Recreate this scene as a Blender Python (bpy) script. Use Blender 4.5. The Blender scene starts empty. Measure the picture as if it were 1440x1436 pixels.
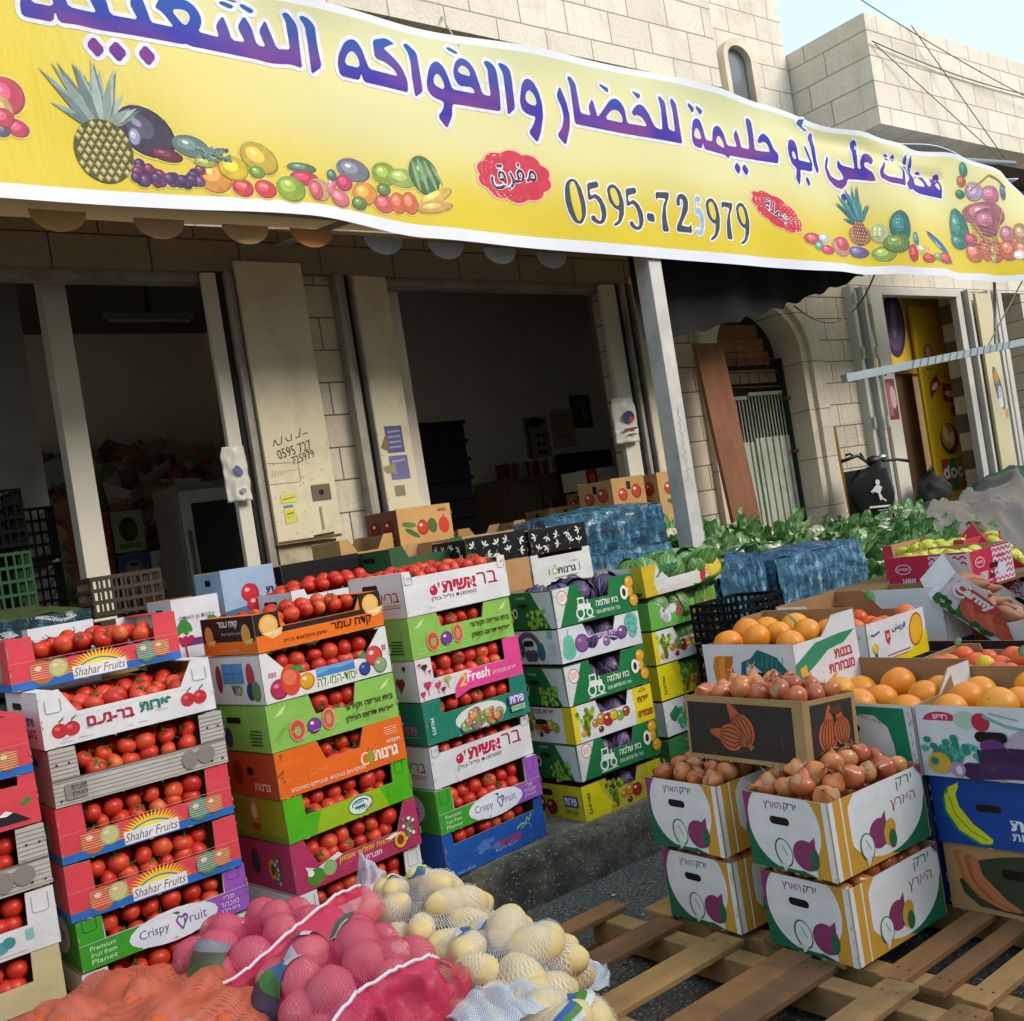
import bpy, bmesh, math, random
from mathutils import Vector, Matrix, Euler, geometry, noise
R = math.radians
S = bpy.context.scene
COL = S.collection
# ------------------------------------------------------------------ camera
YAW, ROLL = R(52.15), R(9.0)
fw = Vector((math.cos(YAW), math.sin(YAW), 0)); rt = Vector((math.sin(YAW), -math.cos(YAW), 0)); up = Vector((0, 0, 1))
cr = rt * math.cos(ROLL) - up * math.sin(ROLL)
cu = rt * math.sin(ROLL) + up * math.cos(ROLL)
cam = bpy.data.cameras.new('camera'); camo = bpy.data.objects.new('camera', cam); COL.objects.link(camo)
M = Matrix((cr, cu, -fw)).transposed().to_4x4(); M.translation = (0, 0, 1.65); camo.matrix_world = M
cam.lens = 36; cam.sensor_width = 36; cam.sensor_fit = 'HORIZONTAL'; cam.shift_y = 23 / 1440
cam.clip_end = 3000; cam.clip_start = .05
S.camera = camo
# ------------------------------------------------------------------ light
SUN_EL, SUN_DIR = R(31), Vector((.42, -.9, 0)).normalized()
W = bpy.data.worlds.new('World'); S.world = W; W.use_nodes = True
nt = W.node_tree; bg = nt.nodes['Background']; sky = nt.nodes.new('ShaderNodeTexSky')
sky.sky_type = 'NISHITA'; sky.sun_disc = False; sky.sun_elevation = SUN_EL
sky.sun_rotation = math.atan2(SUN_DIR.x, SUN_DIR.y); sky.air_density = 1.0; sky.dust_density = 2.6; sky.ozone_density = .15
mxs = nt.nodes.new('ShaderNodeMix'); mxs.data_type = 'RGBA'; mxs.inputs[0].default_value = .62   # thin bright haze over the blue
nt.links.new(sky.outputs[0], mxs.inputs[6]); mxs.inputs[7].default_value = (3.7, 4.85, 5.45, 1); nt.links.new(mxs.outputs[2], bg.inputs[0]); bg.inputs[1].default_value = .15
sl = bpy.data.lights.new('sun', 'SUN'); sl.energy = 1.35; sl.angle = R(26); sl.color = (1, .90, .82)
so = bpy.data.objects.new('sun', sl); COL.objects.link(so)
sd = Vector((SUN_DIR.x * math.cos(SUN_EL), SUN_DIR.y * math.cos(SUN_EL), math.sin(SUN_EL)))
so.rotation_euler = sd.to_track_quat('Z', 'Y').to_euler()
S.view_settings.view_transform = 'Standard'; S.view_settings.look = 'None'; S.view_settings.gamma = 1
S.view_settings.exposure = 0.92
S.cycles.max_bounces = 10; S.cycles.diffuse_bounces = 8; S.cycles.transparent_max_bounces = 12
S.cycles.use_denoising = True

# ------------------------------------------------------------------ materials
def lin(h):
    c = [int(h[i:i + 2], 16) / 255 for i in (0, 2, 4)]
    return tuple(x / 12.92 if x <= .04045 else ((x + .055) / 1.055) ** 2.4 for x in c)
MATS = {}
def new_mat(key):
    m = bpy.data.materials.new(key); m.use_nodes = True
    MATS[key] = m
    return m, m.node_tree, m.node_tree.nodes['Principled BSDF']
def N(t, k, **kw):
    n = t.nodes.new('ShaderNode' + k)
    for a, b in kw.items(): setattr(n, a, b)
    return n
def mixc(t, fac, a, b, mode='MIX'):
    n = N(t, 'Mix', data_type='RGBA', blend_type=mode)
    for i, v in ((0, fac), (6, a), (7, b)):
        if hasattr(v, 'links'): t.links.new(v, n.inputs[i])
        else: n.inputs[i].default_value = (*v, 1) if isinstance(v, tuple) else v
    return n.outputs[2]
def noise_out(t, scale, detail=3, rough=.55, vec='Object', stretch=None):
    tc = N(t, 'TexCoord'); o = tc.outputs[vec]
    if stretch:
        mp = N(t, 'Mapping'); mp.inputs['Scale'].default_value = stretch; t.links.new(o, mp.inputs[0]); o = mp.outputs[0]
    n = N(t, 'TexNoise'); n.inputs['Scale'].default_value = scale; n.inputs['Detail'].default_value = detail
    n.inputs['Roughness'].default_value = rough; t.links.new(o, n.inputs[0]); return n.outputs[0]
def ramp(t, src, stops):
    r = N(t, 'ValToRGB'); e = r.color_ramp.elements
    while len(e) < len(stops): e.new(.5)
    for el, (p, c) in zip(e, stops):
        el.position = p; el.color = (*c, 1) if isinstance(c, tuple) else (c, c, c, 1)
    t.links.new(src, r.inputs[0]); return r.outputs[0]
def bump(t, b, src, strength=.3, dist=.01):
    n = N(t, 'Bump'); n.inputs['Strength'].default_value = strength; n.inputs['Distance'].default_value = dist
    t.links.new(src, n.inputs['Height']); t.links.new(n.outputs[0], b.inputs['Normal'])
def mat(h, rough=.62, var=.14, scale=9, bmp=0, bscale=60, metal=0, dirt=None, stretch=None, spec=.4, coat=0):
    key = f'{h}_{rough}_{var}_{scale}_{bmp}_{bscale}_{metal}_{dirt}_{stretch}_{coat}'
    if key in MATS: return MATS[key]
    m, t, b = new_mat(key); c = lin(h)
    o = noise_out(t, scale, 4, .6, stretch=stretch)
    f = ramp(t, o, [(.3, 1 - var), (.7, 1.0)])
    out = mixc(t, 1.0, c, f, 'MULTIPLY')
    if dirt:
        f2 = ramp(t, noise_out(t, 2.3, 6, .7), [(.48, 0.), (.72, 1.)])
        out = mixc(t, f2, out, lin(dirt))
    t.links.new(out, b.inputs['Base Color'])
    b.inputs['Roughness'].default_value = rough; b.inputs['Metallic'].default_value = metal
    b.inputs['Specular IOR Level'].default_value = spec; b.inputs['Coat Weight'].default_value = coat
    if bmp: bump(t, b, noise_out(t, bscale, 4, .6, stretch=stretch), bmp, .004)
    return m
def card(h):                                        # printed corrugated board: slightly bowed, faintly soiled
    key = 'card_' + h
    if key in MATS: return MATS[key]
    m, t, b = new_mat(key); c = lin(h)
    out = mixc(t, 1., c, ramp(t, noise_out(t, 5, 5, .65), [(.3, .84), (.62, 1.)]), 'MULTIPLY')
    out = mixc(t, ramp(t, noise_out(t, 13, 6, .75), [(.60, 0.), (.80, .38)]), out, lin('8c7c66'))
    t.links.new(out, b.inputs['Base Color']); b.inputs['Roughness'].default_value = .5; b.inputs['Specular IOR Level'].default_value = .2
    bump(t, b, noise_out(t, 6, 3, .5), .35, .03); return m
def brick(key, c1, c2, mortar, bw, rh, msize=.006, plane='xz', bstr=.5, off=.5, grad=None):
    if key in MATS: return MATS[key]
    m, t, b = new_mat(key)
    tc = N(t, 'TexCoord'); sp = N(t, 'SeparateXYZ'); cb = N(t, 'CombineXYZ'); t.links.new(tc.outputs['Object'], sp.inputs[0])
    a = {'x': 0, 'y': 1, 'z': 2}
    t.links.new(sp.outputs[a[plane[0]]], cb.inputs[0]); t.links.new(sp.outputs[a[plane[1]]], cb.inputs[1])
    br = N(t, 'TexBrick'); t.links.new(cb.outputs[0], br.inputs[0]); br.offset = off
    br.inputs['Color1'].default_value = (*lin(c1), 1); br.inputs['Color2'].default_value = (*lin(c2), 1)
    br.inputs['Mortar'].default_value = (*lin(mortar), 1); br.inputs['Scale'].default_value = 1
    br.inputs['Mortar Size'].default_value = msize; br.inputs['Brick Width'].default_value = bw; br.inputs['Row Height'].default_value = rh
    br.inputs['Mortar Smooth'].default_value = .3
    n1 = noise_out(t, 45, 5, .7); n2 = noise_out(t, 2.2, 5, .65)
    col = mixc(t, 1., br.outputs[0], ramp(t, n1, [(.35, .86), (.62, 1.)]), 'MULTIPLY')
    col = mixc(t, ramp(t, n2, [(.5, 0.), (.75, .45)]), col, lin('a89a84'))
    st = noise_out(t, 5, 4, .6, stretch=(3, 3, .25))
    col = mixc(t, ramp(t, st, [(.58, 0.), (.76, .3)]), col, lin('7f7668'))
    t.links.new(col, b.inputs['Base Color']); b.inputs['Roughness'].default_value = .85; b.inputs['Specular IOR Level'].default_value = .2
    mx = N(t, 'Math', operation='MULTIPLY_ADD'); t.links.new(br.outputs['Fac'], mx.inputs[0]); mx.inputs[1].default_value = -1.5; t.links.new(n1, mx.inputs[2])
    bump(t, b, mx.outputs[0], bstr, .012)
    return m

# ------------------------------------------------------------------ mesh builder
class MB:
    def __init__(s): s.v = []; s.f = []; s.m = []; s.mats = []; s.uv = {}
    def mi(s, m):
        if m not in s.mats: s.mats.append(m)
        return s.mats.index(m)
    def add(s, vs, fs, m, uvs=None):
        o = len(s.v); s.v += [tuple(v) for v in vs]; k = s.mi(m)
        for i, f in enumerate(fs):
            if uvs: s.uv[len(s.f)] = [uvs[j] for j in f]
            s.f.append(tuple(j + o for j in f)); s.m.append(k)
    def box(s, a, b, m, X=None):
        x0, y0, z0 = a; x1, y1, z1 = b
        vs = [Vector(p) for p in ((x0, y0, z0), (x1, y0, z0), (x1, y1, z0), (x0, y1, z0), (x0, y0, z1), (x1, y0, z1), (x1, y1, z1), (x0, y1, z1))]
        if X: vs = [X @ v for v in vs]
        s.add(vs, [(0, 3, 2, 1), (4, 5, 6, 7), (0, 1, 5, 4), (1, 2, 6, 5), (2, 3, 7, 6), (3, 0, 4, 7)], m)
    def prism(s, poly, O, U, V, Nn, th, m, mback=None, medge=None):
        O, U, V, Nn = Vector(O), Vector(U), Vector(V), Vector(Nn)
        if sum(poly[i - 1][0] * poly[i][1] - poly[i][0] * poly[i - 1][1] for i in range(len(poly))) < 0: poly = poly[::-1]
        n = len(poly); fr = [O + U * p[0] + V * p[1] for p in poly]; bk = [p - Nn * th for p in fr]
        tris = geometry.tessellate_polygon([[Vector((p[0], p[1], 0)) for p in poly]])
        def orient(t):
            a, b, c = (poly[i] for i in t)
            return t if (b[0] - a[0]) * (c[1] - a[1]) - (b[1] - a[1]) * (c[0] - a[0]) > 0 else t[::-1]
        tris = [orient(tuple(t)) for t in tris]
        s.add(fr, tris, m); s.add(bk, [t[::-1] for t in tris], mback or m)
        s.add(fr + bk, [(i, i + n, (i + 1) % n + n, (i + 1) % n) for i in range(n)], medge or m)
    def tube(s, path, r, m, n=8, cap=True):
        path = [Vector(p) for p in path]; rings = []
        up0 = Vector((.13, .21, 1)).normalized()
        for i, p in enumerate(path):
            d = (path[min(i + 1, len(path) - 1)] - path[max(i - 1, 0)]).normalized()
            a = d.cross(up0); a = a.normalized() if a.length > 1e-4 else Vector((1, 0, 0)); b = d.cross(a)
            rr = r[i] if isinstance(r, (list, tuple)) else r
            rings.append([p + (a * math.cos(2 * math.pi * k / n) + b * math.sin(2 * math.pi * k / n)) * rr for k in range(n)])
        vs = [v for q in rings for v in q]; fs = []
        for i in range(len(path) - 1):
            for k in range(n): fs.append((i * n + k, (i + 1) * n + k, (i + 1) * n + (k + 1) % n, i * n + (k + 1) % n))
        if cap: fs += [tuple(range(n)), tuple(reversed(range((len(path) - 1) * n, len(path) * n)))]
        s.add(vs, fs, m)
    def ball(s, c, r, m, nu=14, nv=9, X=None, fn=None):
        c = Vector(c); rx, ry, rz = (r, r, r) if not isinstance(r, (tuple, list)) else r
        vs = []
        for j in range(nv + 1):
            th = math.pi * j / nv
            for i in range(nu):
                ph = 2 * math.pi * i / nu
                d = Vector((math.sin(th) * math.cos(ph), math.sin(th) * math.sin(ph), math.cos(th)))
                if fn: d = fn(d)
                v = Vector((d.x * rx, d.y * ry, d.z * rz))
                if X: v = X @ v
                vs.append(c + v)
        fs = []
        for j in range(nv):
            for i in range(nu):
                a, b, cc, dd = j * nu + i, (j + 1) * nu + i, (j + 1) * nu + (i + 1) % nu, j * nu + (i + 1) % nu
                if j == 0: fs.append((a, b, cc))
                elif j == nv - 1: fs.append((a, b, dd))
                else: fs.append((a, b, cc, dd))
        s.add(vs, fs, m)
    def grid(s, fn, nu, nv, m, thick=0):
        vs = [fn(i / nu, j / nv) for j in range(nv + 1) for i in range(nu + 1)]
        fs = [(j * (nu + 1) + i, j * (nu + 1) + i + 1, (j + 1) * (nu + 1) + i + 1, (j + 1) * (nu + 1) + i) for j in range(nv) for i in range(nu)]
        us = [(i / nu, j / nv) for j in range(nv + 1) for i in range(nu + 1)]
        s.add(vs, fs, m, us)
    def mesh(s, name, smooth=False):
        me = bpy.data.meshes.new(name); me.from_pydata(s.v, [], s.f)
        for m in s.mats: me.materials.append(m)
        me.polygons.foreach_set('material_index', s.m)
        if s.uv:
            ul = me.uv_layers.new(name='UVMap')
            for p in me.polygons:
                if p.index in s.uv:
                    for li, u in zip(p.loop_indices, s.uv[p.index]): ul.data[li].uv = u
        if smooth: me.polygons.foreach_set('use_smooth', [True] * len(me.polygons))
        me.update(); return me
    def build(s, name, parent=None, smooth=False, bevel=0, solid=0, subd=0):
        o = bpy.data.objects.new(name, s.mesh(name, smooth)); COL.objects.link(o); o.parent = parent
        if subd: q = o.modifiers.new('s', 'SUBSURF'); q.levels = q.render_levels = subd
        if solid: q = o.modifiers.new('t', 'SOLIDIFY'); q.thickness = solid
        if bevel: q = o.modifiers.new('b', 'BEVEL'); q.width = bevel; q.segments = 2; q.limit_method = 'ANGLE'
        return o
def empty(name, loc=(0, 0, 0), rz=0, rot=None):
    o = bpy.data.objects.new(name, None); COL.objects.link(o); o.location = loc
    o.rotation_euler = rot if rot else (0, 0, rz); o.empty_display_size = .1; return o
def tag(o, label, cat, group=None):
    o['label'] = label; o['category'] = cat
    if group: o['group'] = group
    return o
def struct(o, kind='structure', label=None):
    o['kind'] = kind
    if label: o['label'] = label
    return o
def put(me, name, loc, rot=(0, 0, 0), sc=1, parent=None):
    o = bpy.data.objects.new(name, me); COL.objects.link(o); o.location = loc; o.rotation_euler = rot
    o.scale = (sc, sc, sc) if not isinstance(sc, tuple) else sc; o.parent = parent; return o

# ------------------------------------------------------------------ flat printing (polygons and lettering in a face's own metres)
TXT = {}
def text_geo(sx, bold):
    k = (sx, bold)
    if k not in TXT:
        c = bpy.data.curves.new('lettering', 'FONT'); c.body = sx; c.resolution_u = 2; c.offset = bold
        o = bpy.data.objects.new('lettering', c); COL.objects.link(o)
        dg = bpy.context.evaluated_depsgraph_get(); me = bpy.data.meshes.new_from_object(o.evaluated_get(dg))
        vs = [(v.co.x, v.co.y) for v in me.vertices]; fs = [tuple(p.vertices) for p in me.polygons]
        bpy.data.objects.remove(o); bpy.data.curves.remove(c); bpy.data.meshes.remove(me)
        xs = [v[0] for v in vs]; ys = [v[1] for v in vs]
        TXT[k] = (vs, fs, min(xs), max(xs), min(ys), max(ys))
    return TXT[k]
def circ(u, v, ru, rv, rot=0, n=20, a0=0, a1=360):
    c, s = math.cos(R(rot)), math.sin(R(rot)); out = []
    full = a1 - a0 >= 360
    for i in range(n if full else n + 1):
        a = R(a0 + (a1 - a0) * i / n); x, y = ru * math.cos(a), rv * math.sin(a); out.append((u + x * c - y * s, v + x * s + y * c))
    return out
class Canvas:
    def __init__(s): s.items = []; s.layer = 0
    def poly(s, pts, h, keep=False):
        if not keep: s.layer += 1
        tr = geometry.tessellate_polygon([[Vector((p[0], p[1], 0)) for p in pts]])
        s.items.append((s.layer, list(pts), [tuple(t) for t in tr], h))
    def rect(s, a, b, c, d, h): s.poly([(a, b), (c, b), (c, d), (a, d)], h)
    def ell(s, u, v, ru, rv, h, rot=0, n=20, keep=False): s.poly(circ(u, v, ru, rv, rot, n), h, keep)
    def line(s, pts, w, h):
        s.layer += 1
        for (x0, y0), (x1, y1) in zip(pts, pts[1:]):
            d = math.hypot(x1 - x0, y1 - y0) or 1; nx, ny = -(y1 - y0) / d * w / 2, (x1 - x0) / d * w / 2
            s.poly([(x0 + nx, y0 + ny), (x0 - nx, y0 - ny), (x1 - nx, y1 - ny), (x1 + nx, y1 + ny)], h, True)
    def text(s, tx, u, v, w, ht, h, rot=0, bold=0.0, shear=0.0, heb=True):
        if heb: tx = tx[::-1]
        vs, fs, x0, x1, y0, y1 = text_geo(tx, bold); s.layer += 1
        c, sn = math.cos(R(rot)), math.sin(R(rot)); out = []
        for x, y in vs:
            a = ((x - x0) / (x1 - x0) - .5) * w; b = ((y - y0) / (y1 - y0) - .5) * ht; a += shear * b
            out.append((u + a * c - b * sn, v + a * sn + b * c))
        s.items.append((s.layer, out, fs, h))
    def emit(s, mb, O, U, V, Nn, base=.0012, step=.00014, mfn=None):
        O, U, V, Nn = Vector(O), Vector(U), Vector(V), Vector(Nn); want = U.cross(V).dot(Nn) > 0
        for ly, pts, fs, h in s.items:
            vs = [O + U * p[0] + V * p[1] + Nn * (base + step * ly) for p in pts]; ff = []
            for f in fs:
                a, b, c = pts[f[0]], pts[f[1]], pts[f[2]]
                ccw = (b[0] - a[0]) * (c[1] - a[1]) - (b[1] - a[1]) * (c[0] - a[0]) > 0
                ff.append(f if ccw == want else f[::-1])
            mb.add(vs, ff, (mfn or card)(h))
rnd = random.Random(11)
# ------------------------------------------------------------------ ground
def asphalt():
    m, t, b = new_mat('asphalt'); n = noise_out(t, 38, 3, .6); v = N(t, 'TexVoronoi'); tc = N(t, 'TexCoord'); v.inputs['Scale'].default_value = 42
    t.links.new(tc.outputs['Object'], v.inputs[0])
    c = ramp(t, n, [(.3, lin('3c3b3a')), (.7, lin('5e5c57'))])
    sp = ramp(t, noise_out(t, 58, 2, .5, stretch=(1, 2.2, 1)), [(.57, 0.), (.62, 1.)])
    c = mixc(t, sp, c, lin('a09a90')); c = mixc(t, ramp(t, noise_out(t, 1.7, 4, .6), [(.4, 0.), (.7, .55)]), c, lin('302f2d'))
    t.links.new(c, b.inputs['Base Color']); b.inputs['Roughness'].default_value = .8; bump(t, b, v.outputs[0], .5, .008); return m
def concrete(key, a, bb, dark):
    m, t, b = new_mat(key); c = ramp(t, noise_out(t, 26, 5, .7), [(.3, lin(a)), (.68, lin(bb))])
    c = mixc(t, ramp(t, noise_out(t, 2.6, 6, .7), [(.42, 0.), (.62, .85)]), c, lin(dark))
    c = mixc(t, ramp(t, noise_out(t, 90, 2, .5), [(.63, 0.), (.68, .8)]), c, lin('a8a294'))
    t.links.new(c, b.inputs['Base Color']); b.inputs['Roughness'].default_value = .9; bump(t, b, noise_out(t, 48, 5, .7), .8, .012); return m
ASPH = asphalt(); CONC = concrete('worn_concrete', '6e6a60', '928c7e', '3c3934')
g = MB(); g.add([(-400, -400, 0), (400, -400, 0), (400, 400, 0), (-400, 400, 0)], [(0, 1, 2, 3)], ASPH)
struct(g.build('ground'), label='dark worn asphalt street with pale stone chips')
g = MB()
def curb(u, v):                                    # rough front edge of the concrete step
    x = -4 + u * 18; pro = [(3.60, -.02), (3.615, .05), (3.63, .12), (3.645, .19), (3.675, .218), (3.74, .222), (4.4, .222), (5.86, .222)]
    k = v * (len(pro) - 1); i = min(int(k), len(pro) - 2); f = k - i
    y = pro[i][0] * (1 - f) + pro[i + 1][0] * f; z = pro[i][1] * (1 - f) + pro[i + 1][1] * f
    nn = noise.noise((x * 5, y * 7, z * 9)); n2 = noise.noise((x * 1.3, 4, z * 3))
    if 0 < k < 5.5: y += nn * .016 + n2 * .02; z -= abs(nn) * .012 if k > 2.5 else 0
    return (x, y, z)
g.grid(lambda u, v: curb(u, v * .66), 420, 16, concrete('kerb_grime', '4e4a40', '77715f', '211f1b')); g.grid(lambda u, v: curb(u, .66 + v * .34), 420, 8, CONC)
struct(g.build('pavement', smooth=True), label='raised concrete pavement with a rough stained kerb edge')

# unseen building added across the street to keep the stalls in open shade
B0 = tag(empty('added_shade_building', (4, -12, 0)), 'unseen pale stone building added across the street to shade the stalls', 'building')
g = MB(); g.box((-40, -6, 0), (40, 0, 8.6), mat('e2d8c4', .85, .2, 2)); ob_ = g.build('wall', B0); ob_.location = (0, 2.6, 0)
for k in range(9):
    g = MB(); g.box((-34 + k * 8, 2.6, 1.0), (-31 + k * 8, 2.63, 3.6), mat('6a6258', .6)); g.build('shutter_door', B0)
    g = MB(); g.box((-34 + k * 8, 2.6, 6.0), (-32 + k * 8, 2.63, 7.8), mat('2a3034', .2)); g.build('window', B0)
# ------------------------------------------------------------------ main building
STONE = brick('limestone', 'ddd3be', 'cfc4af', '6f675b', .5, .212, .006)
STONE_UP = brick('limestone_upper', 'e6dfd0', 'd8d0c0', 'a0978a', .42, .235, .006)
STONE_Y = brick('limestone_side', 'e2dbcf', 'd6cfc2', '9c9488', .42, .235, .006, plane='yz')
LINTEL = brick('lintel_stone', '8d8374', '857b6c', '4a443c', .55, .26, .006)
CREAM = mat('dacfae', .5, .14, 3, dirt='bcae8c'); CREAMD = mat('c2b696', .55, .15, 4, dirt='7d6f55')
STEEL = mat('a39d90', .45, .2, 6, dirt='6d6455'); DARK = mat('1d1b1a', .8); WHITEP = mat('d2ccba', .6, .1, 3)
TRIM = mat('d9cfba', .8, .15, 4, bmp=.3, bscale=40, dirt='b3a68c')
B1 = tag(empty('shop_building', (0, 5.85, 0)), 'pale limestone building with two wide open shopfronts and an arched doorway', 'building')
def loc(o, p=None):                                # parts are written in world metres and hung under the thing's base
    p = p or B1; o.parent = p; o.matrix_parent_inverse = Matrix.Translation(p.location).inverted(); return o
w = MB()
w.box((-3, 5.85, 3.72), (6.9, 6.15, 7.6), STONE_UP)
w.box((-3, 5.85, .2), (-1.3, 6.15, 3.45), STONE)
w.box((2.62, 5.85, .2), (3.74, 6.15, 3.45), STONE); w.box((5.98, 5.85, .2), (7.04, 6.15, 3.45), STONE)
w.box((6.9, 5.85, 3.45), (8.8, 6.15, 7.6), STONE_UP); w.box((8.3, 5.85, .2), (8.8, 6.15, 3.45), STONE)
arc = [(8.3, 2.85)] + [(7.67 + .63 * math.cos(R(a)), 2.85 + .5 * math.sin(R(a))) for a in range(10, 180, 10)] + [(7.04, 2.85)]
w.prism(arc + [(7.04, 3.45), (8.3, 3.45)], (0, 5.85, 0), (1, 0, 0), (0, 0, 1), (0, -1, 0), .3, STONE)
loc(w.build('wall'))
w = MB(); w.box((-3, 5.80, 3.45), (6.9, 6.15, 3.72), LINTEL); loc(w.build('lintel'))
# upper stone balcony
w = MB(); w.box((-3, 5.0, 4.79), (6.62, 5.22, 7.6), STONE_UP); w.box((6.40, 5.22, 4.79), (6.618, 5.85, 7.6), STONE_Y); loc(w.build('balcony_wall'))
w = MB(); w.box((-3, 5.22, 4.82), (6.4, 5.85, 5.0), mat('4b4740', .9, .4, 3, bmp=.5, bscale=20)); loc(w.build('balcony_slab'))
# window above the arch
wf = MB(); wf.box((7.74, 5.77, 4.6), (7.80, 5.85, 5.58), TRIM); wf.box((8.13, 5.77, 4.6), (8.22, 5.85, 5.58), TRIM)
ao = [(7.74, 5.58)] + [(7.98 + .24 * math.cos(R(a)), 5.58 + .2 * math.sin(R(a))) for a in range(170, 0, -10)] + [(8.22, 5.58)]
ai = [(8.13, 5.58)] + [(7.965 + .165 * math.cos(R(a)), 5.58 + .13 * math.sin(R(a))) for a in range(10, 180, 10)] + [(7.80, 5.58)]
wf.prism(ao + ai, (0, 5.77, 0), (1, 0, 0), (0, 0, 1), (0, -1, 0), .08, TRIM); win = loc(wf.build('window'))
wp = MB(); wp.box((7.8, 5.838, 4.6), (8.13, 5.847, 5.7), mat('6a7076', .15, .1, 3)); pane = wp.build('pane'); pane.parent = win
# arched doorway surround: two stepped mouldings
for nm, ro, ri, yo in (('arch_moulding', .87, .70, 5.79), ('arch_reveal', .70, .60, 5.83)):
    a = MB(); rr = lambda r, s: [(7.67 + r * math.cos(R(t)), 2.85 + r * .80 * math.sin(R(t))) for t in s]
    po = [(7.67 + ro, .3)] + rr(ro, range(0, 181, 9)) + [(7.67 - ro, .3)]; pi = [(7.67 - ri, .3)] + rr(ri, range(180, -1, -9)) + [(7.67 + ri, .3)]
    a.prism(po + pi, (0, yo, 0), (1, 0, 0), (0, 0, 1), (0, -1, 0), 5.85 - yo if nm[5] == 'm' else .3, brick('arch_stone', 'dfd6c4', 'd4cab6', '9b9180', 3, .46, .006)); o = loc(a.build(nm, bevel=.012))
# metal double door
gr = mat('b9bfae', .45, .15, 8, dirt='8c8c7c'); rust = mat('7a4a2c', .8, .3, 12)
def leaf(x0, x1, nb, top):
    d = MB(); wd = (x1 - x0) / nb
    for i in range(nb): d.box((x0 + i * wd, 6.09 - .012 * (i % 2), .5), (x0 + (i + .8) * wd, 6.12, top - .42), gr)
    d.box((x0, 6.115, .5), (x1, 6.13, top - .42), gr)
    for i in range(nb + 1): d.tube([(x0 + i * wd * .98, 6.1, top - .42), (x0 + i * wd * .98, 6.1, top)], .008, gr, 6)
    d.box((x0, 6.085, top - .02), (x1, 6.115, top + .012), gr); return loc(d.build('metal_door'))
dr = leaf(7.74, 8.24, 10, 2.53); leaf(7.3, 7.70, 8, 2.5)
h = MB(); h.box((7.78, 6.04, 1.74), (7.82, 6.09, 1.86), mat('a8863c', .35, metal=1)); h.tube([(7.8, 6.03, 1.8), (7.88, 6.02, 1.79)], .012, mat('a8863c', .35, metal=1)); h.tube([(7.8, 6.03, 1.76), (7.84, 6.01, 1.66)], .01, mat('8a7038', .4, metal=1))
o = h.build('handle'); o.parent = dr; o.matrix_parent_inverse = Matrix.Translation((0, 5.85, 0)).inverted()
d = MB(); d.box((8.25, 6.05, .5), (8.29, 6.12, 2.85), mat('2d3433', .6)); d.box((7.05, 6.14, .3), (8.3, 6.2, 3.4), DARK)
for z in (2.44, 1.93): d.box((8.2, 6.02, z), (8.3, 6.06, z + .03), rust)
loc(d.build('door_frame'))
t_ = MB()                                          # boards and rusty grille closing the arch
wd = mat('8a5c38', .8, .3, 5, stretch=(1, 1, 12), dirt='5c3c24')
for i, z in enumerate((2.63, 2.80, 2.93, 3.06)): t_.box((7.12, 6.10, z), (8.2 - .06 * i, 6.12, z + .125), wd if i else mat('9a8a72', .85, .3, 4))
for i in range(6): t_.tube([(7.35 + i * .14, 6.07, 2.58), (7.33 + i * .14, 6.07, 2.88)], .005, rust, 5)
for z in (2.6, 2.74, 2.87): t_.tube([(7.2, 6.07, z), (8.2, 6.07, z - .02)], .008, rust, 5)
loc(t_.build('arch_grille'))
# shopfront jambs, rails and shutters
def rails(xs, y=5.80):
    r = MB()
    for x, wd_, m, dy in xs: r.box((x, y - dy, .4), (x + wd_, y + .045, 3.44), m)
    return loc(r.build('steel_jamb', bevel=.004))
rails([(2.49, .085, WHITEP, -.0), (2.582, .03, DARK, .0), (2.62, .028, STEEL, .04), (2.655, .022, STEEL, .02)])
rails([(3.36, .035, STEEL, .05), (3.40, .04, STEEL, .02), (3.445, .03, DARK, .0), (3.475, .012, STEEL, .06)])
rails([(5.76, .16, WHITEP, .0), (5.925, .03, DARK, .0), (5.958, .035, STEEL, .04), (6.0, .04, DARK, .01), (6.045, .02, STEEL, .05)])
r = MB(); r.box((-1.3, 5.86, 3.40), (2.49, 5.96, 3.46), STEEL); r.box((3.8, 5.86, 3.40), (5.76, 5.96, 3.47), STEEL); loc(r.build('head_rail'))
def shutter(x0, x1, y, z0, z1, rz=0, deco=None):
    s = MB(); s.prism([(0, 0), (x1 - x0, 0), (x1 - x0, z1 - z0), (0, z1 - z0)], (0, 0, 0), (1, 0, 0), (0, 0, 1), (0, -1, 0), .035, CREAM)
    if deco: c = Canvas(); deco(c); c.emit(s, (0, 0, 0), (1, 0, 0), (0, 0, 1), (0, -1, 0))
    o = s.build('shutter_door'); o.location = (x0, y, z0); o.rotation_euler.z = rz; return loc(o)
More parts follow.
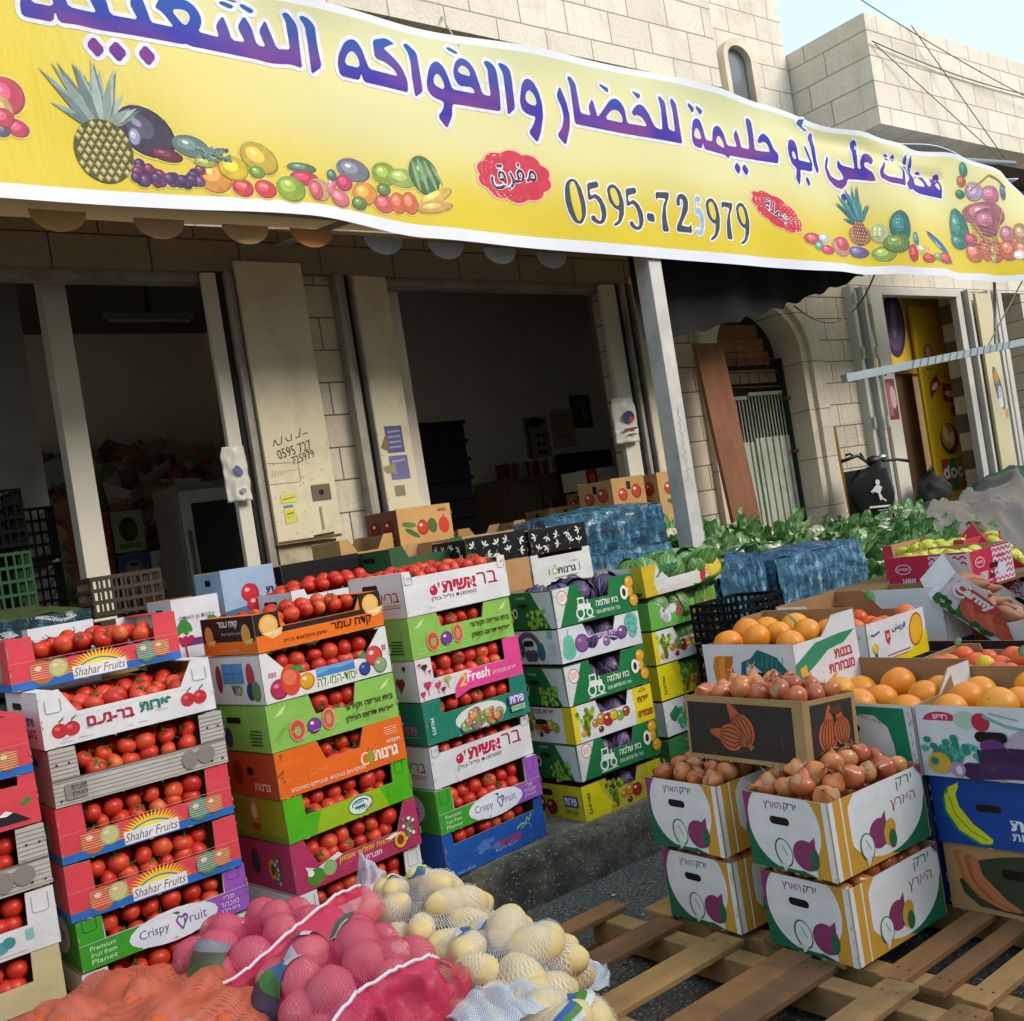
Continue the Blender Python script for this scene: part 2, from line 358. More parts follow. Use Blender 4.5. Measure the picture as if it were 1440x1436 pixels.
def decoA(c):
    wr = lambda pts: c.line([(a - 2.68, b - 1.76) for a, b in pts], .006, '4a4236')
    [wr([(2.745, 2.36), (2.76, 2.40), (2.775, 2.365), (2.80, 2.375), (2.81, 2.42)]), wr([(2.83, 2.41), (2.845, 2.385), (2.87, 2.39), (2.875, 2.43)]), wr([(2.9, 2.40), (2.93, 2.41), (2.94, 2.46)]), wr([(2.95, 2.42), (2.985, 2.43)])]
    c.text('0595 727', .20, .57, .24, .06, '4a4236', rot=12, heb=False); c.text('725979', .25, .52, .16, .05, '4a4236', rot=14, heb=False)
    c.line([(0, .37), (.21, .37), (.21, .49), (0, .5)], .004, 'a09068')
    for k in range(9): c.line([(.02 + k * .02, .41 + k * .004), (.035 + k * .02, .45)], .004, 'a8976c')
    c.rect(.06, .25, .16, .30, 'd8cf62'); c.rect(.07, .22, .13, .235, '4a90a0'); c.poly([(.07, .12), (.15, .13), (.14, .21), (.07, .21)], 'd6cc5c')
    c.line([(.07, .27), (.15, .28)], .008, '8a8a30'); c.line([(.08, .18), (.13, .185)], .01, '7c8a3a')
    c.rect(.27, .24, .40, .34, '6e6250'); c.ell(.335, .29, .018, .018, '241e18'); c.rect(.305, .06, .32, .2, '948a70'); c.line([(.0, .012), (.43, .012)], .014, '6a4a2c'); c.line([(.24, .025), (.38, .03)], .012, '3c2a1a')
    for k in range(26): c.ell(rnd.uniform(.01, .43), rnd.uniform(.02, .6), .004, .003, '8a7448')
def decoB(c):
    c.rect(.09, .42, .23, .60, '5c5a86'); c.poly([(.04, .46), (.1, .56), (.1, .43)], '8a6a4a')
    for k in range(4): c.line([(.11, .56 - .035 * k), (.21, .565 - .035 * k)], .012, '9a98bc')
    c.rect(.09, .24, .24, .40, '716e96'); c.poly([(.03, .33), (.13, .35), (.14, .28), (.05, .29)], '9a9078'); c.line([(.11, .36), (.22, .37)], .015, '9c9abc')
    c.rect(.1, .13, .18, .2, '8a8068'); c.rect(.02, .3, .03, .56, 'a89868')
    for k in range(16): c.ell(rnd.uniform(.01, .29), rnd.uniform(.02, 1.6), .004, .004, '8a7448')
shutter(2.685, 3.125, 5.75, 1.76, 3.50, 0, decoA); shutter(3.49, 3.785, 5.80, 1.84, 3.50, .06, decoB); shutter(6.08, 6.36, 5.79, .6, 3.50)
s = MB(); s.box((2.70, 5.80, 1.2), (3.10, 5.84, 1.755), CREAMD); loc(s.build('shutter_door'))
# interiors
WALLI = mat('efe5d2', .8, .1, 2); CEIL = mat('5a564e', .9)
i1 = MB(); i1.box((-3, 10, .5), (4.3, 10.1, 4.1), WALLI); i1.box((3.96, 6.15, .5), (4.08, 8.3, 4.1), WALLI); i1.box((4.22, 8.4, .5), (4.3, 10, 4.1), WALLI); i1.box((3.96, 8.3, .5), (8.2, 8.4, 4.2), mat('f2e8d8', .8, .1, 2)); i1.box((8.0, 6.2, .5), (8.1, 8.3, 4.2), WALLI); i1.box((-3.1, 6.15, .5), (-3, 10.1, 4.1), WALLI)
loc(i1.build('interior_wall'))
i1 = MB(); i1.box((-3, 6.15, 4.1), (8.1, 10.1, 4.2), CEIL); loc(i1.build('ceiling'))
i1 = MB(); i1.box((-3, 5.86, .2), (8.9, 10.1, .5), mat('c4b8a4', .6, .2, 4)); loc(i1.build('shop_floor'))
i1 = MB(); i1.box((1.71, 6.3, .5), (1.845, 6.44, 4.1), mat('d8d2c0', .55, .1, 3)); loc(i1.build('pillar'))
i1 = MB(); i1.box((1.45, 6.9, .5), (1.72, 7.3, 4.1), mat('8a8478', .7)); loc(i1.build('pillar'))
# ------------------------------------------------------------------ next building
B2 = tag(empty('corner_building', (8.84, 5.85, 0)), 'low pale stone building with overhanging parapet and a yellow sweet shop below', 'building')
l2 = lambda o: loc(o, B2)
w = MB(); w.box((8.84, 5.0, 4.77), (24, 5.3, 5.80), STONE_UP); w.box((8.838, 5.3, 4.77), (9.1, 6.6, 5.80), STONE_Y); l2(w.build('parapet'))
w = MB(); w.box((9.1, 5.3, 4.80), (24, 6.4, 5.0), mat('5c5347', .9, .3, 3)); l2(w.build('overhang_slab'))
w = MB(); w.box((8.805, 5.85, .2), (9.14, 6.15, 4.8), STONE); w.box((9.14, 5.85, 3.5), (24, 6.15, 4.8), STONE_UP); w.box((11.5, 5.86, .2), (12.3, 6.15, 3.5), STONE); w.box((12.9, 5.86, .2), (24, 6.15, 3.5), STONE); l2(w.build('wall'))
LG = mat('c3c2ba', .45, .12, 4)
r = MB()
for x, wd_, m, y in ((9.14, .05, LG, 5.76), (9.2, .06, LG, 5.80), (9.27, .1, mat('8e8d86', .5), 5.84), (9.38, .05, LG, 5.78), (9.45, .05, LG, 5.82), (11.28, .12, LG, 5.82), (11.41, .04, DARK, 5.84), (11.46, .05, LG, 5.77), (11.92, .06, LG, 5.77), (12.0, .05, DARK, 5.84), (12.06, .06, LG, 5.78), (12.2, .1, LG, 5.8)):
    r.box((x, y, .3), (x + wd_, 5.9, 3.5), m)
for x in (9.165, 9.4): 
    for z in (3.3, 2.75, 2.05): r.tube([(x, 5.74, z), (x, 5.74, z + .12)], .018, LG, 8)
r.box((9.5, 5.8, 3.42), (11.3, 5.9, 3.5), LG); l2(r.build('steel_jamb', bevel=.004))
s = MB(); s.box((9.50, 5.78, .4), (9.72, 5.81, 3.42), mat('cfc9b8', .5, .1, 3)); c = Canvas(); c.rect(.02, 1.72, .19, 2.14, '8a3a4a'); c.rect(.03, 1.76, .1, 2.1, 'b86a78'); c.ell(.13, 1.95, .05, .12, 'd8b0b0'); c.ell(.05, 2.2, .03, .03, '3a3a38'); c.emit(s, (9.5, 5.78, .4), (1, 0, 0), (0, 0, 1), (0, -1, 0)); l2(s.build('shutter_door'))
s = MB(); s.box((11.56, 5.74, 1.2), (11.9, 5.77, 3.45), mat('cbc09a', .5, .1, 3)); c = Canvas(); c.ell(.2, 1.15, .08, .26, '6a6a6a', 12); c.ell(.18, 1.28, .05, .08, 'b8863a'); c.ell(.22, 1.08, .05, .1, 'b8c0d0'); c.ell(.2, .98, .06, .06, 'd8d8d8'); c.rect(.27, .8, .33, .9, 'b89a58'); c.emit(s, (11.56, 5.74, 1.2), (1, 0, 0), (0, 0, 1), (0, -1, 0)); l2(s.build('shutter_door'))
YEL = mat('e0b21c', .5, .08, 2)
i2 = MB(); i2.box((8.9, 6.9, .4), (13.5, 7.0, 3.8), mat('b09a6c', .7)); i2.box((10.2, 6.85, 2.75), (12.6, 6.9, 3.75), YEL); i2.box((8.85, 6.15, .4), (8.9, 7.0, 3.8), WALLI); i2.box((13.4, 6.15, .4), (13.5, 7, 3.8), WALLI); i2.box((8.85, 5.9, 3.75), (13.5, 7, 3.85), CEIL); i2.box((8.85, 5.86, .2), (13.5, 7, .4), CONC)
l2(i2.build('interior_wall'))
# yellow confectionery board
i2 = MB(); i2.box((11.12, 6.3, .4), (12.1, 6.33, 3.45), YEL); c = Canvas()
def burst(u, v, r1, r2, h, n=9, rot=0): c.poly([(u + (r1 if k % 2 else r2) * math.cos(math.pi * k / n + rot), v + (r1 if k % 2 else r2) * math.sin(math.pi * k / n + rot)) for k in range(2 * n)], h)
for k in range(20): c.ell(.35 + rnd.uniform(-.2, .25), 2.12 + rnd.uniform(-.1, .2), .012, .012, '4a2a18')
c.poly([(.15, 1.95), (.4, 2.12), (.36, 2.25), (.18, 2.14)], 'b02c2c'); c.poly([(.42, 1.92), (.75, 1.86), (.72, 2.1), (.44, 2.14)], 'b8282c'); c.ell(.28, 2.1, .08, .035, 'f0e4dc', 25); c.ell(.58, 2.0, .11, .04, 'f0e4dc', -5); burst(.62, 1.8, .05, .1, '9c2428')
c.ell(.42, 1.47, .2, .19, '5a3a20'); c.ell(.40, 1.50, .15, .15, 'd89a3c'); c.ell(.36, 1.53, .06, .1, 'f0dc9a', 20); c.ell(.47, 1.47, .05, .08, 'f0dc9a', -20)
for k, h in enumerate(('b83038', '2f7c3c', 'c87a4a')): c.rect(.16 + k * .16, .86, .31 + k * .16, 1.24, h); c.ell(.235 + k * .16, 1.07, .065, .065, 'f0e8d8'); c.ell(.235 + k * .16, 1.07, .03, .035, h)
c.text('doc', .39, 1.09, .44, .15, 'f4eee0', heb=False, bold=.02); c.ell(.25, 2.5, .1, .1, 'c0504a'); c.ell(.25, 2.5, .06, .07, 'e8b0a8')
c.emit(i2, (11.12, 6.3, .4), (1, 0, 0), (0, 0, 1), (0, -1, 0)); l2(i2.build('shop_sign_board'))
i2 = MB(); i2.box((9.75, 6.36, 2.74), (11.9, 6.4, 3.7), mat('d8b030', .5, .1, 2)); c = Canvas()
c.ell(1.1, .5, .22, .38, '3c3454', -8); c.ell(1.1, .5, .17, .3, '5c5070', -8); c.text('SWEET', 1.1, .52, .26, .12, 'b8b0c4', rot=80, heb=False) if 0 else c.ell(1.1, .55, .06, .2, '8a809c', -8)
c.poly([(1.55, .45), (1.75, .5), (1.78, .75), (1.58, .7)], '5a4860'); c.ell(1.95, .5, .16, .2, 'a8884a'); c.emit(i2, (9.75, 6.36, 2.74), (1, 0, 0), (0, 0, 1), (0, -1, 0)); l2(i2.build('shop_sign_board'))
i2 = MB(); i2.box((10.55, 6.5, .4), (10.95, 6.55, 2.7), mat('5a463a', .6)); i2.box((10.95, 6.5, .4), (11.3, 6.55, 2.7), mat('6b4c34', .6, .2, 4)); c = Canvas()
for a in range(4):
    for b_ in range(6): c.rect(.05 + a * .1, 1.85 + b_ * .085, .13 + a * .1, 1.92 + b_ * .085, '8c8270')
c.rect(.05, 1.45, .36, 1.8, '8a2030')
for a in range(3):
    for b_ in range(3): c.ell(.11 + a * .095, 1.51 + b_ * .11, .038, .042, 'd8c8c0')
c.emit(i2, (10.45, 6.5, .4), (1, 0, 0), (0, 0, 1), (0, -1, 0)); l2(i2.build('shop_door'))
# ------------------------------------------------------------------ banner
LET = '''f1343,1172 1469,1166 1483,1219 1494,1168 1565,1171 1661,1160 1805,1159 1926,1157 2048,1156 2063,1163 2085,1154 2251,1154 2418,1152 2513,1145 2620,1157 2679,1144 2685,1341 2678,1377 2650,1409 2632,1423 2604,1414 2622,1379 2627,1234 2551,1226 2538,1273 2508,1365 2466,1304 2491,1224 2443,1228 2427,1314 2396,1367 2351,1303 2381,1230 2309,1227 2298,1291 2281,1346 2233,1284 2245,1228 2136,1234 2152,1262 2163,1290 2162,1325 2137,1366 2099,1385 2053,1387 1971,1371 1936,1312 1960,1304 1980,1285 2017,1232 1938,1234 1907,1235 1898,1281 1883,1346 1868,1387 1857,1374 1818,1312 1847,1236 1723,1238 1711,1312 1702,1360 1677,1366 1637,1309 1663,1237 1601,1240 1544,1247 1536,1278 1530,1309 1496,1350 1438,1354 1379,1316 1344,1241 1340,1209|h1390,1246 1474,1242 1470,1276 1445,1303 1407,1279|h2024,1313 2069,1255 2091,1280 2099,1304 2088,1320 2060,1322|f1631,1128 1674,1071 1636,1027 1594,1084|f1727,1122 1772,1069 1728,1017 1685,1073|f1860,1123 1905,1070 1862,1018 1819,1073|f2286,1421 2351,1407 2332,1386 2268,1404|f2392,1427 2457,1403 2435,1382 2376,1411|f2303,1432 2371,1435 2357,1423|f2719,1422 2758,1410 2786,1378 2786,1297 2793,1170 2728,1120 2733,1288 2728,1374 2698,1410|f2897,1137 3010,1128 3029,1174 3035,1124 3323,1111 3332,1183 3309,1246 3271,1293 3224,1325 3204,1340 3255,1369 3289,1380 3230,1403 3139,1373 3135,1273 3204,1259 3252,1231 3272,1194 3086,1202 3074,1242 3057,1310 3028,1347 2996,1351 2952,1325 2907,1254 2890,1194|h2938,1207 3018,1203 3017,1246 2998,1280 2965,1260|f3343,1387 3373,1404 3432,1359 3431,1292 3429,1134 3367,1092 3369,1215 3378,1303 3368,1358|f3562,942 3509,1003 3560,1060 3570,1099 3505,1111 3469,1136 3465,1189 3494,1268 3528,1317 3568,1335 3607,1306 3629,1247 3645,1181 3805,1176 3791,1212 3697,1209 3671,1247 3671,1295 3700,1354 3738,1379 3786,1365 3821,1321 3857,1176 3914,1172 3912,1256 3916,1332 3891,1371 3922,1384 3970,1354 3979,1308 3979,1190 3970,1089 3734,1096 3629,1095 3612,1019|h3520,1191 3582,1174 3578,1219 3556,1254 3530,1233|h3708,1290 3782,1277 3768,1313 3741,1326 3716,1309|f3661,1434 3725,1408 3714,1393 3647,1418|f3992,1373 4020,1381 4070,1358 4081,1309 4077,1115 4018,1070 4022,1196 4023,1320|f4195,1312 4239,1299 4272,1245 4287,1164 4280,1089 4245,987 4206,920 4153,979 4197,1031 4223,1082 4171,1086 4126,1109 4118,1161 4141,1241 4162,1287|h4201,1235 4232,1200 4236,1154 4197,1154 4167,1172 4175,1212|f4456,1300 4491,1210 4501,1117 4485,1040 4427,923 4370,980 4422,1037 4447,1100 4446,1155 4416,1235|f4533,1367 4559,1381 4600,1340 4601,1265 4602,1148 4690,1144 4680,1200 4727,1260 4739,1213 4749,1141 4819,1205 4887,1271 4931,1290 4977,1277 5007,1229 5016,1135 5193,1132 5181,1165 5150,1194 5115,1203 5085,1191 5067,1213 5108,1255 5146,1278 5190,1269 5230,1217 5255,1160 5278,1133 5339,1126 5356,1267 5344,1349 5363,1361 5407,1321 5403,1219 5402,1137 5465,1127 5473,1268 5462,1350 5485,1363 5522,1332 5524,1233 5522,1052 4535,1071 4543,1207 4549,1314|h4824,1144 4969,1138 4964,1178 4942,1201 4907,1204 4872,1186|f4820,1372 4896,1349 4879,1317 4813,1359|f5097,1362 5182,1345 5152,1307|f5657,1360 5726,1331 5691,1288 5649,1341|f5744,1354 5819,1328 5784,1289 5742,1333|f5651,1053 5731,1044 5758,1094 5763,1045 5993,1034 6035,1006 6047,1036 6589,1023 6612,1096 6569,1126 6532,1211 6492,1240 6457,1238 6414,1205 6393,1177 6408,1157 6466,1182 6506,1156 6516,1102 6348,1103 6358,1236 6357,1324 6324,1343 6296,1327 6300,1207 6286,1104 6200,1109 6194,1188 6172,1242 6135,1192 6153,1108 6043,1108 6029,1184 5998,1234 5962,1244 5920,1225 5895,1183 5876,1117 5800,1116 5792,1192 5771,1256 5731,1263 5690,1243 5658,1176 5636,1098|h5672,1119 5740,1118 5734,1164 5713,1186 5686,1159|h5920,1111 5997,1086 5989,1129 5964,1162 5940,1149|f6120,996 6154,953 6115,899 6076,953|f6202,992 6241,943 6204,898 6164,950|f6774,1223 6807,1236 6857,1227 6879,1170 6872,1082 7054,1086 6985,1200 7011,1214 7043,1159 7078,1088 7056,1016 6875,1009 6857,939 6825,874 6787,928 6823,1009 6764,1040 6744,1101 6748,1174|h6793,1134 6824,1128 6831,1087 6791,1088|f7104,1324 7141,1329 7142,1244 7139,1113 7151,1030 7122,1004 7097,1071 7090,1192 7078,1284|f6956,1409 7043,1424 6997,1363 7074,1340 7049,1332 6924,1373|f6963,971 6998,918 6968,883 6931,936|f7267,1154 7283,1137 7252,1067 7280,994 7352,962 7421,978 7401,1024 7364,1068 7378,1132 7416,1083 7559,1062 7550,1153 7551,1279 7594,1301 7631,1268 7601,1158 7597,1071 7643,1065 7633,1123 7676,1185 7750,1210 7817,1204 7840,1162 7792,1113 7746,1133 7692,1123 7691,1089 7809,1051 7833,984 7461,977 7441,932 7382,893 7306,911 7243,972 7228,1065|f7391,865 7430,830 7385,784 7350,834|f7455,861 7497,787 7462,799 7437,845|f7997,1162 8012,1154 7942,1063 7996,1032 8189,1019 8234,1099 8222,1148 8248,1161 8280,1113 8220,965 8016,979 7904,1019 7903,1079|f8055,1243 8114,1199 8070,1169 8020,1215|f8167,1246 8188,1206 8150,1167 8118,1214|f8920,931 8698,951 8397,969 8354,951 8289,951 8255,994 8363,1049 8345,1180 8343,1236 8432,1286 8416,1197 8427,1106 8478,1121 8486,1245 8580,1307 8554,1200 8509,1030 8712,1031 8706,1078 8670,1122 8596,1100 8591,1131 8687,1181 8755,1145 8770,1031 8817,1056 8847,1122 8929,1163 8974,1144 8971,1069|h8865,1049 8914,1010 8923,1075'''
DIG = '''f4361,648 4380,691 4424,716 4462,708 4492,659 4509,570 4501,495 4465,441 4434,431 4397,444 4364,501 4350,574|h4400,674 4421,697 4444,696 4458,641 4469,553 4463,478 4443,450 4424,453 4405,511 4394,592|f4550,696 4645,716 4650,679 4561,657 4562,612 4607,635 4653,611 4682,552 4675,491 4639,446 4596,438 4548,453 4534,482 4568,496 4591,463 4621,460 4637,504 4631,571 4598,610 4557,589 4537,590|f4898,691 4995,711 4999,672 4910,650 4909,603 4956,627 5002,602 5031,541 5023,478 4985,432 4942,423 4894,439 4880,470 4914,484 4937,450 4968,447 4984,491 4979,561 4946,601 4904,580 4884,581|f4719,677 4757,706 4800,711 4845,671 4860,595 4843,517 4798,460 4740,434 4728,445 4780,474 4806,545 4765,550 4722,593|h4743,671 4774,689 4803,676 4820,608 4805,568 4770,573 4746,625|f5067,547 5141,544 5132,488 5063,496|f5179,694 5306,701 5303,667 5260,599 5252,511 5262,434 5199,431 5209,524 5241,614 5273,657 5193,657 5177,637|f5375,664 5407,699 5454,699 5486,664 5478,598 5418,521 5385,483 5466,475 5489,501 5488,435 5340,439 5339,468 5401,552 5439,636 5428,668 5402,658 5404,618 5368,615|g5567,698 5620,685 5607,651 5565,662 5557,603 5590,622 5625,583 5627,509 5590,432 5538,421 5523,458 5550,471 5570,451 5589,515 5580,580 5542,561|f5667,657 5706,689 5750,693 5793,650 5805,566 5785,481 5738,420 5678,392 5666,405 5720,436 5749,513 5708,519 5667,566|h5691,651 5723,670 5751,655 5766,581 5749,538 5714,544 5692,601|f5848,679 5977,681 5969,648 5923,586 5916,483 5917,412 5856,416 5876,532 5911,602 5936,641 5860,646 5842,623|f6013,656 6052,688 6096,693 6138,648 6149,562 6127,474 6080,411 6020,383 6008,396 6063,428 6093,507 6052,513 6011,562|h6036,649 6068,669 6097,654 6110,577 6093,533 6058,539 6036,598'''
FRU = '''2e2c40,1802,707,142,109,-35|9aa0c0,1745,679,26,39,0|56706a,2004,656,93,55,-10|5a1c30,1879,607,79,33,-10|5a3466,1795,527,25,26,0|4a2a5a,1901,502,26,26,0|3c2250,2000,528,26,26,0|3c2250,1791,511,25,26,0|3c2250,1884,500,26,26,0|5a3466,1762,482,25,25,0|4a2a5a,1876,497,26,26,0|4a2a5a,1745,535,25,25,0|6a2440,1733,519,25,25,0|3c2250,1935,492,26,26,0|3c2250,1997,489,26,26,0|5a3466,1889,479,26,26,0|5a3466,1752,517,25,25,0|3c2250,1795,490,25,26,0|3c2250,1980,508,26,26,0|6a2440,1836,510,25,26,0|5a3466,1838,477,25,26,0|4a2a5a,1922,480,26,26,0|5a3466,2020,491,27,26,0|4a2a5a,1816,495,25,26,0|6a2440,1788,535,25,26,0|3c2250,1748,555,25,25,0|3c2250,1958,476,26,26,0|3c2250,1725,492,25,25,0|4a2a5a,1984,500,26,26,0|3c2250,1948,491,26,26,0|6a2440,1820,514,25,26,0|6a2440,2031,548,27,26,0|4a2a5a,1748,475,25,25,0|6a2440,2015,499,27,26,0|4a2a5a,1762,472,25,25,0|6a2440,1817,473,25,26,0|3c2250,1994,519,26,26,0|3c2250,1982,497,26,26,0|c9a832,2351,639,105,77,-20|d8bc20,2204,572,78,61,0|6a8a30,2327,568,44,31,0|9aa840,2061,588,56,26,0|e08a30,2099,518,88,79,0|d03038,2236,480,57,47,0|d03038,2358,486,61,48,0|f0a0a0,2242,492,17,10,0|f0a0a0,2360,500,16,9,0|4a7050,2585,619,85,28,0|c02848,2592,566,85,39,0|86a82c,2504,502,84,67,0|b0cc60,2493,526,30,24,0|d0a070,2669,512,63,61,0|c85060,2649,510,39,54,0|cc7080,2746,543,24,55,-30|406850,2756,598,28,33,0|c03058,2823,564,49,44,0|6a7080,2890,636,100,63,-8|88a030,3080,631,78,65,0|9ab050,3192,618,98,54,0|3c6a40,3342,646,101,114,20|90b070,3286,641,12,93,8|90b070,3333,646,12,102,12|90b070,3385,650,13,94,20|90b070,3429,662,11,63,30|dcb850,3394,526,140,35,25|d8a850,3383,471,130,31,10|e09030,2939,515,76,63,0|587838,3060,546,43,34,0|d86878,2784,481,57,47,-30|587838,2896,460,46,37,0|d05058,3050,467,64,53,0|d8603c,3139,477,53,61,0|d8603c,3216,482,53,65,0|c04858,6888,469,121,49,0|60a080,6955,417,61,37,0|c8405a,7051,390,82,40,0|c0c8d8,7034,482,72,37,0|d09080,7250,424,128,82,0|c84858,7268,450,96,57,0|c08058,7553,534,156,85,0|6a5c90,7504,397,155,49,0|c0c890,7797,554,104,79,0|2c6c70,8048,607,144,135,35|6c8840,7985,470,166,80,0|8aa840,7819,384,139,66,0|c83838,8219,400,93,75,0|3c7890,8293,525,62,62,30|d8c890,8396,448,113,41,0|2c6890,8740,477,238,39,-35|c84040,8474,369,97,44,0|c84848,8764,380,146,54,0|80a850,8622,388,65,35,0|3c8078,9199,685,183,191,10|3c8078,9177,569,168,66,0|308070,9397,1239,72,67,-20|c86850,9350,1132,80,52,0|307868,9313,1013,85,41,0|b098c0,9524,1044,117,90,0|c87090,9751,1017,151,84,0|3a5a90,10010,1067,78,78,-30|b06878,9663,831,344,121,0|a86070,9669,757,224,136,0|d07058,9405,477,130,104,0|d07058,9602,497,133,105,0|d07058,9796,494,137,106,0|d07058,10003,515,140,108,0|d07058,10207,511,144,109,0|e8d080,9723,476,60,83,0|f0f0f0,10127,461,79,46,0|b8486a,9383,593,86,66,0|c07888,10007,670,125,77,0|b08060,10226,666,128,110,0|c83a58,1222,802,78,87,-20|c8a060,1196,737,50,68,0|c03a58,1250,667,48,40,-20|5a4a68,1186,651,33,31,0|c03a50,1200,707,44,43,0'''
def interp(x, pts):
    if x <= pts[0][0]: return pts[0][1]
    for (a, b), (c, d) in zip(pts, pts[1:]):
        if x <= c: f = (x - a) / (c - a); f = f * f * (3 - 2 * f); return b + (d - b) * f
    return pts[-1][1]
BB = [(-.6, 3.37), (1.14, 3.355), (1.9, 3.355), (2.6, 3.375), (3.3, 3.295), (4.84, 3.25), (6, 3.235), (7.18, 3.22), (10.9, 3.21)]
BT = [(-.6, 4.5), (2.73, 4.515), (4.02, 4.51), (4.9, 4.52), (5.97, 4.52), (6.5, 4.48), (7.6, 4.37), (8.3, 4.36), (9.3, 4.36), (10.0, 4.27), (10.9, 3.9)]
def by(x, z):
    k = max(0, min(1, (x - 6.2) / 2)); y = .014 * math.sin(2.1 * x + .6) + .008 * math.sin(5.3 * x + 1.7 * z)
    y += k * (.035 * math.sin(3.4 * x + 2.2 * z) + .02 * math.sin(8.2 * x - 3.1 * z)) + .01 * noise.noise((x * 1.2, z * 2, 0))
    y += .05 * max(0, z - 4.2) ** 2 * math.sin(4 * x) * 4
    y += .03 * math.exp(-((z - 4.36 + .1 * (x - 6.5)) / .05) ** 2) * k if x < 9 else 0
    return 4.58 + y
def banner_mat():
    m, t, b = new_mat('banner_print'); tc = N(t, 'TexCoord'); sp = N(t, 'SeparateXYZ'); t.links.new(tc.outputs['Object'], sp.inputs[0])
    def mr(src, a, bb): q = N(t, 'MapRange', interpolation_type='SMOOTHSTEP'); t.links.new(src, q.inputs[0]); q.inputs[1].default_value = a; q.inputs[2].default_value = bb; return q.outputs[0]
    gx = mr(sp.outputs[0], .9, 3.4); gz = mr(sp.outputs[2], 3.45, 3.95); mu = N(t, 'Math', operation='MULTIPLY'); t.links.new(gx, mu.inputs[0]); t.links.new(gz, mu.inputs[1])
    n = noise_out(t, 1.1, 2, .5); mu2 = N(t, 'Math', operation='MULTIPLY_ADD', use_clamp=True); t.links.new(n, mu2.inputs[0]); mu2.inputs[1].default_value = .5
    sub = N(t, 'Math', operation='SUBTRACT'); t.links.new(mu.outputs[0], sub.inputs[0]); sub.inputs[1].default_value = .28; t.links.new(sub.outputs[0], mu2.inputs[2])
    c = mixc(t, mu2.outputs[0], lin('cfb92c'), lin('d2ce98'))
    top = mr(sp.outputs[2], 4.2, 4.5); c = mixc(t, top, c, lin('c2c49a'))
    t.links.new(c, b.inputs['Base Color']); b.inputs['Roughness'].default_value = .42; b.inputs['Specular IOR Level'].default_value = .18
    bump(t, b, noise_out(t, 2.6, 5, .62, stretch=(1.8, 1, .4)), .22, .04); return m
def ink_mat():
    m, t, b = new_mat('banner_ink'); tc = N(t, 'TexCoord'); sp = N(t, 'SeparateXYZ'); t.links.new(tc.outputs['Object'], sp.inputs[0])
    q = N(t, 'MapRange'); t.links.new(sp.outputs[2], q.inputs[0]); q.inputs[1].default_value = 4.15; q.inputs[2].default_value = 4.42
    c = mixc(t, ramp(t, noise_out(t, 2.2, 1, .4, stretch=(1, 1, 2.5)), [(.42, lin('40379a')), (.6, lin('754088'))]), (0, 0, 0), lin('2c5ca4')); mx = c.node; t.links.new(q.outputs[0], mx.inputs[0])
    a = mx.inputs[6]; a.default_value = (*lin('40379a'), 1)
    t.links.new(ramp(t, noise_out(t, 2.2, 1, .4, stretch=(1, 1, 2.5)), [(.42, lin('40379a')), (.6, lin('754088'))]), a)
    t.links.new(c, b.inputs['Base Color']); b.inputs['Roughness'].default_value = .55; b.inputs['Specular IOR Level'].default_value = .06; return m
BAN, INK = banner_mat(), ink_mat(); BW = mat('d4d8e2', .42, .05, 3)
ban = MB(); NU = 330
def rowf(z0, z1):
    def f(u, v):
        x = -.6 + u * 11.4; a, b = interp(x, BB), interp(x, BT); zz = a + (b - a) * (z0 + (z1 - z0) * v); return (x, by(x, zz), zz)
    return f
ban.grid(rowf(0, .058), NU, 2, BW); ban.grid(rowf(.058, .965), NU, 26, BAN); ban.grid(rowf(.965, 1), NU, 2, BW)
def split(p, q, r, L=.05, depth=0):
    e = [((p[0] - q[0]) ** 2 + (p[1] - q[1]) ** 2, 0), ((q[0] - r[0]) ** 2 + (q[1] - r[1]) ** 2, 1), ((r[0] - p[0]) ** 2 + (r[1] - p[1]) ** 2, 2)]
    mx, i = max(e)
    if mx < L * L or depth > 9: return [(p, q, r)]
    t = [(p, q, r), (q, r, p), (r, p, q)][i]; m = ((t[0][0] + t[1][0]) / 2, (t[0][1] + t[1][1]) / 2)
    return split(t[0], m, t[2], L, depth + 1) + split(m, t[1], t[2], L, depth + 1)
def on_banner(mb, pts, fs, m, off):
    for f in fs:
        for k in range(1, len(f) - 1):
            for tri in split(pts[f[0]], pts[f[k]], pts[f[k + 1]]):
                vs = [(x, by(x, z) - off, z) for x, z in tri]
                a, b, c = tri
                if (b[0] - a[0]) * (c[1] - a[1]) - (b[1] - a[1]) * (c[0] - a[0]) < 0: vs = vs[::-1]
                mb.add(vs, [(0, 1, 2)], m)
class BC(Canvas):
    def emitb(s, mb, base, mfn):
        for ly, pts, fs, h in s.items: on_banner(mb, pts, fs, mfn(h), base + .00004 * ly)
def outline(c, pts, wd, h):
    n = len(pts)
    for i in range(n):
        (x0, y0), (x1, y1) = pts[i], pts[(i + 1) % n]; d = math.hypot(x1 - x0, y1 - y0) or 1e-6; nx, ny = -(y1 - y0) / d * wd, (x1 - x0) / d * wd
        c.poly([(x0 + nx, y0 + ny), (x0 - nx, y0 - ny), (x1 - nx, y1 - ny), (x1 + nx, y1 + ny)], h, True); c.ell(x0, y0, wd, wd, h, n=8, keep=True)
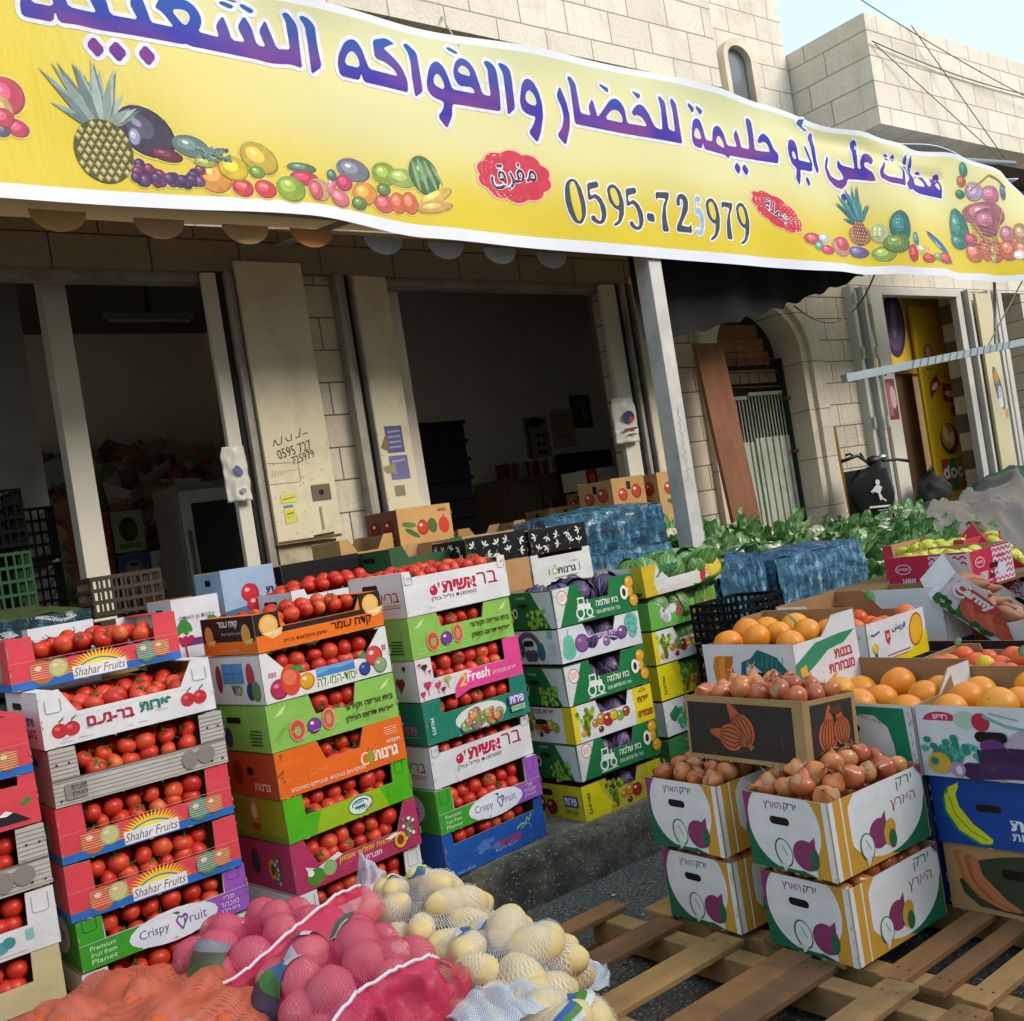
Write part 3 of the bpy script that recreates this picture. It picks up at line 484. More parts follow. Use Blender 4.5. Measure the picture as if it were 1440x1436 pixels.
def smooth(p):                                     # one corner-cutting pass keeps long straight strokes crisp
    out = []
    n = len(p)
    for i in range(n):
        a, b = p[i], p[(i + 1) % n]
        L = math.hypot(b[0] - a[0], b[1] - a[1]); k = min(.25, .012 / (L + 1e-6))
        out += [(a[0] + (b[0] - a[0]) * k, a[1] + (b[1] - a[1]) * k), (b[0] - (b[0] - a[0]) * k, b[1] - (b[1] - a[1]) * k)]
    return out
def paths(sx): return [(q[0], smooth([(int(a.split(',')[0]) / 1000, 3 + int(a.split(',')[1]) / 1000) for a in q[1:].split()])) for q in sx.split('|')]
bm_ = lambda h: {'INK': INK, 'BAN': BAN}.get(h) or mat(h, .5, .28, 22, spec=.12)
lp, dp = paths(LET), paths(DIG)
c = BC()
c.layer = 1
for k, p in lp: outline(c, p, .021, 'e6e8f2')
c.layer = 3
for k, p in dp: outline(c, p, .012, 'eeeef2')
c.layer = 32
for k, p in lp + dp:
    if k == 'f' and (k, p) in lp: c.poly(p, 'INK', True)
    elif k == 'f': c.poly(p, '454b58', True)
    elif k == 'g': c.poly(p, '9fc0d8', True)
c.layer = 62
for k, p in lp + dp:
    if k == 'h': c.poly(p, 'BAN', True)
c.layer = 75
for k, p in lp:
    if k == 'h': outline(c, [(x * 1., z) for x, z in p], .007, 'd8dae6')
c.layer = 10
for u, v, ru, rv, rot in ((3.997, 3.70, .262, .148, 0), (6.49, 3.65, .285, .105, -22)):
    for kk, h in ((1.06, 'f0c0a0'), (1.0, 'cf3a52')):
        pts = [(u + (ru * kk * (1 + .09 * abs(math.sin(5 * a)) - .05)) * math.cos(a) * math.cos(R(rot)) - rv * kk * (1 + .12 * abs(math.sin(5 * a)) - .05) * math.sin(a) * math.sin(R(rot)), v + ru * kk * (1 + .09 * abs(math.sin(5 * a)) - .05) * math.cos(a) * math.sin(R(rot)) + rv * kk * (1 + .12 * abs(math.sin(5 * a)) - .05) * math.sin(a) * math.cos(R(rot))) for a in [2 * math.pi * i / 60 for i in range(60)]]
        c.poly(pts, h)
for tx, u, v, wd, ht, rot in (('\uFED5\uFEAE\uFED4\uFEE3', 3.99, 3.70, .34, .16, 6), ('\uFE94\uFEE0\uFEE4\uFE9F', 6.49, 3.65, .3, .12, -24)):
    c.text(tx, u, v, wd * 1.02, ht * 1.04, 'eeeaf0', rot, .05, heb=False); c.text(tx, u, v, wd, ht, '3a3550', rot, .012, heb=False)
# fruit picture printed on the vinyl
def shade(h, f): return ''.join('%02x' % max(0, min(255, int((int(h[i:i + 2], 16) * .82 + 34) * f + (255 * (f - 1) * .35 if f > 1 else 0)))) for i in (0, 2, 4))
fr = [q.split(',') for q in FRU.split('|')]
c.layer = 7
for q in fr:
    u, v, a, b, r = (int(z) for z in q[1:]); c.ell(u / 1000, 3 + v / 1000, a / 1000 * 1.03 + .006, b / 1000 * 1.03 + .006, 'e0d070', r, keep=True)
for i, q in enumerate(fr):
    h = q[0]; u, v, a, b, r = (int(z) for z in q[1:]); u, v, a, b = u / 1000, 3 + v / 1000, a / 1000, b / 1000
    c.layer = 10 + 5 * (i % 14)
    c.ell(u, v, a, b, shade(h, .8), r); c.ell(u - a * .04, v + b * .05, a * .93, b * .93, shade(h, .97), r)
    if a > .02: c.ell(u - a * .2, v + b * .22, a * .5, b * .48, shade(h, 1.14), r); c.ell(u - a * .28, v + b * .36, a * .18, b * .14, shade(h, 1.5), r)
def pine(u, v, ru, rv, lh, n=5, cols=('a8a060', '57563a', 'd8cc90'), leafc=('8f9f98', 'a8b8b4', '6f8080'), tilt=0):
    for k in range(34):
        f = (k * 7 % 34) / 33; a = R(90 + tilt + (f - .5) * (150 if k < 16 else 70)); L = lh * (rnd.uniform(.45, .7) if k < 16 else rnd.uniform(.75, 1.05)); bx_, bz = u + (f - .5) * -.05, v + rv * .8; ex, ez = bx_ + L * math.cos(a), bz + L * math.sin(a)
        mx_, mz = bx_ + L * .45 * math.cos(a), bz + L * .45 * math.sin(a); nx, nz = -math.sin(a) * .02, math.cos(a) * .02; c.poly([(bx_ + nx * .6, bz + nz * .6), (bx_ - nx * .6, bz - nz * .6), (mx_ - nx, mz - nz), (ex, ez), (mx_ + nx, mz + nz)], leafc[k % 3])
    c.poly(circ(u, v, ru, rv, 0, 28), cols[1]); L0 = c.layer
    for i in range(-n - 2, n + 3):
        for k2 in range(-n - 2, n + 3):
            x, z = (i + (k2 % 2) * .5) * ru / n * 1.35, k2 * rv / n * 1.05
            if (x / ru) ** 2 + (z / rv) ** 2 < .93: dx, dz = ru / n * .56, rv / n * .62; c.layer = L0 + 6; c.poly([(u + x - dx, v + z), (u + x, v + z - dz), (u + x + dx, v + z), (u + x, v + z + dz)], cols[0], True); c.layer = L0 + 12; c.poly([(u + x - dx * .5, v + z + dz * .1), (u + x, v + z - dz * .3), (u + x + dx * .5, v + z + dz * .1), (u + x, v + z + dz * .6)], cols[2], True)
c.layer = 40; pine(1.60, 3.60, .128, .145, .30, tilt=8); c.layer = 40; pine(7.56, 3.555, .1, .1, .3, 4, ('c08a6a', '6a4a4a', 'e0b090'), ('4f8890', '6aa0a0', '3a7078'), tilt=28)
c.layer = 90
for k in range(14): c.line([(9.42 + k * .0, 3.50 + k * .018), (9.85, 3.44 + k * .018)], .004, '8a5060' if k % 2 else 'd8a0a0')
c.line([(9.47, 4.05), (9.75, 4.2), (10.1, 4.12)], .02, 'a88a5c'); c.line([(9.45, 3.75), (9.7, 3.45), (9.95, 3.9)], .025, 'b89070')
c.layer = 85
for k in range(60):
    u, v = rnd.uniform(2.02, 2.2), rnd.uniform(3.60, 3.66); c.ell(u, v, .01, .009, rnd.choice(('6a8478', '48605a', '8098a0')), keep=True)
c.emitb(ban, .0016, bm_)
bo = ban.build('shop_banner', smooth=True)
tag(bo, 'long yellow vinyl shop banner with purple Arabic lettering, a phone number and fruit pictures', 'banner')
# folded valance of the awning peeping out below
aw = tag(empty('shop_awning', (2, 4.75, 3.3)), 'dark tarpaulin awning over the shopfronts behind the yellow banner', 'awning')
TARP = mat('08090b', .85, .3, 5, bmp=.3, bscale=14)
CANOPY, ct, cb_ = new_mat('sunlit_canvas'); tr_ = N(ct, 'BsdfTranslucent'); tr_.inputs[0].default_value = (*lin('c8a878'), 1); cb_.inputs['Base Color'].default_value = (*lin('7a7468'), 1); cb_.inputs['Roughness'].default_value = .9
ms_ = N(ct, 'MixShader'); ms_.inputs[0].default_value = .35; ct.links.new(cb_.outputs[0], ms_.inputs[1]); ct.links.new(tr_.outputs[0], ms_.inputs[2]); ct.links.new(ms_.outputs[0], ct.nodes['Material Output'].inputs[0])
a = MB(); a.grid(lambda u, v: (-1 + u * 9.2, 4.64 + v * 1.2, 3.62 + .12 * v + .03 * math.sin(9 * u + 3 * v)), 60, 8, CANOPY); loc(a.build('canopy', smooth=True), aw)
def hang(u, v):
    x = 5.22 + u * 2.75; zt = 3.66 - .12 * u; zb = 2.78 + .12 * u + .40 * u ** 1.5 + .016 * math.sin(x * 21) + .02 * noise.noise((x * 9, 0, 0))
    return (x, 4.92 + .03 * math.sin(11 * u + 3 * v) + .02 * math.sin(31 * u), zb + (zt - zb) * v)
a = MB(); a.grid(hang, 80, 12, TARP); loc(a.build('hanging_flap', smooth=True), aw)
for x, z, h in ((.95, 3.36, 'd8a86a'), (1.41, 3.36, 'd8a86a'), (1.87, 3.35, 'cfa67c'), (2.31, 3.345, 'd2a878'), (2.68, 3.345, 'd09058'), (3.12, 3.325, 'b4b8c4'), (3.54, 3.315, 'b8bcc6'), (3.93, 3.30, 'c0c2c8'), (4.34, 3.285, 'a8a8ac')):
    a = MB(); a.prism(circ(x, z + .02, .125, .098, 0, 14, 180, 360), (0, 4.75, 0), (1, 0, 0), (0, 0, 1), (0, -1, 0), .004, mat(h, .8, .2, 8)); loc(a.build('valance_scallop'), aw)
a = MB(); a.tube([(-1, 4.66, 3.45), (8.2, 4.66, 3.34)], .02, STEEL)
for x in (1.0, 3.0, 7.9): a.tube([(x, 4.66, 3.44), (x, 5.84, 3.62)], .018, STEEL)
loc(a.build('frame'), aw)
# post
p = tag(empty('support_post', (5.1, 4.66, .22)), 'square off-white steel post holding up the awning and banner', 'post')
a = MB(); a.box((-.06, -.06, 0), (.06, .07, 3.32), mat('c9c6c0', .55, .15, 5, dirt='9a9488')); c = Canvas()
for k in range(9): c.line([(.03 + .008 * (k % 3), 1.55 + k * .055), (.06 + .01 * (k % 2), 1.57 + k * .055), (.05, 1.6 + k * .055)], .004, '8a8a98')
c.emit(a, (-.06, -.06, 0), (1, 0, 0), (0, 0, 1), (0, -1, 0)); o = a.build('post_shaft', p, bevel=.004)
a = MB(); a.box((-.1, -.1, 0), (.1, .11, .015), STEEL); a.build('base_plate', p)
# wires
wm = mat('6e6e6a', .6)
def wire(n, pts, r, lab, h=None):
    a = MB(); a.tube(pts, r, h or wm, 6); tag(a.build(n, smooth=True), lab, 'cable', 'overhead cables')
def sag(a, b, s, n=14): a, b = Vector(a), Vector(b); return [a.lerp(b, i / n) - Vector((0, 0, s * 4 * (i / n) * (1 - i / n))) for i in range(n + 1)]
wire('overhead_cable', sag((6.9, 4.85, 6.15), (12.6, 4.9, 5.25), 0.1), .0055, 'dark cable crossing the sky to the stone parapet on the right')
wire('overhead_cable', sag((8.86, 4.97, 5.52), (13.5, 4.96, 5.55), .12), .006, 'grey cable sagging along the upper parapet of the corner building')
wire('overhead_cable', sag((8.9, 4.97, 5.5), (10.7, 4.8, 4.5), .0), .005, 'thin wire running down across the parapet from its corner')
wire('overhead_cable', sag((9.6, 4.97, 5.8), (10.7, 4.8, 4.55), .0), .005, 'thin wire running down from the parapet top to the banner')
wire('tie_wire', sag((3.97, 5.0, 4.86), (3.74, 4.6, 4.45), 0), .005, 'pale tie wire from the stone balcony down to the banner', mat('b0b0ac', .5))
wire('drooping_cable', sag((7.05, 4.96, 3.05), (8.3, 4.97, 3.35), .26), .008, 'black cable drooping below the dark tarpaulin beside the arch')
wire('hanging_cable', sag((10.25, 4.6, 3.25), (9.95, 4.9, 2.66), .0), .007, 'pale cable from the banner down to the grey bar', mat('a8a69e', .6))
# grey bar held across the sweet shop
a = MB(); a.box((0, -.03, -.035), (5, .03, .035), mat('93a2a8', .45, .12, 5)); 
for k in range(15): a.tube([(1.0 + k * .13, -.036, -.04), (1.06 + k * .13, -.036, .04)], .005, mat('7a868a', .6), 5)
o = a.build('grey_bar', bevel=.004); o.location = (7.48, 4.9, 2.43); o.rotation_euler = (0, -.082, 0); tag(o, 'long grey metal bar slung across in front of the sweet shop', 'bar')
a = MB(); a.tube([(10.1, 4.9, 2.62), (10.4, 4.9, 3.7)], .015, STEEL); tag(a.build('bar_hanger'), 'thin steel rod holding up the grey bar under the banner', 'rod')
a = MB(); a.tube([(9.0, 4.85, 4.42), (10.9, 4.8, 4.52)], .022, mat('7d8c92', .5)); tag(a.build('banner_rail'), 'thin grey pipe above the right end of the banner', 'pipe')
a = MB(); a.grid(lambda u, v: (7.2 + 3.5 * u, 4.7 + .35 * v, 4.30 + .17 * math.sin(math.pi * min(1, u * 1.1)) - .05 * v + .03 * math.sin(13 * u)), 40, 4, mat('c6d4ea', .5, .15, 3)); tag(a.build('folded_sheet', smooth=True, solid=.01), 'pale blue plastic sheet folded behind the top edge of the banner', 'sheet')
# plank, rod
a = MB(); a.box((-.17, -.015, 0), (.17, .02, 2.45), mat('8a5a3e', .85, .3, 3, bmp=.4, bscale=30, dirt='6a4630', stretch=(3, 3, .6)))
o = a.build('wooden_board', bevel=.003); o.location = (6.62, 5.36, .45); o.rotation_euler = (-.08, .005, 0); tag(o, 'tall reddish brown board leaning beside the arched doorway', 'board')
a = MB(); a.tube([(8.64, 5.72, .3), (8.62, 5.81, 1.3), (8.63, 5.84, 2.12)], .016, mat('b9823c', .7, .2, 8)); tag(a.build('wooden_stick'), 'thin yellow wooden stick leaning on the stone wall by the scooter', 'stick')
# ------------------------------------------------------------------ cardboard crates
BROWN = '9a7650'; KRAFT = 'b98f60'
def crate_mats(h): return card(h)
def crate(label, x, y, z, rz, Wd, D, H, base, front=None, left=None, right=None, cut=None, sidecut=None, inner=BROWN, group='cardboard crates of tomatoes', name='cardboard_crate', side_base=None, rot=None, flaps=True, th=.006, bulge=0, back_cut=True, flap_h=None, bh=0):
    r = tag(empty(name, (x, y, z), rz, rot=rot or (rnd.uniform(-.007, .007), rnd.uniform(-.007, .007), rz)), label, 'crate', group)
    m, mi, me = card(base), mat(inner, .8, .15, 6), mat('a88a62', .85, .2, 10)
    sb = card(side_base or base)
    prof = [(0, 0), (Wd, 0), (Wd, H)] + ([(Wd - cut[0], H), (Wd - cut[0] - cut[2], cut[1]), (cut[0] + cut[2], cut[1]), (cut[0], H)] if cut else []) + [(0, H)]
    bp = [(Wd - a, b) for a, b in prof][::-1]
    if not back_cut: bp = [(0, 0), (Wd, 0), (Wd, H), (0, H)]
    f = MB()
    f.prism(prof, (0, 0, 0), (1, 0, 0), (0, 0, 1), (0, -1, 0), th, m, mi, me)
    if front: c = Canvas(); front(c, Wd, H); c.emit(f, (0, 0, 0), (1, 0, 0), (0, 0, 1), (0, -1, 0), .0006)
    c = Canvas(); c.layer = 60                       # worn edges: brown board showing at corners and rims
    for k in range(9):
        e, t_ = rnd.choice('lrb'), rnd.random(); s_ = rnd.uniform(.003, .011)
        if e == 'b': u = t_ * (Wd - .03); c.poly([(u, 0), (u + s_ * 2.2, 0), (u + s_ * 1.4, s_ * .5), (u + s_ * .4, s_ * .4)], 'b09a78', True)
        else: u = 0 if e == 'l' else Wd; sg = 1 if e == 'l' else -1; v = t_ * (H - .03); c.poly([(u, v), (u + sg * s_ * .45, v + s_ * .5), (u + sg * s_ * .3, v + s_ * 1.6), (u, v + s_ * 2)], 'b09a78', True)
    c.emit(f, (0, 0, 0), (1, 0, 0), (0, 0, 1), (0, -1, 0), .0006)
    f.build('front_panel', r)
    if bh: bp = [(0, 0), (Wd, 0), (Wd, H + bh), (0, H + bh)]
    f = MB(); f.prism(bp, (Wd, D, 0), (-1, 0, 0), (0, 0, 1), (0, 1, 0), th, sb, mi, me); f.build('back_panel', r)
    sp = [(0, 0), (D - 2 * th, 0), (D - 2 * th, H - .004)] + ([(D - 2 * th - sidecut[0], H - .004), (D - 2 * th - sidecut[0] - .02, sidecut[1]), (sidecut[0] + .02, sidecut[1]), (sidecut[0], H - .004)] if sidecut else []) + [(0, H - .004)]
    for dr, O, U, Nn in ((left, (0, D - th, 0), (0, -1, 0), (-1, 0, 0)), (right, (Wd, th, 0), (0, 1, 0), (1, 0, 0))):
        if bh: L_ = D - 2 * th; sp = [(0, 0), (L_, 0), (L_, H - .004), (L_ * .55, H - .004), (L_ * .35, H + bh - .004), (0, H + bh - .004)]; sp = sp if Nn[0] < 0 else [(L_ - a_, b_) for a_, b_ in sp][::-1]
        f = MB(); f.prism(sp, O, U, (0, 0, 1), Nn, th, sb, mi, me)
        if dr: c = Canvas(); dr(c, D - 2 * th, H); c.emit(f, O, U, (0, 0, 1), Nn, .0006)
        f.build('side_panel', r)
    f = MB(); f.box((th, th, .002), (Wd - th, D - th, .008), mi); f.build('base_panel', r)
    if flaps:
        fw_ = (cut[0] if cut else .08) * .9
        for a in (0, 1):
            f = MB()
            f.box((th + (Wd - 2 * th - .045) * a, th + .001, H - .0035), (th + .045 + (Wd - 2 * th - .045) * a, D - th - .001, H + .0005), sb); f.build('corner_flap', r)
    return r
# --- small drawings
def apple(c, u, v, r, h='cc3038'):
    c.ell(u, v, r * 1.0, r * .95, h); c.ell(u - r * .25, v + r * .3, r * .35, r * .25, 'e06a68'); c.line([(u, v + r * .8), (u + r * .15, v + r * 1.3)], r * .12, '3a5a30'); c.poly([(u + r * .1, v + r * 1.05), (u + r * .6, v + r * 1.35), (u + r * .75, v + r * 1.7), (u + r * .3, v + r * 1.4)], '2e6a48')
def fruit(c, u, v, r, h, h2, hl=None):
    c.ell(u, v, r, r * .97, h2); c.ell(u - r * .06, v + r * .06, r * .86, r * .84, h); c.ell(u - r * .3, v + r * .35, r * .28, r * .2, hl or 'f0d8c0')
def grapes(c, u, v, s, h='7aa030', h2='a8c850', n=26):
    for k in range(n): a = k / n; w_ = (1 - a) * .5; c.ell(u + s * rnd.uniform(-w_, w_), v + s * (.5 - a), s * .11, s * .11, h2 if k % 3 else h, n=8, keep=True)
def slots(c, u, v, w_=.09, h_=.024): c.poly(circ(u - w_ / 2, v, h_ / 2, h_ / 2, 0, 8, 90, 270) + circ(u + w_ / 2, v, h_ / 2, h_ / 2, 0, 8, -90, 90), '1e1712')
def tab(c, u, v, w_, h_, h='8f9098'): c.line([(u, v + h_), (u, v), (u + w_ * .15, v - h_ * .1), (u + w_ * .85, v - h_ * .1), (u + w_, v), (u + w_, v + h_)], .0022, h)
def scuffs(c, W_, H_, n=5, h='d8d2c8'):
    for k in range(n): x, z = rnd.uniform(.02, W_ - .06), rnd.uniform(.01, H_ * .4); c.line([(x, z), (x + rnd.uniform(.01, .05), z + rnd.uniform(-.004, .006))], .0014, h)
def rnd_lines(c, u, v, w_, n, h, dz=.009, t=.004):
    for k in range(n): c.line([(u + rnd.uniform(0, .2) * w_, v - k * dz), (u + w_, v - k * dz)], t, h)
# --- designs: front(c, W, H)
def d_shahar(c, W_, H_):
    c.rect(0, .0, W_, .028, '2f6fc0'); c.line([(0, .095), (W_, .095)], .0012, 'f0a0a0')
    n = 22; pts = []
    for k in range(2 * n + 1): a = R(8 + 164 * k / (2 * n)); r = .105 if k % 2 else .068; pts.append((.30 + r * 1.15 * math.cos(a), .018 + r * .78 * math.sin(a)))
    c.poly(pts, 'f4d024'); c.poly(circ(.30, .02, .075, .046, 0, 16, 10, 170), 'f0e04a'); c.line(circ(.30, .012, .085, .052, 0, 12, 20, 160), .005, '2f6fc0')
    c.rect(.205, .004, .395, .047, 'e8e6ec'); c.text('Shahar Fruits', .30, .026, .18, .03, '5a6a34', heb=False, shear=.25)
    for s, a in ((.105, 0), (.475, 1)):
        fruit(c, s, .05, .042, 'd8583c' if not a else '6a9080', 'b8783c' if not a else '4a7868'); fruit(c, s + .055, .055, .034, 'c8c078' if not a else 'd07848', '9aa060' if not a else 'c05a3c')
        for k in range(7): c.line([(s - .04, .03 + k * .008), (s + .085, .03 + k * .008)], .0014, 'e8e4c0')
def s_red(c, W_, H_): c.rect(0, 0, W_, .028, '2f6fc0'); c.ell(W_ * .7, .08, .03, .05, '8aa080'); c.ell(W_ * .4, .07, .05, .04, 'c84a40'); slots(c, W_ / 2, H_ - .045)
def d_barneam(c, W_, H_):
    for u in (.055, .095): apple(c, u, .052, .026, 'c83440')
    for u in (.50, .545): apple(c, u, .056, .026, 'c83440')
    c.text('בר-נעם', .225, .062, .16, .034, 'b02a48', bold=.035); c.text('פירות', .385, .068, .115, .034, '2a7a60', bold=.035)
    tab(c, .02, .12, .05, .04); tab(c, .53, .12, .05, .04); scuffs(c, W_, H_, 8, '9a9a9a'); c.line([(.1, .09), (.5, .095)], .001, 'c0c0c4')
def s_barneam(c, W_, H_): c.text('בר-נעם', W_ * .7, .05, .11, .03, 'b02a48', bold=.035); c.text('פירות', W_ * .7, .09, .09, .028, '4a3a58', bold=.03); c.ell(W_ * .35, .07, .03, .035, 'a83440'); slots(c, W_ * .35, H_ - .05)
def d_wood(c, W_, H_):
    for k in range(13):
        v = .008 + k * H_ / 13.5
        if v < .085: c.line([(0, v), (.2, v + rnd.uniform(-.003, .003)), (.4, v), (W_, v + rnd.uniform(-.002, .003))], .0016, '6a665f')
        else:
            for a in (0, W_ - .085): c.line([(a, v), (a + .085, v)], .0016, '6f6b64')
    for u in (.02, .06, .54, .58): c.ell(u, .14, .004, .004, '44413c'); c.ell(u, .02, .004, .004, '44413c')
    c.line([(0, .088), (W_, .088)], .003, '55524c'); c.ell(.46, .045, .028, .034, '8d8780'); c.ell(.52, .05, .033, .032, '8d8780'); c.line([(.515, .08), (.53, .095)], .004, '8d8780')
    c.rect(.035, .018, .105, .07, '8f8a83'); c.text('תוצרת', .08, .056, .05, .016, '4c4843', bold=.02); c.text('הגולן', .08, .034, .05, .018, '4c4843', bold=.02)
def s_wood(c, W_, H_):
    for k in range(12): c.line([(0, .01 + k * H_ / 13), (W_, .01 + k * H_ / 13 + rnd.uniform(-.003, .003))], .0016, '6a665f')
    slots(c, W_ / 2, H_ - .05)
def crispy_words(c, u, v, w_):
    c.text('Crispy', u - w_ * .27, v, w_ * .42, .04, '5a4a6a', heb=False); c.text('Fruit', u + w_ * .32, v + .004, w_ * .34, .034, '7a5aa0', heb=False)
    c.line([(u + .035, v + .018), (u + .045, v + .026), (u + .052, v + .012), (u + .03, v - .024), (u + .012, v + .01), (u + .02, v + .024), (u + .035, v + .016)], .006, '7a4aa0'); c.line([(u + .05, v + .01), (u + .03, v - .022)], .005, '3a8a4a'); c.poly([(u + .02, v + .03), (u + .0, v + .042), (u + .015, v + .045), (u + .03, v + .034)], '2f8040')
def d_crispy(c, W_, H_):
    c.rect(0, 0, .2, .084, '3fa02e'); c.rect(0, .084, .085, H_, '3fa02e'); c.rect(.40, 0, W_, .084, '9a58b8'); c.rect(W_ - .085, .084, W_, H_, '9a58b8')
    c.poly(circ(.32, .043, .16, .055, 0, 20), 'e2e4ee'); c.rect(.2, .001, .44, .084, 'e2e4ee'); crispy_words(c, .315, .042, .25)
    for k, s in enumerate(('Premium', 'fruit from', 'Planet')): c.text(s, .075, .066 - k * .022, .085, .016, 'd8f0d0', heb=False, shear=.2)
    for k, s in enumerate(('פרי', 'מובחר', 'מגולן')): c.text(s, .525, .066 - k * .022, .07 if k else .04, .016, 'eadcf2', shear=.2)
    tab(c, .02, .13, .045, .05, '2c7a22'); tab(c, .53, .13, .045, .05, '7a40a0'); c.line([(0, .085), (W_, .085)], .0015, 'd8d8dc')
def s_crispy(c, W_, H_): c.rect(0, 0, W_, H_, '3fa02e'); c.poly(circ(W_ * .45, .1, .13, .075, 0, 20), 'd8d8ea'); c.text('Fruit', W_ * .5, .1, .14, .04, '5a4a7a', heb=False); c.rect(0, 0, W_ * .3, H_, '8048a0')
def d_omer(c, W_, H_):
    c.rect(0, .062, .11, H_, '2a2422'); c.rect(W_ - .11, .062, W_, H_, '2a2422'); c.rect(.11, .062, W_ - .11, .083, '2a2422'); c.rect(0, 0, W_, .062, 'ef7420')
    for u, s in ((.06, 1), (.545, 1)):
        c.ell(u, .098, .042, .04, 'e8a44c'); c.ell(u, .098, .034, .032, 'f0c074'); c.poly([(u - .035, .07), (u + .06, .082), (u + .05, .056), (u + .01, .044)], 'f2c884'); c.poly([(u - .03, .066), (u + .05, .076), (u + .03, .058)], 'f6dca4')
    c.text('קדח עומר', .44, .036, .2, .04, '3a2416', bold=.025); c.text('שיווק וחקלאות בע״מ', .215, .026, .2, .02, '5a2e14', bold=.012)
def s_omer(c, W_, H_):
    c.rect(0, 0, W_, .05, 'ef7420'); c.rect(0, .05, W_, H_, '2a2422'); c.text('קדח עומר', W_ * .52, .115, .15, .032, 'e8e2d8', bold=.03); c.text('שיווק וחקלאות', W_ * .6, .08, .17, .014, 'c8c0b4')
    for u in (.05, W_ - .06): c.ell(u, .075, .032, .04, 'e8a44c'); c.poly([(u - .02, .05), (u + .05, .06), (u + .03, .035)], 'f2c884')
    scuffs(c, W_, H_, 3)
def d_yesod(c, W_, H_):
    c.rect(.235, .045, .42, .088, '6aa4d8'); c.poly([(.235, .06), (.3, .075), (.36, .07), (.42, .08), (.42, .045), (.235, .045)], '4a84c0'); c.rect(.235, .012, .42, .05, 'e4e4e0')
    c.text('יסוד-המעלה', .33, .034, .19, .042, '6a8a2a', bold=.02)
    fruit(c, .065, .045, .04, 'b83058', '8a2040', 'e080a0'); c.ell(.12, .07, .045, .06, 'd84a30'); c.ell(.115, .08, .03, .03, 'e87a50'); fruit(c, .19, .05, .034, 'e0a028', 'c07818'); c.poly([(.12, .12), (.17, .118), (.19, .09), (.14, .1)], '4a8a4a')
    fruit(c, .465, .04, .028, '34489a', '202a60', '7a90d0'); fruit(c, .52, .082, .042, 'd04a44', 'a83030'); fruit(c, .545, .04, .033, '8aa878', '6a8a60'); c.poly([(.44, .09), (.47, .115), (.48, .08)], '4a8a5a')
    for k in range(6): c.ell(.03 + .012 * (k % 3), .1 + .01 * (k // 3), .004, .004, 'd06a9a'); c.ell(.57 + .01 * (k % 2), .1 + .008 * (k // 2), .004, .004, 'd06a9a')
def s_yesod(c, W_, H_): c.rect(.1, .08, .26, .16, '5a94cc'); c.line([(.1, .12), (.26, .12)], .002, '2a5088'); c.line([(.18, .08), (.18, .16)], .002, '2a5088'); c.ell(.07, .1, .025, .055, '9a3a50'); c.ell(.31, .11, .03, .05, 'c04048'); c.ell(.3, .05, .03, .035, '2a4070'); c.ell(.34, .05, .03, .04, '6a8a50'); c.text('יסוד', .2, .055, .08, .04, '6a8a2a', bold=.02)
def d_green(c, W_, H_):
    for k in range(18): u, v = rnd.uniform(0, W_ - .05), rnd.uniform(.005, .07); c.poly([(u, v), (u + .03, v + .012), (u + .05, v + .03), (u + .02, v + .02)], rnd.choice(('8ec05a', '92c464', '7cb048')))
    for u in (.055, .545): c.poly([(u - .03, .125), (u, .15), (u + .03, .165), (u + .01, .135)], 'c8e0a0')
    c.ell(.12, .06, .036, .042, 'e0a070'); c.ell(.12, .06, .031, .037, 'd05048'); c.ell(.12, .056, .015, .018, '9ab060'); fruit(c, .195, .06, .031, '7a3a9a', '5a2a80'); c.ell(.262, .07, .03, .042, 'e0a080'); c.ell(.262, .07, .026, .037, 'cc5a50'); c.ell(.262, .07, .012, .022, 'c89058')
    c.text('בית אריזה וקירור', .46, .088, .24, .028, '4a3628', bold=.02); c.text('פירות דרום הגולן', .46, .045, .24, .028, '4a3628', bold=.02); scuffs(c, W_, H_, 6, 'd8e8c8')
def s_green(c, W_, H_):
    for k in range(8): u, v = rnd.uniform(0, W_ - .05), rnd.uniform(.03, .14); c.poly([(u, v), (u + .02, v + .012), (u + .03, v + .04), (u + .0, v + .02)], '93c068')
    slots(c, W_ * .35, H_ - .06); rnd_lines(c, W_ * .62, .08, .1, 5, '3a4a28', .013, .006); c.ell(W_ * .2, .05, .03, .04, '4a3a6a')
def d_orange(c, W_, H_):
    c.text('גרנות', .5, .048, .12, .044, 'f4e8dc', bold=.045); c.text('חקלאי', .545, .088, .07, .02, 'f4e8dc', bold=.02); c.ell(.40, .05, .026, .026, 'f0e0c8'); c.ell(.40, .05, .017, .02, 'ee6e24'); c.ell(.425, .05, .02, .026, '9aa030'); c.line([(.41, .075), (.425, .09)], .005, '4a7a30')
    c.text('מסקיעים באיכות, קוטפים באהבה!', .22, .02, .34, .02, 'f4e0d0', bold=.012); rnd_lines(c, .5, .145, .07, 4, 'f4c8a8', .009, .0025); scuffs(c, W_, H_, 12, 'f0a878')
    for k in range(7): c.ell(rnd.uniform(.0, .03), rnd.uniform(.06, .165), rnd.uniform(.003, .009), rnd.uniform(.002, .006), '9a5a38', rnd.uniform(0, 90), n=7)
def s_orange(c, W_, H_): c.text('גרנות', W_ * .7, .04, .12, .03, 'f0d0b8', bold=.03); c.ell(W_ * .25, .09, .04, .05, '8a3a20'); slots(c, W_ * .5, .1, .02, .03)
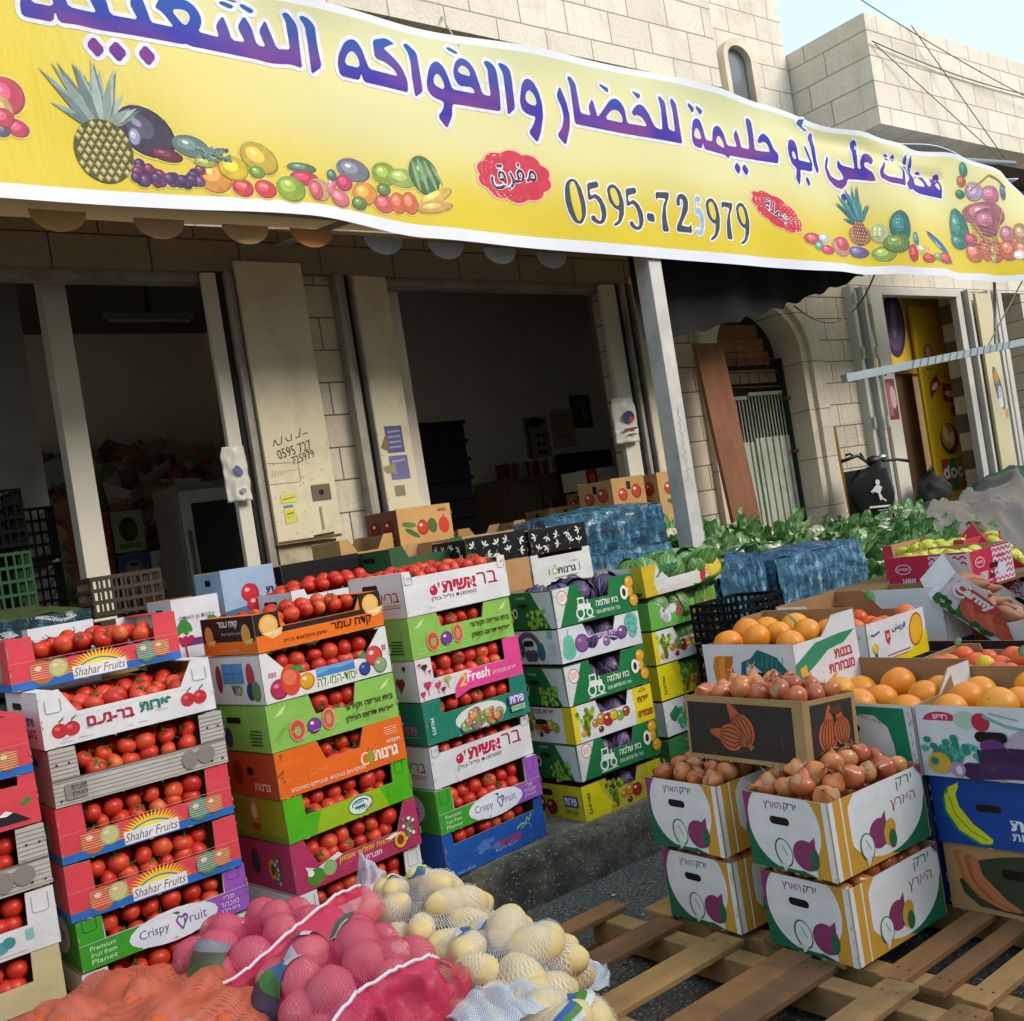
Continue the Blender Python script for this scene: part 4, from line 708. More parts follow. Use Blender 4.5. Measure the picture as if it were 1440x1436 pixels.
def d_lime(c, W_, H_):
    c.poly([(.12, 0), (.48, 0), (.44, .086), (.16, .086)], '94b81e'); c.ell(.34, .046, .062, .038, '4a7a30'); c.ell(.34, .046, .056, .033, 'dce8e4'); c.line(circ(.34, .05, .04, .018, 0, 10, 20, 200), .006, '2a6a7a'); c.line([(.31, .04), (.36, .042)], .01, '2a7a6a'); c.line(circ(.34, .045, .05, .028, 0, 10, 290, 350), .006, 'c04040'); c.text('משק', .335, .056, .04, .014, '2a6a58', bold=.02); c.text('הגליל', .345, .034, .05, .012, '2a5a78', bold=.02)
    c.rect(.0, .0, .12, .0855, '52b01c'); c.rect(.48, 0, W_, .0855, '52b01c'); tab(c, .53, .12, .04, .05, '3a8010'); scuffs(c, W_, H_, 4, 'b0e080')
def s_lime(c, W_, H_): c.ell(W_ * .45, .11, .035, .05, 'a89a3c'); c.ell(W_ * .45, .11, .02, .03, 'd8d0b0'); c.ell(W_ * .45, .05, .03, .016, 'a03a28'); c.rect(0, 0, W_, .02, '6a8a18')
def d_magenta(c, W_, H_):
    c.text('אחוזת אזולאי אומיון', .33, .066, .26, .03, 'e8b828', bold=.02, shear=.3); c.text('תוצרת', .36, .035, .08, .018, 'f0d8e0', bold=.02)
    c.poly([(.05, .09), (.1, .07), (.2, .1), (.22, .085), (.1, .05), (.06, .06)], 'e4dcd4'); c.ell(.09, .042, .04, .032, '4a8a30'); c.ell(.155, .055, .03, .03, '8ab070'); c.ell(.07, .06, .014, .012, 'f0f0e8')
    for k in range(20): c.ell(.545 + rnd.uniform(-.025, .025), .045 + k * .0042, .0085, .0075, '5a8a58' if k % 3 else 'd8e8d0', n=8)
    c.ell(.495, .05, .03, .032, 'e8b020'); c.ell(.495, .05, .017, .02, '8a3a3a'); c.poly([(.42, .075), (.47, .085), (.5, .08), (.45, .065)], 'e8e0d8')
    c.poly([(.42, .088), (.52, .118), (.58, .13), (.575, .145), (.5, .125)], 'e0dce0') if 0 else None; scuffs(c, W_, H_, 5, 'd07a98')
def s_magenta(c, W_, H_):
    c.ell(W_ * .62, .08, .03, .04, 'd89a28'); c.ell(W_ * .62, .08, .015, .024, '7a3030')
    for k in range(18): c.ell(W_ * .72 + rnd.uniform(-.02, .02), .03 + k * .006, .009, .008, '4a6a60' if k % 3 else 'c0d8c8', n=8)
    c.ell(W_ * .3, .1, .03, .05, '4a3040')
def d_plainw(c, W_, H_): c.ell(.42, .04, .03, .02, '5aa0a0'); c.ell(.45, .05, .02, .018, '4a9090'); c.rect(.5, .04, .525, .075, '8ac0b8'); tab(c, .53, .12, .05, .05); tab(c, .02, .12, .05, .05); c.ell(.12, .04, .06, .03, '9ab8d8'); c.line([(.1, .01), (.5, .012)], .002, 'b0b0b8')
def s_plainw(c, W_, H_): c.ell(W_ * .5, .05, .07, .05, '8a3040'); c.ell(W_ * .3, .06, .04, .05, '3a3a48'); c.line([(0, .1), (W_, .1)], .002, '9a9aa8')
def bres(c, W_, H_, s=1):
    c.text('אשית', .31, .098, .2, .05, 'c01e48', bold=.05); c.text('בר', .475, .104, .12, .056, 'a82a50', bold=-.0); c.ell(.16, .092, .022, .021, 'c01e48'); c.ell(.153, .099, .006, .005, 'f0c0c8'); c.poly([(.16, .112), (.175, .122), (.17, .108)], 'c01e48'); c.poly([(.185, .12), (.198, .124), (.192, .095)], 'c01e48')
    c.text('מפסגות גליל-גולן', .27, .055, .26, .024, '5a4048')
    c.line([(0, .002), (W_, .002)], .003, 'c8c4c8'); scuffs(c, W_, H_, 4, 'c0bcc0')
def d_bres(c, W_, H_): bres(c, W_, H_); tab(c, .01, .14, .04, .04); tab(c, .55, .14, .04, .04); c.ell(.575, .165, .004, .005, 'c01e48'); rnd_lines(c, .02, .165, .03, 2, 'b0a8b0', .006, .002)
def s_bres(c, W_, H_): c.text('ברא', W_ * .74, .09, .13, .04, 'a03058'); rnd_lines(c, W_ * .6, .055, .12, 2, '8a7078', .01, .003); slots(c, W_ * .4, H_ - .05)
def d_pink(c, W_, H_):
    c.rect(.28, 0, W_, .084, 'e84a94'); c.poly(circ(.33, -.01, .14, .095, 0, 18, 90, 190) + [(.28, 0), (.33, .0)], 'e84a94'); c.rect(W_ - .1, .084, W_, H_, 'e84a94')
    c.text('2', .245, .045, .04, .05, 'e8c83c', heb=False, bold=.03, shear=.2); c.text('Fresh', .335, .054, .135, .046, 'f4e8ee', heb=False, bold=.03, shear=.1); c.text('פירות מובחרים', .49, .042, .14, .016, 'f4d0e0', bold=.01, shear=.3)
    for u, v, r_, h in ((.05, .06, .022, 'c83a58'), (.105, .05, .018, 'c8506a'), (.16, .065, .02, 'a8b85a'), (.02, .03, .014, 'c83a58'), (.13, .03, .012, '6a3048'), (.045, .14, .016, '4a2a38'), (.07, .12, .008, 'c83a58'), (.02, .155, .008, 'c83a58')):
        c.ell(u - r_ * .4, v + r_ * .3, r_ * .55, r_ * .55, h); c.ell(u + r_ * .4, v + r_ * .3, r_ * .55, r_ * .55, h); c.poly([(u - r_ * .9, v + r_ * .15), (u + r_ * .9, v + r_ * .15), (u, v - r_)], h); c.line([(u, v - r_), (u + .003, v - r_ * 1.9)], .003, '6a8a3a')
    for k in range(16): c.ell(rnd.uniform(.01, .24), rnd.uniform(.02, .08), .003, .003, 'd05a78')
def s_pink(c, W_, H_):
    for u, v, r_ in ((W_ * .7, .07, .035), (W_ * .45, .1, .02), (W_ * .8, .14, .015)): c.ell(u - r_ * .4, v + r_ * .3, r_ * .55, r_ * .55, '8a2a40'); c.ell(u + r_ * .4, v + r_ * .3, r_ * .55, r_ * .55, '8a2a40'); c.poly([(u - r_ * .9, v + r_ * .15), (u + r_ * .9, v + r_ * .15), (u, v - r_)], '8a2a40')
def d_teal(c, W_, H_):
    c.poly(circ(.31, .058, .15, .054, 0, 24), 'd8dcd0'); cols = ('6a8a4a', 'c8a848', 'd86a48', '8ab060', 'b84a70', 'e0a030', '9a5a8a', '7aa058', 'd07858', 'c8b060', 'c05a80', '5a8a68')
    for k in range(26): u = .31 + rnd.uniform(-.115, .115); fruit(c, u, .05 + rnd.uniform(-.025, .03), rnd.uniform(.014, .026), cols[k % 12], cols[(k + 3) % 12])
    c.rect(.47, .06, .57, .105, '6a5aa0'); c.text('פירות', .52, .082, .085, .032, 'f0eef4', bold=.03); c.rect(.48, .03, .565, .055, 'a8c8a0'); c.text('מובחרים', .522, .042, .07, .016, '5a7a4a')
    c.text('FRUITS', .03, .075, .07, .018, 'd8e8e0', rot=-90, heb=False, bold=.02); tab(c, .03, .135, .04, .04, '1f5a50'); tab(c, .53, .135, .04, .04, '1f5a50')
def s_teal(c, W_, H_): c.text('פירות', W_ * .72, .06, .1, .036, 'c87ab0', bold=.03); c.line([(W_ * .55, .03), (W_ * .9, .032)], .006, '8aa858'); slots(c, W_ * .35, .13)
def d_blue(c, W_, H_):
    c.text('אחים דוידוב', .36, .052, .16, .03, 'c83448', bold=.03); c.text('פירות ירקות', .35, .03, .14, .014, '8ab0e0', bold=.01)
    for k in range(12): c.ell(rnd.uniform(.15, .34), rnd.uniform(.05, .09), rnd.uniform(.012, .03), .012, '4f74b4', n=12)
    c.line([(.42, .085), (.45, .1), (.48, .095), (.49, .12), (.5, .1), (.52, .13)], .007, '8ab89a'); c.line([(.45, .09), (.5, .09), (.51, .06)], .006, '5a9ab0'); c.line([(.44, .08), (.47, .085)], .012, '5a8a5a'); c.text('052-2020', .10, .012, .1, .012, '9ac0e8', heb=False, shear=.2); scuffs(c, W_, H_, 6, '6a90cc')
def s_blue(c, W_, H_): c.line([(.14, .08), (.18, .13), (.24, .11), (.26, .14)], .01, '3a5a70'); c.line([(.18, .12), (.2, .06), (.26, .05)], .01, '40606a')
def d_tractor(c, W_, H_):
    c.poly([(0, 0), (.10, H_ * .98), (0, H_ * .98)], 'dcdce0'); c.poly([(.0, 0), (.085, .0), (.14, H_ * .9), (.10, H_ * .98), (.0, .03)], '1f7a42'); c.poly([(0, 0), (.02, 0), (.11, H_ * .98), (.0, H_ * .98)], 'd8dadd')
    c.ell(.055, .135, .034, .036, 'd07868'); c.ell(.055, .135, .029, .031, 'ece8e4'); 
    for k in range(4): c.line([(.036, .122 + k * .008), (.074, .126 + k * .008)], .003, 'd88a78')
    wv = 'e4eae4'; c.ell(.155, .045, .028, .03, wv); c.ell(.155, .045, .018, .02, '1f7a42'); c.ell(.215, .042, .022, .024, wv); c.ell(.215, .042, .013, .014, '1f7a42'); c.rect(.14, .06, .225, .085, wv); c.rect(.145, .085, .19, .12, wv); c.rect(.152, .09, .183, .112, '1f7a42'); c.rect(.205, .085, .212, .105, wv); c.line([(.13, .012), (.24, .016)], .006, wv)
    c.text('בת שלמה', .335, .078, .15, .034, 'e8efe8', bold=.02); c.text('טל: 050-8978193'.replace('050-8978193', '3918798-050'), .335, .034, .16, .02, 'd8e8dc', bold=.012)
    a = W_ - .085
    for u, v in ((a + .045, .145), (a + .06, .05), (a + .035, .1)): fruit(c, u, v, .03, 'e8a428', 'c8841c')
    c.ell(a + .0, .098, .026, .036, 'ece8e0'); c.ell(a + .0, .098, .012, .02, '3a2418'); c.poly([(a + .06, .1), (a + .08, .12), (a + .07, .09)], '2a6a30')
def s_tractor(c, W_, H_):
    c.poly([(.0, 0), (W_ * .55, 0), (W_ * .98, .04), (W_ * .62, H_ * .95), (.04, H_ * .95)], '1f6a3c'); c.poly([(W_ * .6, H_ * .95), (W_ * .98, H_ * .95), (W_, 0), (W_ * .9, 0), (W_ * .72, H_ * .55)], 'cfd2d6'); c.poly([(W_ * .4, 0), (W_ * .9, .0), (W_ * .74, H_ * .5)], '1f6a3c')
    for k in range(42): c.ell(W_ * .66 + rnd.uniform(-.07, .07) * 1, .045 + rnd.uniform(-.04, .045), .010, .010, '8ab83a' if k % 3 else 'b0d050', n=8)
    fruit(c, .04, .11, .03, 'c88a28', 'a8701c'); fruit(c, .06, .05, .025, 'c88a28', 'a8701c'); c.ell(.1, .08, .02, .026, 'e0d8cc'); c.ell(.1, .08, .01, .014, '3a2418'); slots(c, W_ * .42, .115, .05, .02); c.text('בת שלמה', W_ * .4, .155, .07, .014, 'c8d8cc')
def d_purple(c, W_, H_):
    c.ell(.055, .085, .035, .045, '6ac0a4'); c.ell(.055, .05, .042, .04, '6ac0a4'); c.line([(.055, .13), (.065, .155)], .004, '5a8a70'); fruit(c, .14, .075, .046, '8a5a98', '6a4080', 'b890c0'); c.line(circ(.30, .02, .12, .075, 0, 16, 25, 155), .032, '7a4a8a')
    c.text('פירות מובחרים', .30, .092, .17, .022, 'e0d0e8', bold=.02); fruit(c, .30, .055, .024, '8a6a98', '6a4a80'); fruit(c, .41, .08, .034, '7a5090', '5a3a70'); c.ell(W_ - .06, .12, .045, .045, '6ab8a8'); c.ell(W_ - .055, .07, .03, .03, '7ac0b0')
    for k in range(14): c.ell(W_ - .06 + rnd.uniform(-.035, .035), rnd.uniform(.06, .15), .009, .009, '5aa898', n=8)
def s_purple(c, W_, H_): c.line(circ(W_ * .42, .06, .085, .085, 0, 14, 20, 160), .03, '6a4a7a'); slots(c, W_ * .42, .1, .05, .03); c.ell(W_ * .22, .07, .045, .05, '3a5a5a'); c.ell(W_ * .4, .04, .03, .03, '5a4a70'); c.ell(W_ * .5, .04, .03, .03, '5a4a70'); c.ell(W_ * .65, .06, .03, .045, '3a7078'); c.rect(W_ * .8, .12, W_ * .9, .16, '7ab8b8'); c.rect(W_ * .8, .04, W_ * .93, .1, 'c8c8d2')
def mixfruit(c, u0, u1, v0=.03, v1=.11):
    grapes(c, u0 + .045, (v0 + v1) / 2 + .01, .12, '6a8a28', 'a8c030', 34); cols = (('c87a38', .022), ('b8902c', .03), ('a82a30', .034), ('d8b030', .028), ('7aa038', .026), ('9a4a30', .026))
    n = max(3, int((u1 - u0 - .08) / .045))
    for k in range(n): h, r_ = cols[k % 6]; fruit(c, u0 + .1 + k * (u1 - u0 - .12) / n, v0 + .03 + .012 * (k % 2), r_, h, '8a5a28' if k % 2 else h)
    fruit(c, u0 + .02, v0, .016, 'd8a028', 'b88020'); fruit(c, u0 + .13, v0 - .005, .016, '7a2038', '501828')
def d_yellowfruit(c, W_, H_):
    c.rect(0, 0, .035, H_, 'e8d020'); c.rect(.035, .0, W_ - .12, .11, 'dedee0'); c.poly([(.035, .1), (.14, .1), (.1, H_), (.035, H_)], 'dedee0'); c.rect(W_ - .13, 0, W_, H_, 'e2cc1c'); mixfruit(c, .04, W_ - .13, .04)
    c.text('פירות', W_ - .065, .115, .08, .028, '8a4a1c', bold=.02); c.text('מובחרים', W_ - .062, .045, .1, .03, '9a2a1c', bold=.03); c.line([(W_ - .09, .155), (W_ - .065, .17), (W_ - .04, .155), (W_ - .09, .153)], .003, '8a6a1c')
def s_yellowfruit(c, W_, H_): c.rect(W_ * .84, 0, W_, H_, 'd8c01c'); mixfruit(c, .02, W_ * .84, .045); slots(c, W_ * .42, .1, .06, .026); c.text('פירות מובחרים', W_ * .42, H_ - .022, .22, .022, 'a03a48', bold=.02)
def d_fruits(c, W_, H_):
    c.poly([(0, 0), (.16, .0), (.19, .03), (.14, .1), (.11, H_ * .99), (0, H_ * .99)], 'e8d81c'); c.text('FRUITS', .04, .075, .1, .02, '2a2a20', rot=-90, heb=False, bold=.03); mixfruit(c, .17, W_ - .12, .03); c.rect(W_ - .1, 0, W_, H_, 'dccc1c'); c.rect(W_ - .11, .02, W_ - .02, .06, '4a4a88'); c.text('פירות', W_ - .065, .04, .07, .028, 'f0f0f4', bold=.03)
def s_fruits(c, W_, H_): c.poly([(W_ * .5, 0), (W_, 0), (W_, H_), (W_ * .62, H_)], 'd8c41c'); fruit(c, .07, .06, .045, 'a03a30', '702a24'); fruit(c, .16, .05, .04, '8a2a30', '601c24'); slots(c, W_ * .36, .12, .05, .03); c.rect(W_ * .66, .06, W_ * .93, .115, '4a4a90'); c.text('פירות', W_ * .79, .088, .085, .036, 'f0f0f4', bold=.03); c.rect(W_ * .66, .02, W_ * .93, .055, 'b8b83a'); c.text('מובחרים', W_ * .79, .038, .08, .02, '3a4a30', bold=.02)
def d_cauli(c, W_, H_):
    for k in range(12): c.ell(.15 + rnd.uniform(-.05, .05), .08 + rnd.uniform(-.035, .04), .024, .024, 'd8d8dc' if k % 2 else 'b8b4c4')
    for k in range(8): c.ell(.26 + rnd.uniform(-.03, .03), .09 + rnd.uniform(-.03, .03), .022, .022, 'b84a5a' if k % 2 else '8a2a40')
    c.poly([(.3, .02), (.42, .04), (.56, .165), (.46, .14)], 'd8b838'); c.ell(.42, .12, .04, .06, '5a8a30', -30); c.ell(.5, .11, .035, .055, '6a9a3a', -20); c.text('ירקות מובחרים', .40, .065, .26, .03, 'c84a90', bold=.03, rot=8)
def d_grape(c, W_, H_):
    for k in range(46): c.ell(.13 + rnd.uniform(-.06, .06) * (1.1 - (k / 46)), .14 - k * .0024, .012, .012, '3a9a5a' if k % 3 else '5ab87a', n=8)
    c.poly([(.04, .12), (.09, .15), (.12, .12), (.08, .07), (.05, .09)], '2a7a48'); grapes(c, .4, .09, .13, '3a8a5a', '6ab88a')
def d_cabb(c, W_, H_):
    c.poly([(0, 0), (.09, 0), (.07, .07), (.11, H_), (0, H_)], 'd8b828'); c.poly([(.1, .03), (.42, .04), (.44, .0), (.1, .0)], 'd8cfc4'); 
    for k in range(10): c.ell(.13 + .03 * (k % 5), .12 + .022 * (k // 5), .012, .009, '3a7a50', 20)
    c.ell(.43, .05, .02, .045, 'c8303a', -15)
    for k in range(11): a = R(100 + k * 16); c.poly([(.53 + .02 * math.cos(a + 1.57), .07 + .02 * math.sin(a + 1.57)), (.53 - .02 * math.cos(a + 1.57), .07 - .02 * math.sin(a + 1.57)), (.53 + .085 * math.cos(a), .07 + .085 * math.sin(a))], 'f0c030'); 
    c.ell(.53, .07, .045, .045, 'f0cc48')
def s_cabb(c, W_, H_): c.rect(W_ * .78, 0, W_, H_, 'd8b828'); c.rect(W_ * .2, 0, W_ * .78, H_, 'dcd8d8'); c.text('פירות', W_ * .55, .12, .16, .036, 'b82858', bold=.03); c.rect(0, 0, W_ * .2, H_ * .7, '7ab070'); c.ell(W_ * .6, .05, .02, .012, '3a7a50')
def d_radish(c, W_, H_):
    c.rect(0, .0, W_, .02, 'a0a0b0'); c.rect(.02, .07, W_ - .0, .1, '6a3a80')
    for u in (.035, .155): 
        for k in range(4): c.ell(u + k * .012 - .015, .145 + .01 * (k % 2), .013, .03, '3a8a3c', (k - 1.5) * 18)
        for k in range(5): c.ell(u - .02 + k * .012, .1 - .01 * (k % 2), .014, .014, 'b02a50')
        c.line([(u, .085), (u + .003, .02)], .008, 'b04060')
    c.text('ירקות גן השדה', .1, .185, .15, .02, '6a5a78')
def s_plain(h='b8bcc8'):
    def f(c, W_, H_): c.rect(0, 0, W_, .01, h); slots(c, W_ / 2, H_ - .05)
    return f
def d_leaf(c, W_, H_):
    for k in range(int(W_ / .075)):
        for j in (0, 1):
            u, v, a = .04 + k * .075 + rnd.uniform(-.01, .01), .035 + j * .06 + rnd.uniform(-.01, .01), rnd.uniform(0, 360)
            for b_ in (-50, 0, 50): c.ell(u + .017 * math.cos(R(a + b_)), v + .017 * math.sin(R(a + b_)), .014, .0055, 'd8d6d0', a + b_, n=8)
            c.line([(u, v), (u - .015 * math.cos(R(a)), v - .015 * math.sin(R(a)))], .002, 'd8d6d0')
def d_garnot(c, W_, H_): c.text('גרנות', W_ * .56, .075, .13, .034, '3a3a36', bold=.03); c.ell(W_ * .36, .078, .018, .02, 'b8a848'); c.ell(W_ * .36, .078, .011, .013, 'e0e0dc'); c.poly([(W_ * .36, .1), (W_ * .38, .115), (W_ * .39, .1)], '4a7a3a'); c.rect(W_ * .26, .06, W_ * .27, .095, '3a3a36'); c.rect(W_ * .78, .06, W_ * .79, .1, '3a3a36'); c.text('חקלאי', W_ * .7, .115, .05, .012, '5a5a56'); c.line([(W_ * .34, .04), (W_ * .74, .042)], .006, '9a9a94')
def s_garnot(c, W_, H_): c.text('גרנות', W_ * .85, .075, .12, .034, '3a3a36', bold=.03); c.line([(W_ * .7, .045), (W_ * .95, .046)], .006, '9a9a94')
def d_gtom(c, W_, H_): 
    for k, (u, r_) in enumerate(((.15, .055), (.28, .06), (.41, .055))): fruit(c, u, .05, r_, 'cc4a24', 'a83a1c', 'e88a60')
    for k in range(9): c.line([(.1 + k * .045, .1), (.12 + k * .045, .12)], .006, '3a6a38')
    c.rect(.05, .12, .16, .145, 'a85a3c'); c.rect(.36, .12, .47, .145, 'a85a3c')
def d_veg(c, W_, H_):
    c.ell(.08, .10, .055, .016, '5a7a38', -8); c.ell(.1, .05, .06, .016, '4a6a30', -28); fruit(c, W_ * .44, .075, .045, 'c83a28', 'a02a1c'); c.ell(W_ * .62, .08, .035, .045, '4a6a34', 12); c.ell(W_ * .84, .075, .042, .05, 'cc4030'); c.poly([(W_ * .4, .12), (W_ * .48, .12), (W_ * .44, .1)], '3a5a28'); c.line([(W_ * .84, .12), (W_ * .86, .14)], .006, '3a5a28'); c.text('עגבניות', W_ * .84, .165, .07, .018, '8a5a3a', bold=.02)
def s_veg(c, W_, H_): fruit(c, W_ * .35, .08, .045, '8a2a20', '6a1c18'); c.ell(W_ * .7, .08, .04, .06, '7a2a20')
def d_cherry(c, W_, H_): 
    c.poly([(0, 0), (W_, 0), (W_, .08), (0, .05)], '4a6888'); fruit(c, W_ * .5, .12, .045, 'c8283a', '901c2c', 'f0b0b0'); fruit(c, W_ * .58, .065, .045, 'c8283a', '901c2c', 'f0b0b0'); c.text('ת', W_ * .88, .12, .04, .03, '2a3a58', bold=.03); c.text('ת', W_ * .86, .06, .04, .03, '2a3a58', bold=.03)
def s_cherry(c, W_, H_): slots(c, W_ * .5, H_ - .05, .03, .03); c.rect(0, 0, W_, .04, '8a4a50'); c.line([(W_ * .6, .06), (W_ * .8, .1), (W_ * .85, .05)], .012, 'b05a60')
def d_mount(c, W_, H_): c.poly([(W_ - .16, .015), (W_ - .1, .06), (W_ - .07, .045), (W_ - .03, .015)], '2a2a30'); c.poly([(W_ - .125, .045), (W_ - .1, .06), (W_ - .08, .05), (W_ - .1, .042)], 'f0f0f0'); c.poly([(W_ - .055, .07), (W_ - .03, .09), (W_ - .02, .075), (W_ - .04, .062)], '3a8a3a')
# --- the tomato stacks on the kerb
C4 = (.085, .085, .004); CS = (.06, .085, .05)
TOM = []                                            # crates that hold tomatoes: (root, W, D, H, floor, mode)
def T(r, Wd, D, H, mode, cutv=.085, label='', n=None): TOM.append((r, Wd, D, H, mode, cutv, label)); return r
def j(a=.012): return rnd.uniform(-a, a)
RED, WHT = 'dc4a56', 'dcdcde'
z = (.22, .415, .605, .795, .98, 1.16, 1.34)
a = R(5.7); X3 = lambda k: (2.25 + j(.006), 3.70 + j(.006), z[k] if k else .223, a + j(.02))
T(crate('royal blue tomato crate at the foot of its stack on the kerb', *X3(0), .6, .4, .19, '2456a8', d_blue, s_blue, cut=(.05, .135, .004)), .6, .4, .19, 'low', .135, 'in the royal blue crate on the kerb')
T(crate('green and purple crate right above the royal blue one', *X3(1), .6, .4, .185, 'dcdce4', d_crispy, s_crispy, cut=C4), .6, .4, .185, 'in', .085, 'in the green and purple crate above the royal blue one')
T(crate('white crate with red Hebrew wordmark, between a teal and a purple crate', *X3(2), .6, .4, .18, WHT, d_bres, s_bres, cut=(.05, .145, .004)), .6, .4, .18, 'low', .145, 'in the white crate between the teal and purple ones')
T(crate('teal crate with an oval picture of mixed fruit', *X3(3), .6, .4, .18, '27806c', d_teal, s_teal, cut=(.095, .115, .004)), .6, .4, .18, 'low', .115, 'in the teal crate')
T(crate('white and hot pink crate with hearts and the word Fresh', *X3(4), .6, .4, .178, 'e2d8dc', d_pink, s_pink, cut=C4), .6, .4, .178, 'in', .085, 'in the hot pink crate')
T(crate('pale green crate under the white one with red Hebrew wordmark', *X3(5), .6, .4, .178, '8cc056', d_green, s_green, cut=(.16, .115, .02)), .6, .4, .178, 'in', .115, 'in the pale green crate under the white one')
T(crate('white crate with red Hebrew wordmark on top of its stack', *X3(6), .6, .4, .19, 'e4e2e4', d_bres, s_bres, cut=(.045, .165, .004)), .6, .4, .19, 'top', .165, 'in the topmost white crate with red lettering')
z = (.223, .412, .606, .775, .953, 1.136, 1.33); a = R(6.8); X2 = lambda k: (1.55 + j(.006), 3.64 + j(.006), z[k], a + j(.02))
T(crate('plain white crate at the bottom of the middle tomato stack', *X2(0), .6, .4, .185, WHT, d_plainw, s_plainw, cut=C4), .6, .4, .185, 'in', .085, 'in the plain white crate at the foot of the middle stack')
T(crate('magenta crate with yellow lettering and grapes', *X2(1), .6, .4, .19, 'b03660', d_magenta, s_magenta, cut=CS), .6, .4, .19, 'in', .085, 'in the magenta crate')
T(crate('bright lime green crate with a small oval badge', *X2(2), .6, .4, .165, '52b01c', d_lime, s_lime, cut=C4, side_base='8a9a1c'), .6, .4, .165, 'in', .085, 'in the bright lime green crate')
T(crate('scuffed orange crate with white Hebrew lettering', *X2(3), .6, .4, .175, 'e86a22', d_orange, s_orange, cut=(.19, .10, .03), side_base='b4542a'), .6, .4, .175, 'in', .10, 'in the scuffed orange crate')
T(crate('pale green crate above the scuffed orange one', *X2(4), .6, .4, .18, '8cc056', d_green, s_green, cut=(.19, .10, .02)), .6, .4, .18, 'in', .10, 'in the pale green crate above the orange one')
T(crate('white crate with painted fruit and a blue lake picture', *X2(5), .6, .4, .19, 'e0e0de', d_yesod, s_yesod, cut=(.03, .085, .1)), .6, .4, .19, 'in', .085, 'in the white crate with painted fruit')
T(crate('black and orange melon crate heaped with tomatoes on top', *X2(6), .6, .4, .145, 'ef7420', d_omer, s_omer, cut=(.10, .085, .035), inner='5a4030'), .6, .4, .145, 'heap', .085, 'heaped in the black and orange crate')
z = (.223, .42, .588, .778, .967, 1.162); a = R(1.6); X1 = lambda k: (.78 + j(.006), 3.66 + j(.006), z[k], a + j(.02))
T(crate('plain white crate at the bottom under the purple and green one', *X1(0), .6, .4, .19, WHT, d_plainw, s_plainw, cut=C4), .6, .4, .19, 'in', .085, 'in the bottom white crate beside the bags')
T(crate('purple and green crate below the red sun crates', *X1(1), .6, .4, .162, 'dcdce4', d_crispy, s_crispy, cut=C4), .6, .4, .162, 'in', .085, 'in the purple and green crate under the sun crates')
T(crate('lower of two stacked red crates with a yellow sun', *X1(2), .6, .4, .185, RED, d_shahar, s_red, cut=C4), .6, .4, .185, 'in', .085, 'in the lower red sun crate')
T(crate('red sun crate just under the grey wood-patterned crate', *X1(3), .6, .4, .185, RED, d_shahar, s_red, cut=C4), .6, .4, .185, 'in', .085, 'in the red sun crate under the grey one')
T(crate('grey wood-patterned crate under the white apple crate', *X1(4), .6, .4, .19, 'bdb9b2', d_wood, s_wood, cut=C4), .6, .4, .19, 'in', .085, 'in the grey crate under the white apple crate')
T(crate('white crate with red apples and red and green Hebrew words', *X1(5), .6, .4, .19, 'e2e2e4', d_barneam, s_barneam, cut=(.07, .105, .05)), .6, .4, .19, 'top', .105, 'in the white apple crate')
T(crate('red sun crate set back on top of the white apple crate', .745, 3.85, 1.356, R(2.5), .6, .4, .18, RED, d_shahar, s_red, cut=C4, inner='d8d4d8'), .6, .4, .18, 'heap', .085, 'in the topmost red sun crate')
z = (.223, .38, .560, .748, .95, 1.11); X0 = lambda k: (.125 + j(.006), 3.6 + j(.006), z[k], R(1.5) + j(.015))
T(crate('kraft brown crate at the foot of the leftmost stack', *X0(0), .6, .4, .155, KRAFT, None, None, cut=C4), .6, .4, .155, 'in', .085, 'in the bottom brown crate at the far left')
T(crate('beige crate second from the bottom of the leftmost stack', *X0(1), .6, .4, .175, 'c8b88c', None, None, cut=C4), .6, .4, .175, 'in', .085, 'in the beige crate at the far left')
T(crate('plain white crate in the leftmost stack below the grey one', *X0(2), .6, .4, .185, WHT, d_plainw, None, cut=C4), .6, .4, .185, 'in', .085, 'in the white crate at the far left')
T(crate('grey wood-patterned crate in the leftmost stack', *X0(3), .6, .4, .195, 'bdb9b2', d_wood, s_wood, cut=C4), .6, .4, .195, 'in', .085, 'in the grey crate at the far left')
T(crate('red crate with a snowy mountain badge in the leftmost stack', *X0(4), .6, .4, .158, RED, d_mount, s_red, cut=(.05, .13, .004)), .6, .4, .158, 'low', .13, 'in the red mountain crate at the far left')
T(crate('red crate with a yellow sun on top of the leftmost stack', *X0(5), .6, .4, .19, RED, d_shahar, s_red, cut=C4), .6, .4, .19, 'top', .085, 'in the top red crate at the far left')
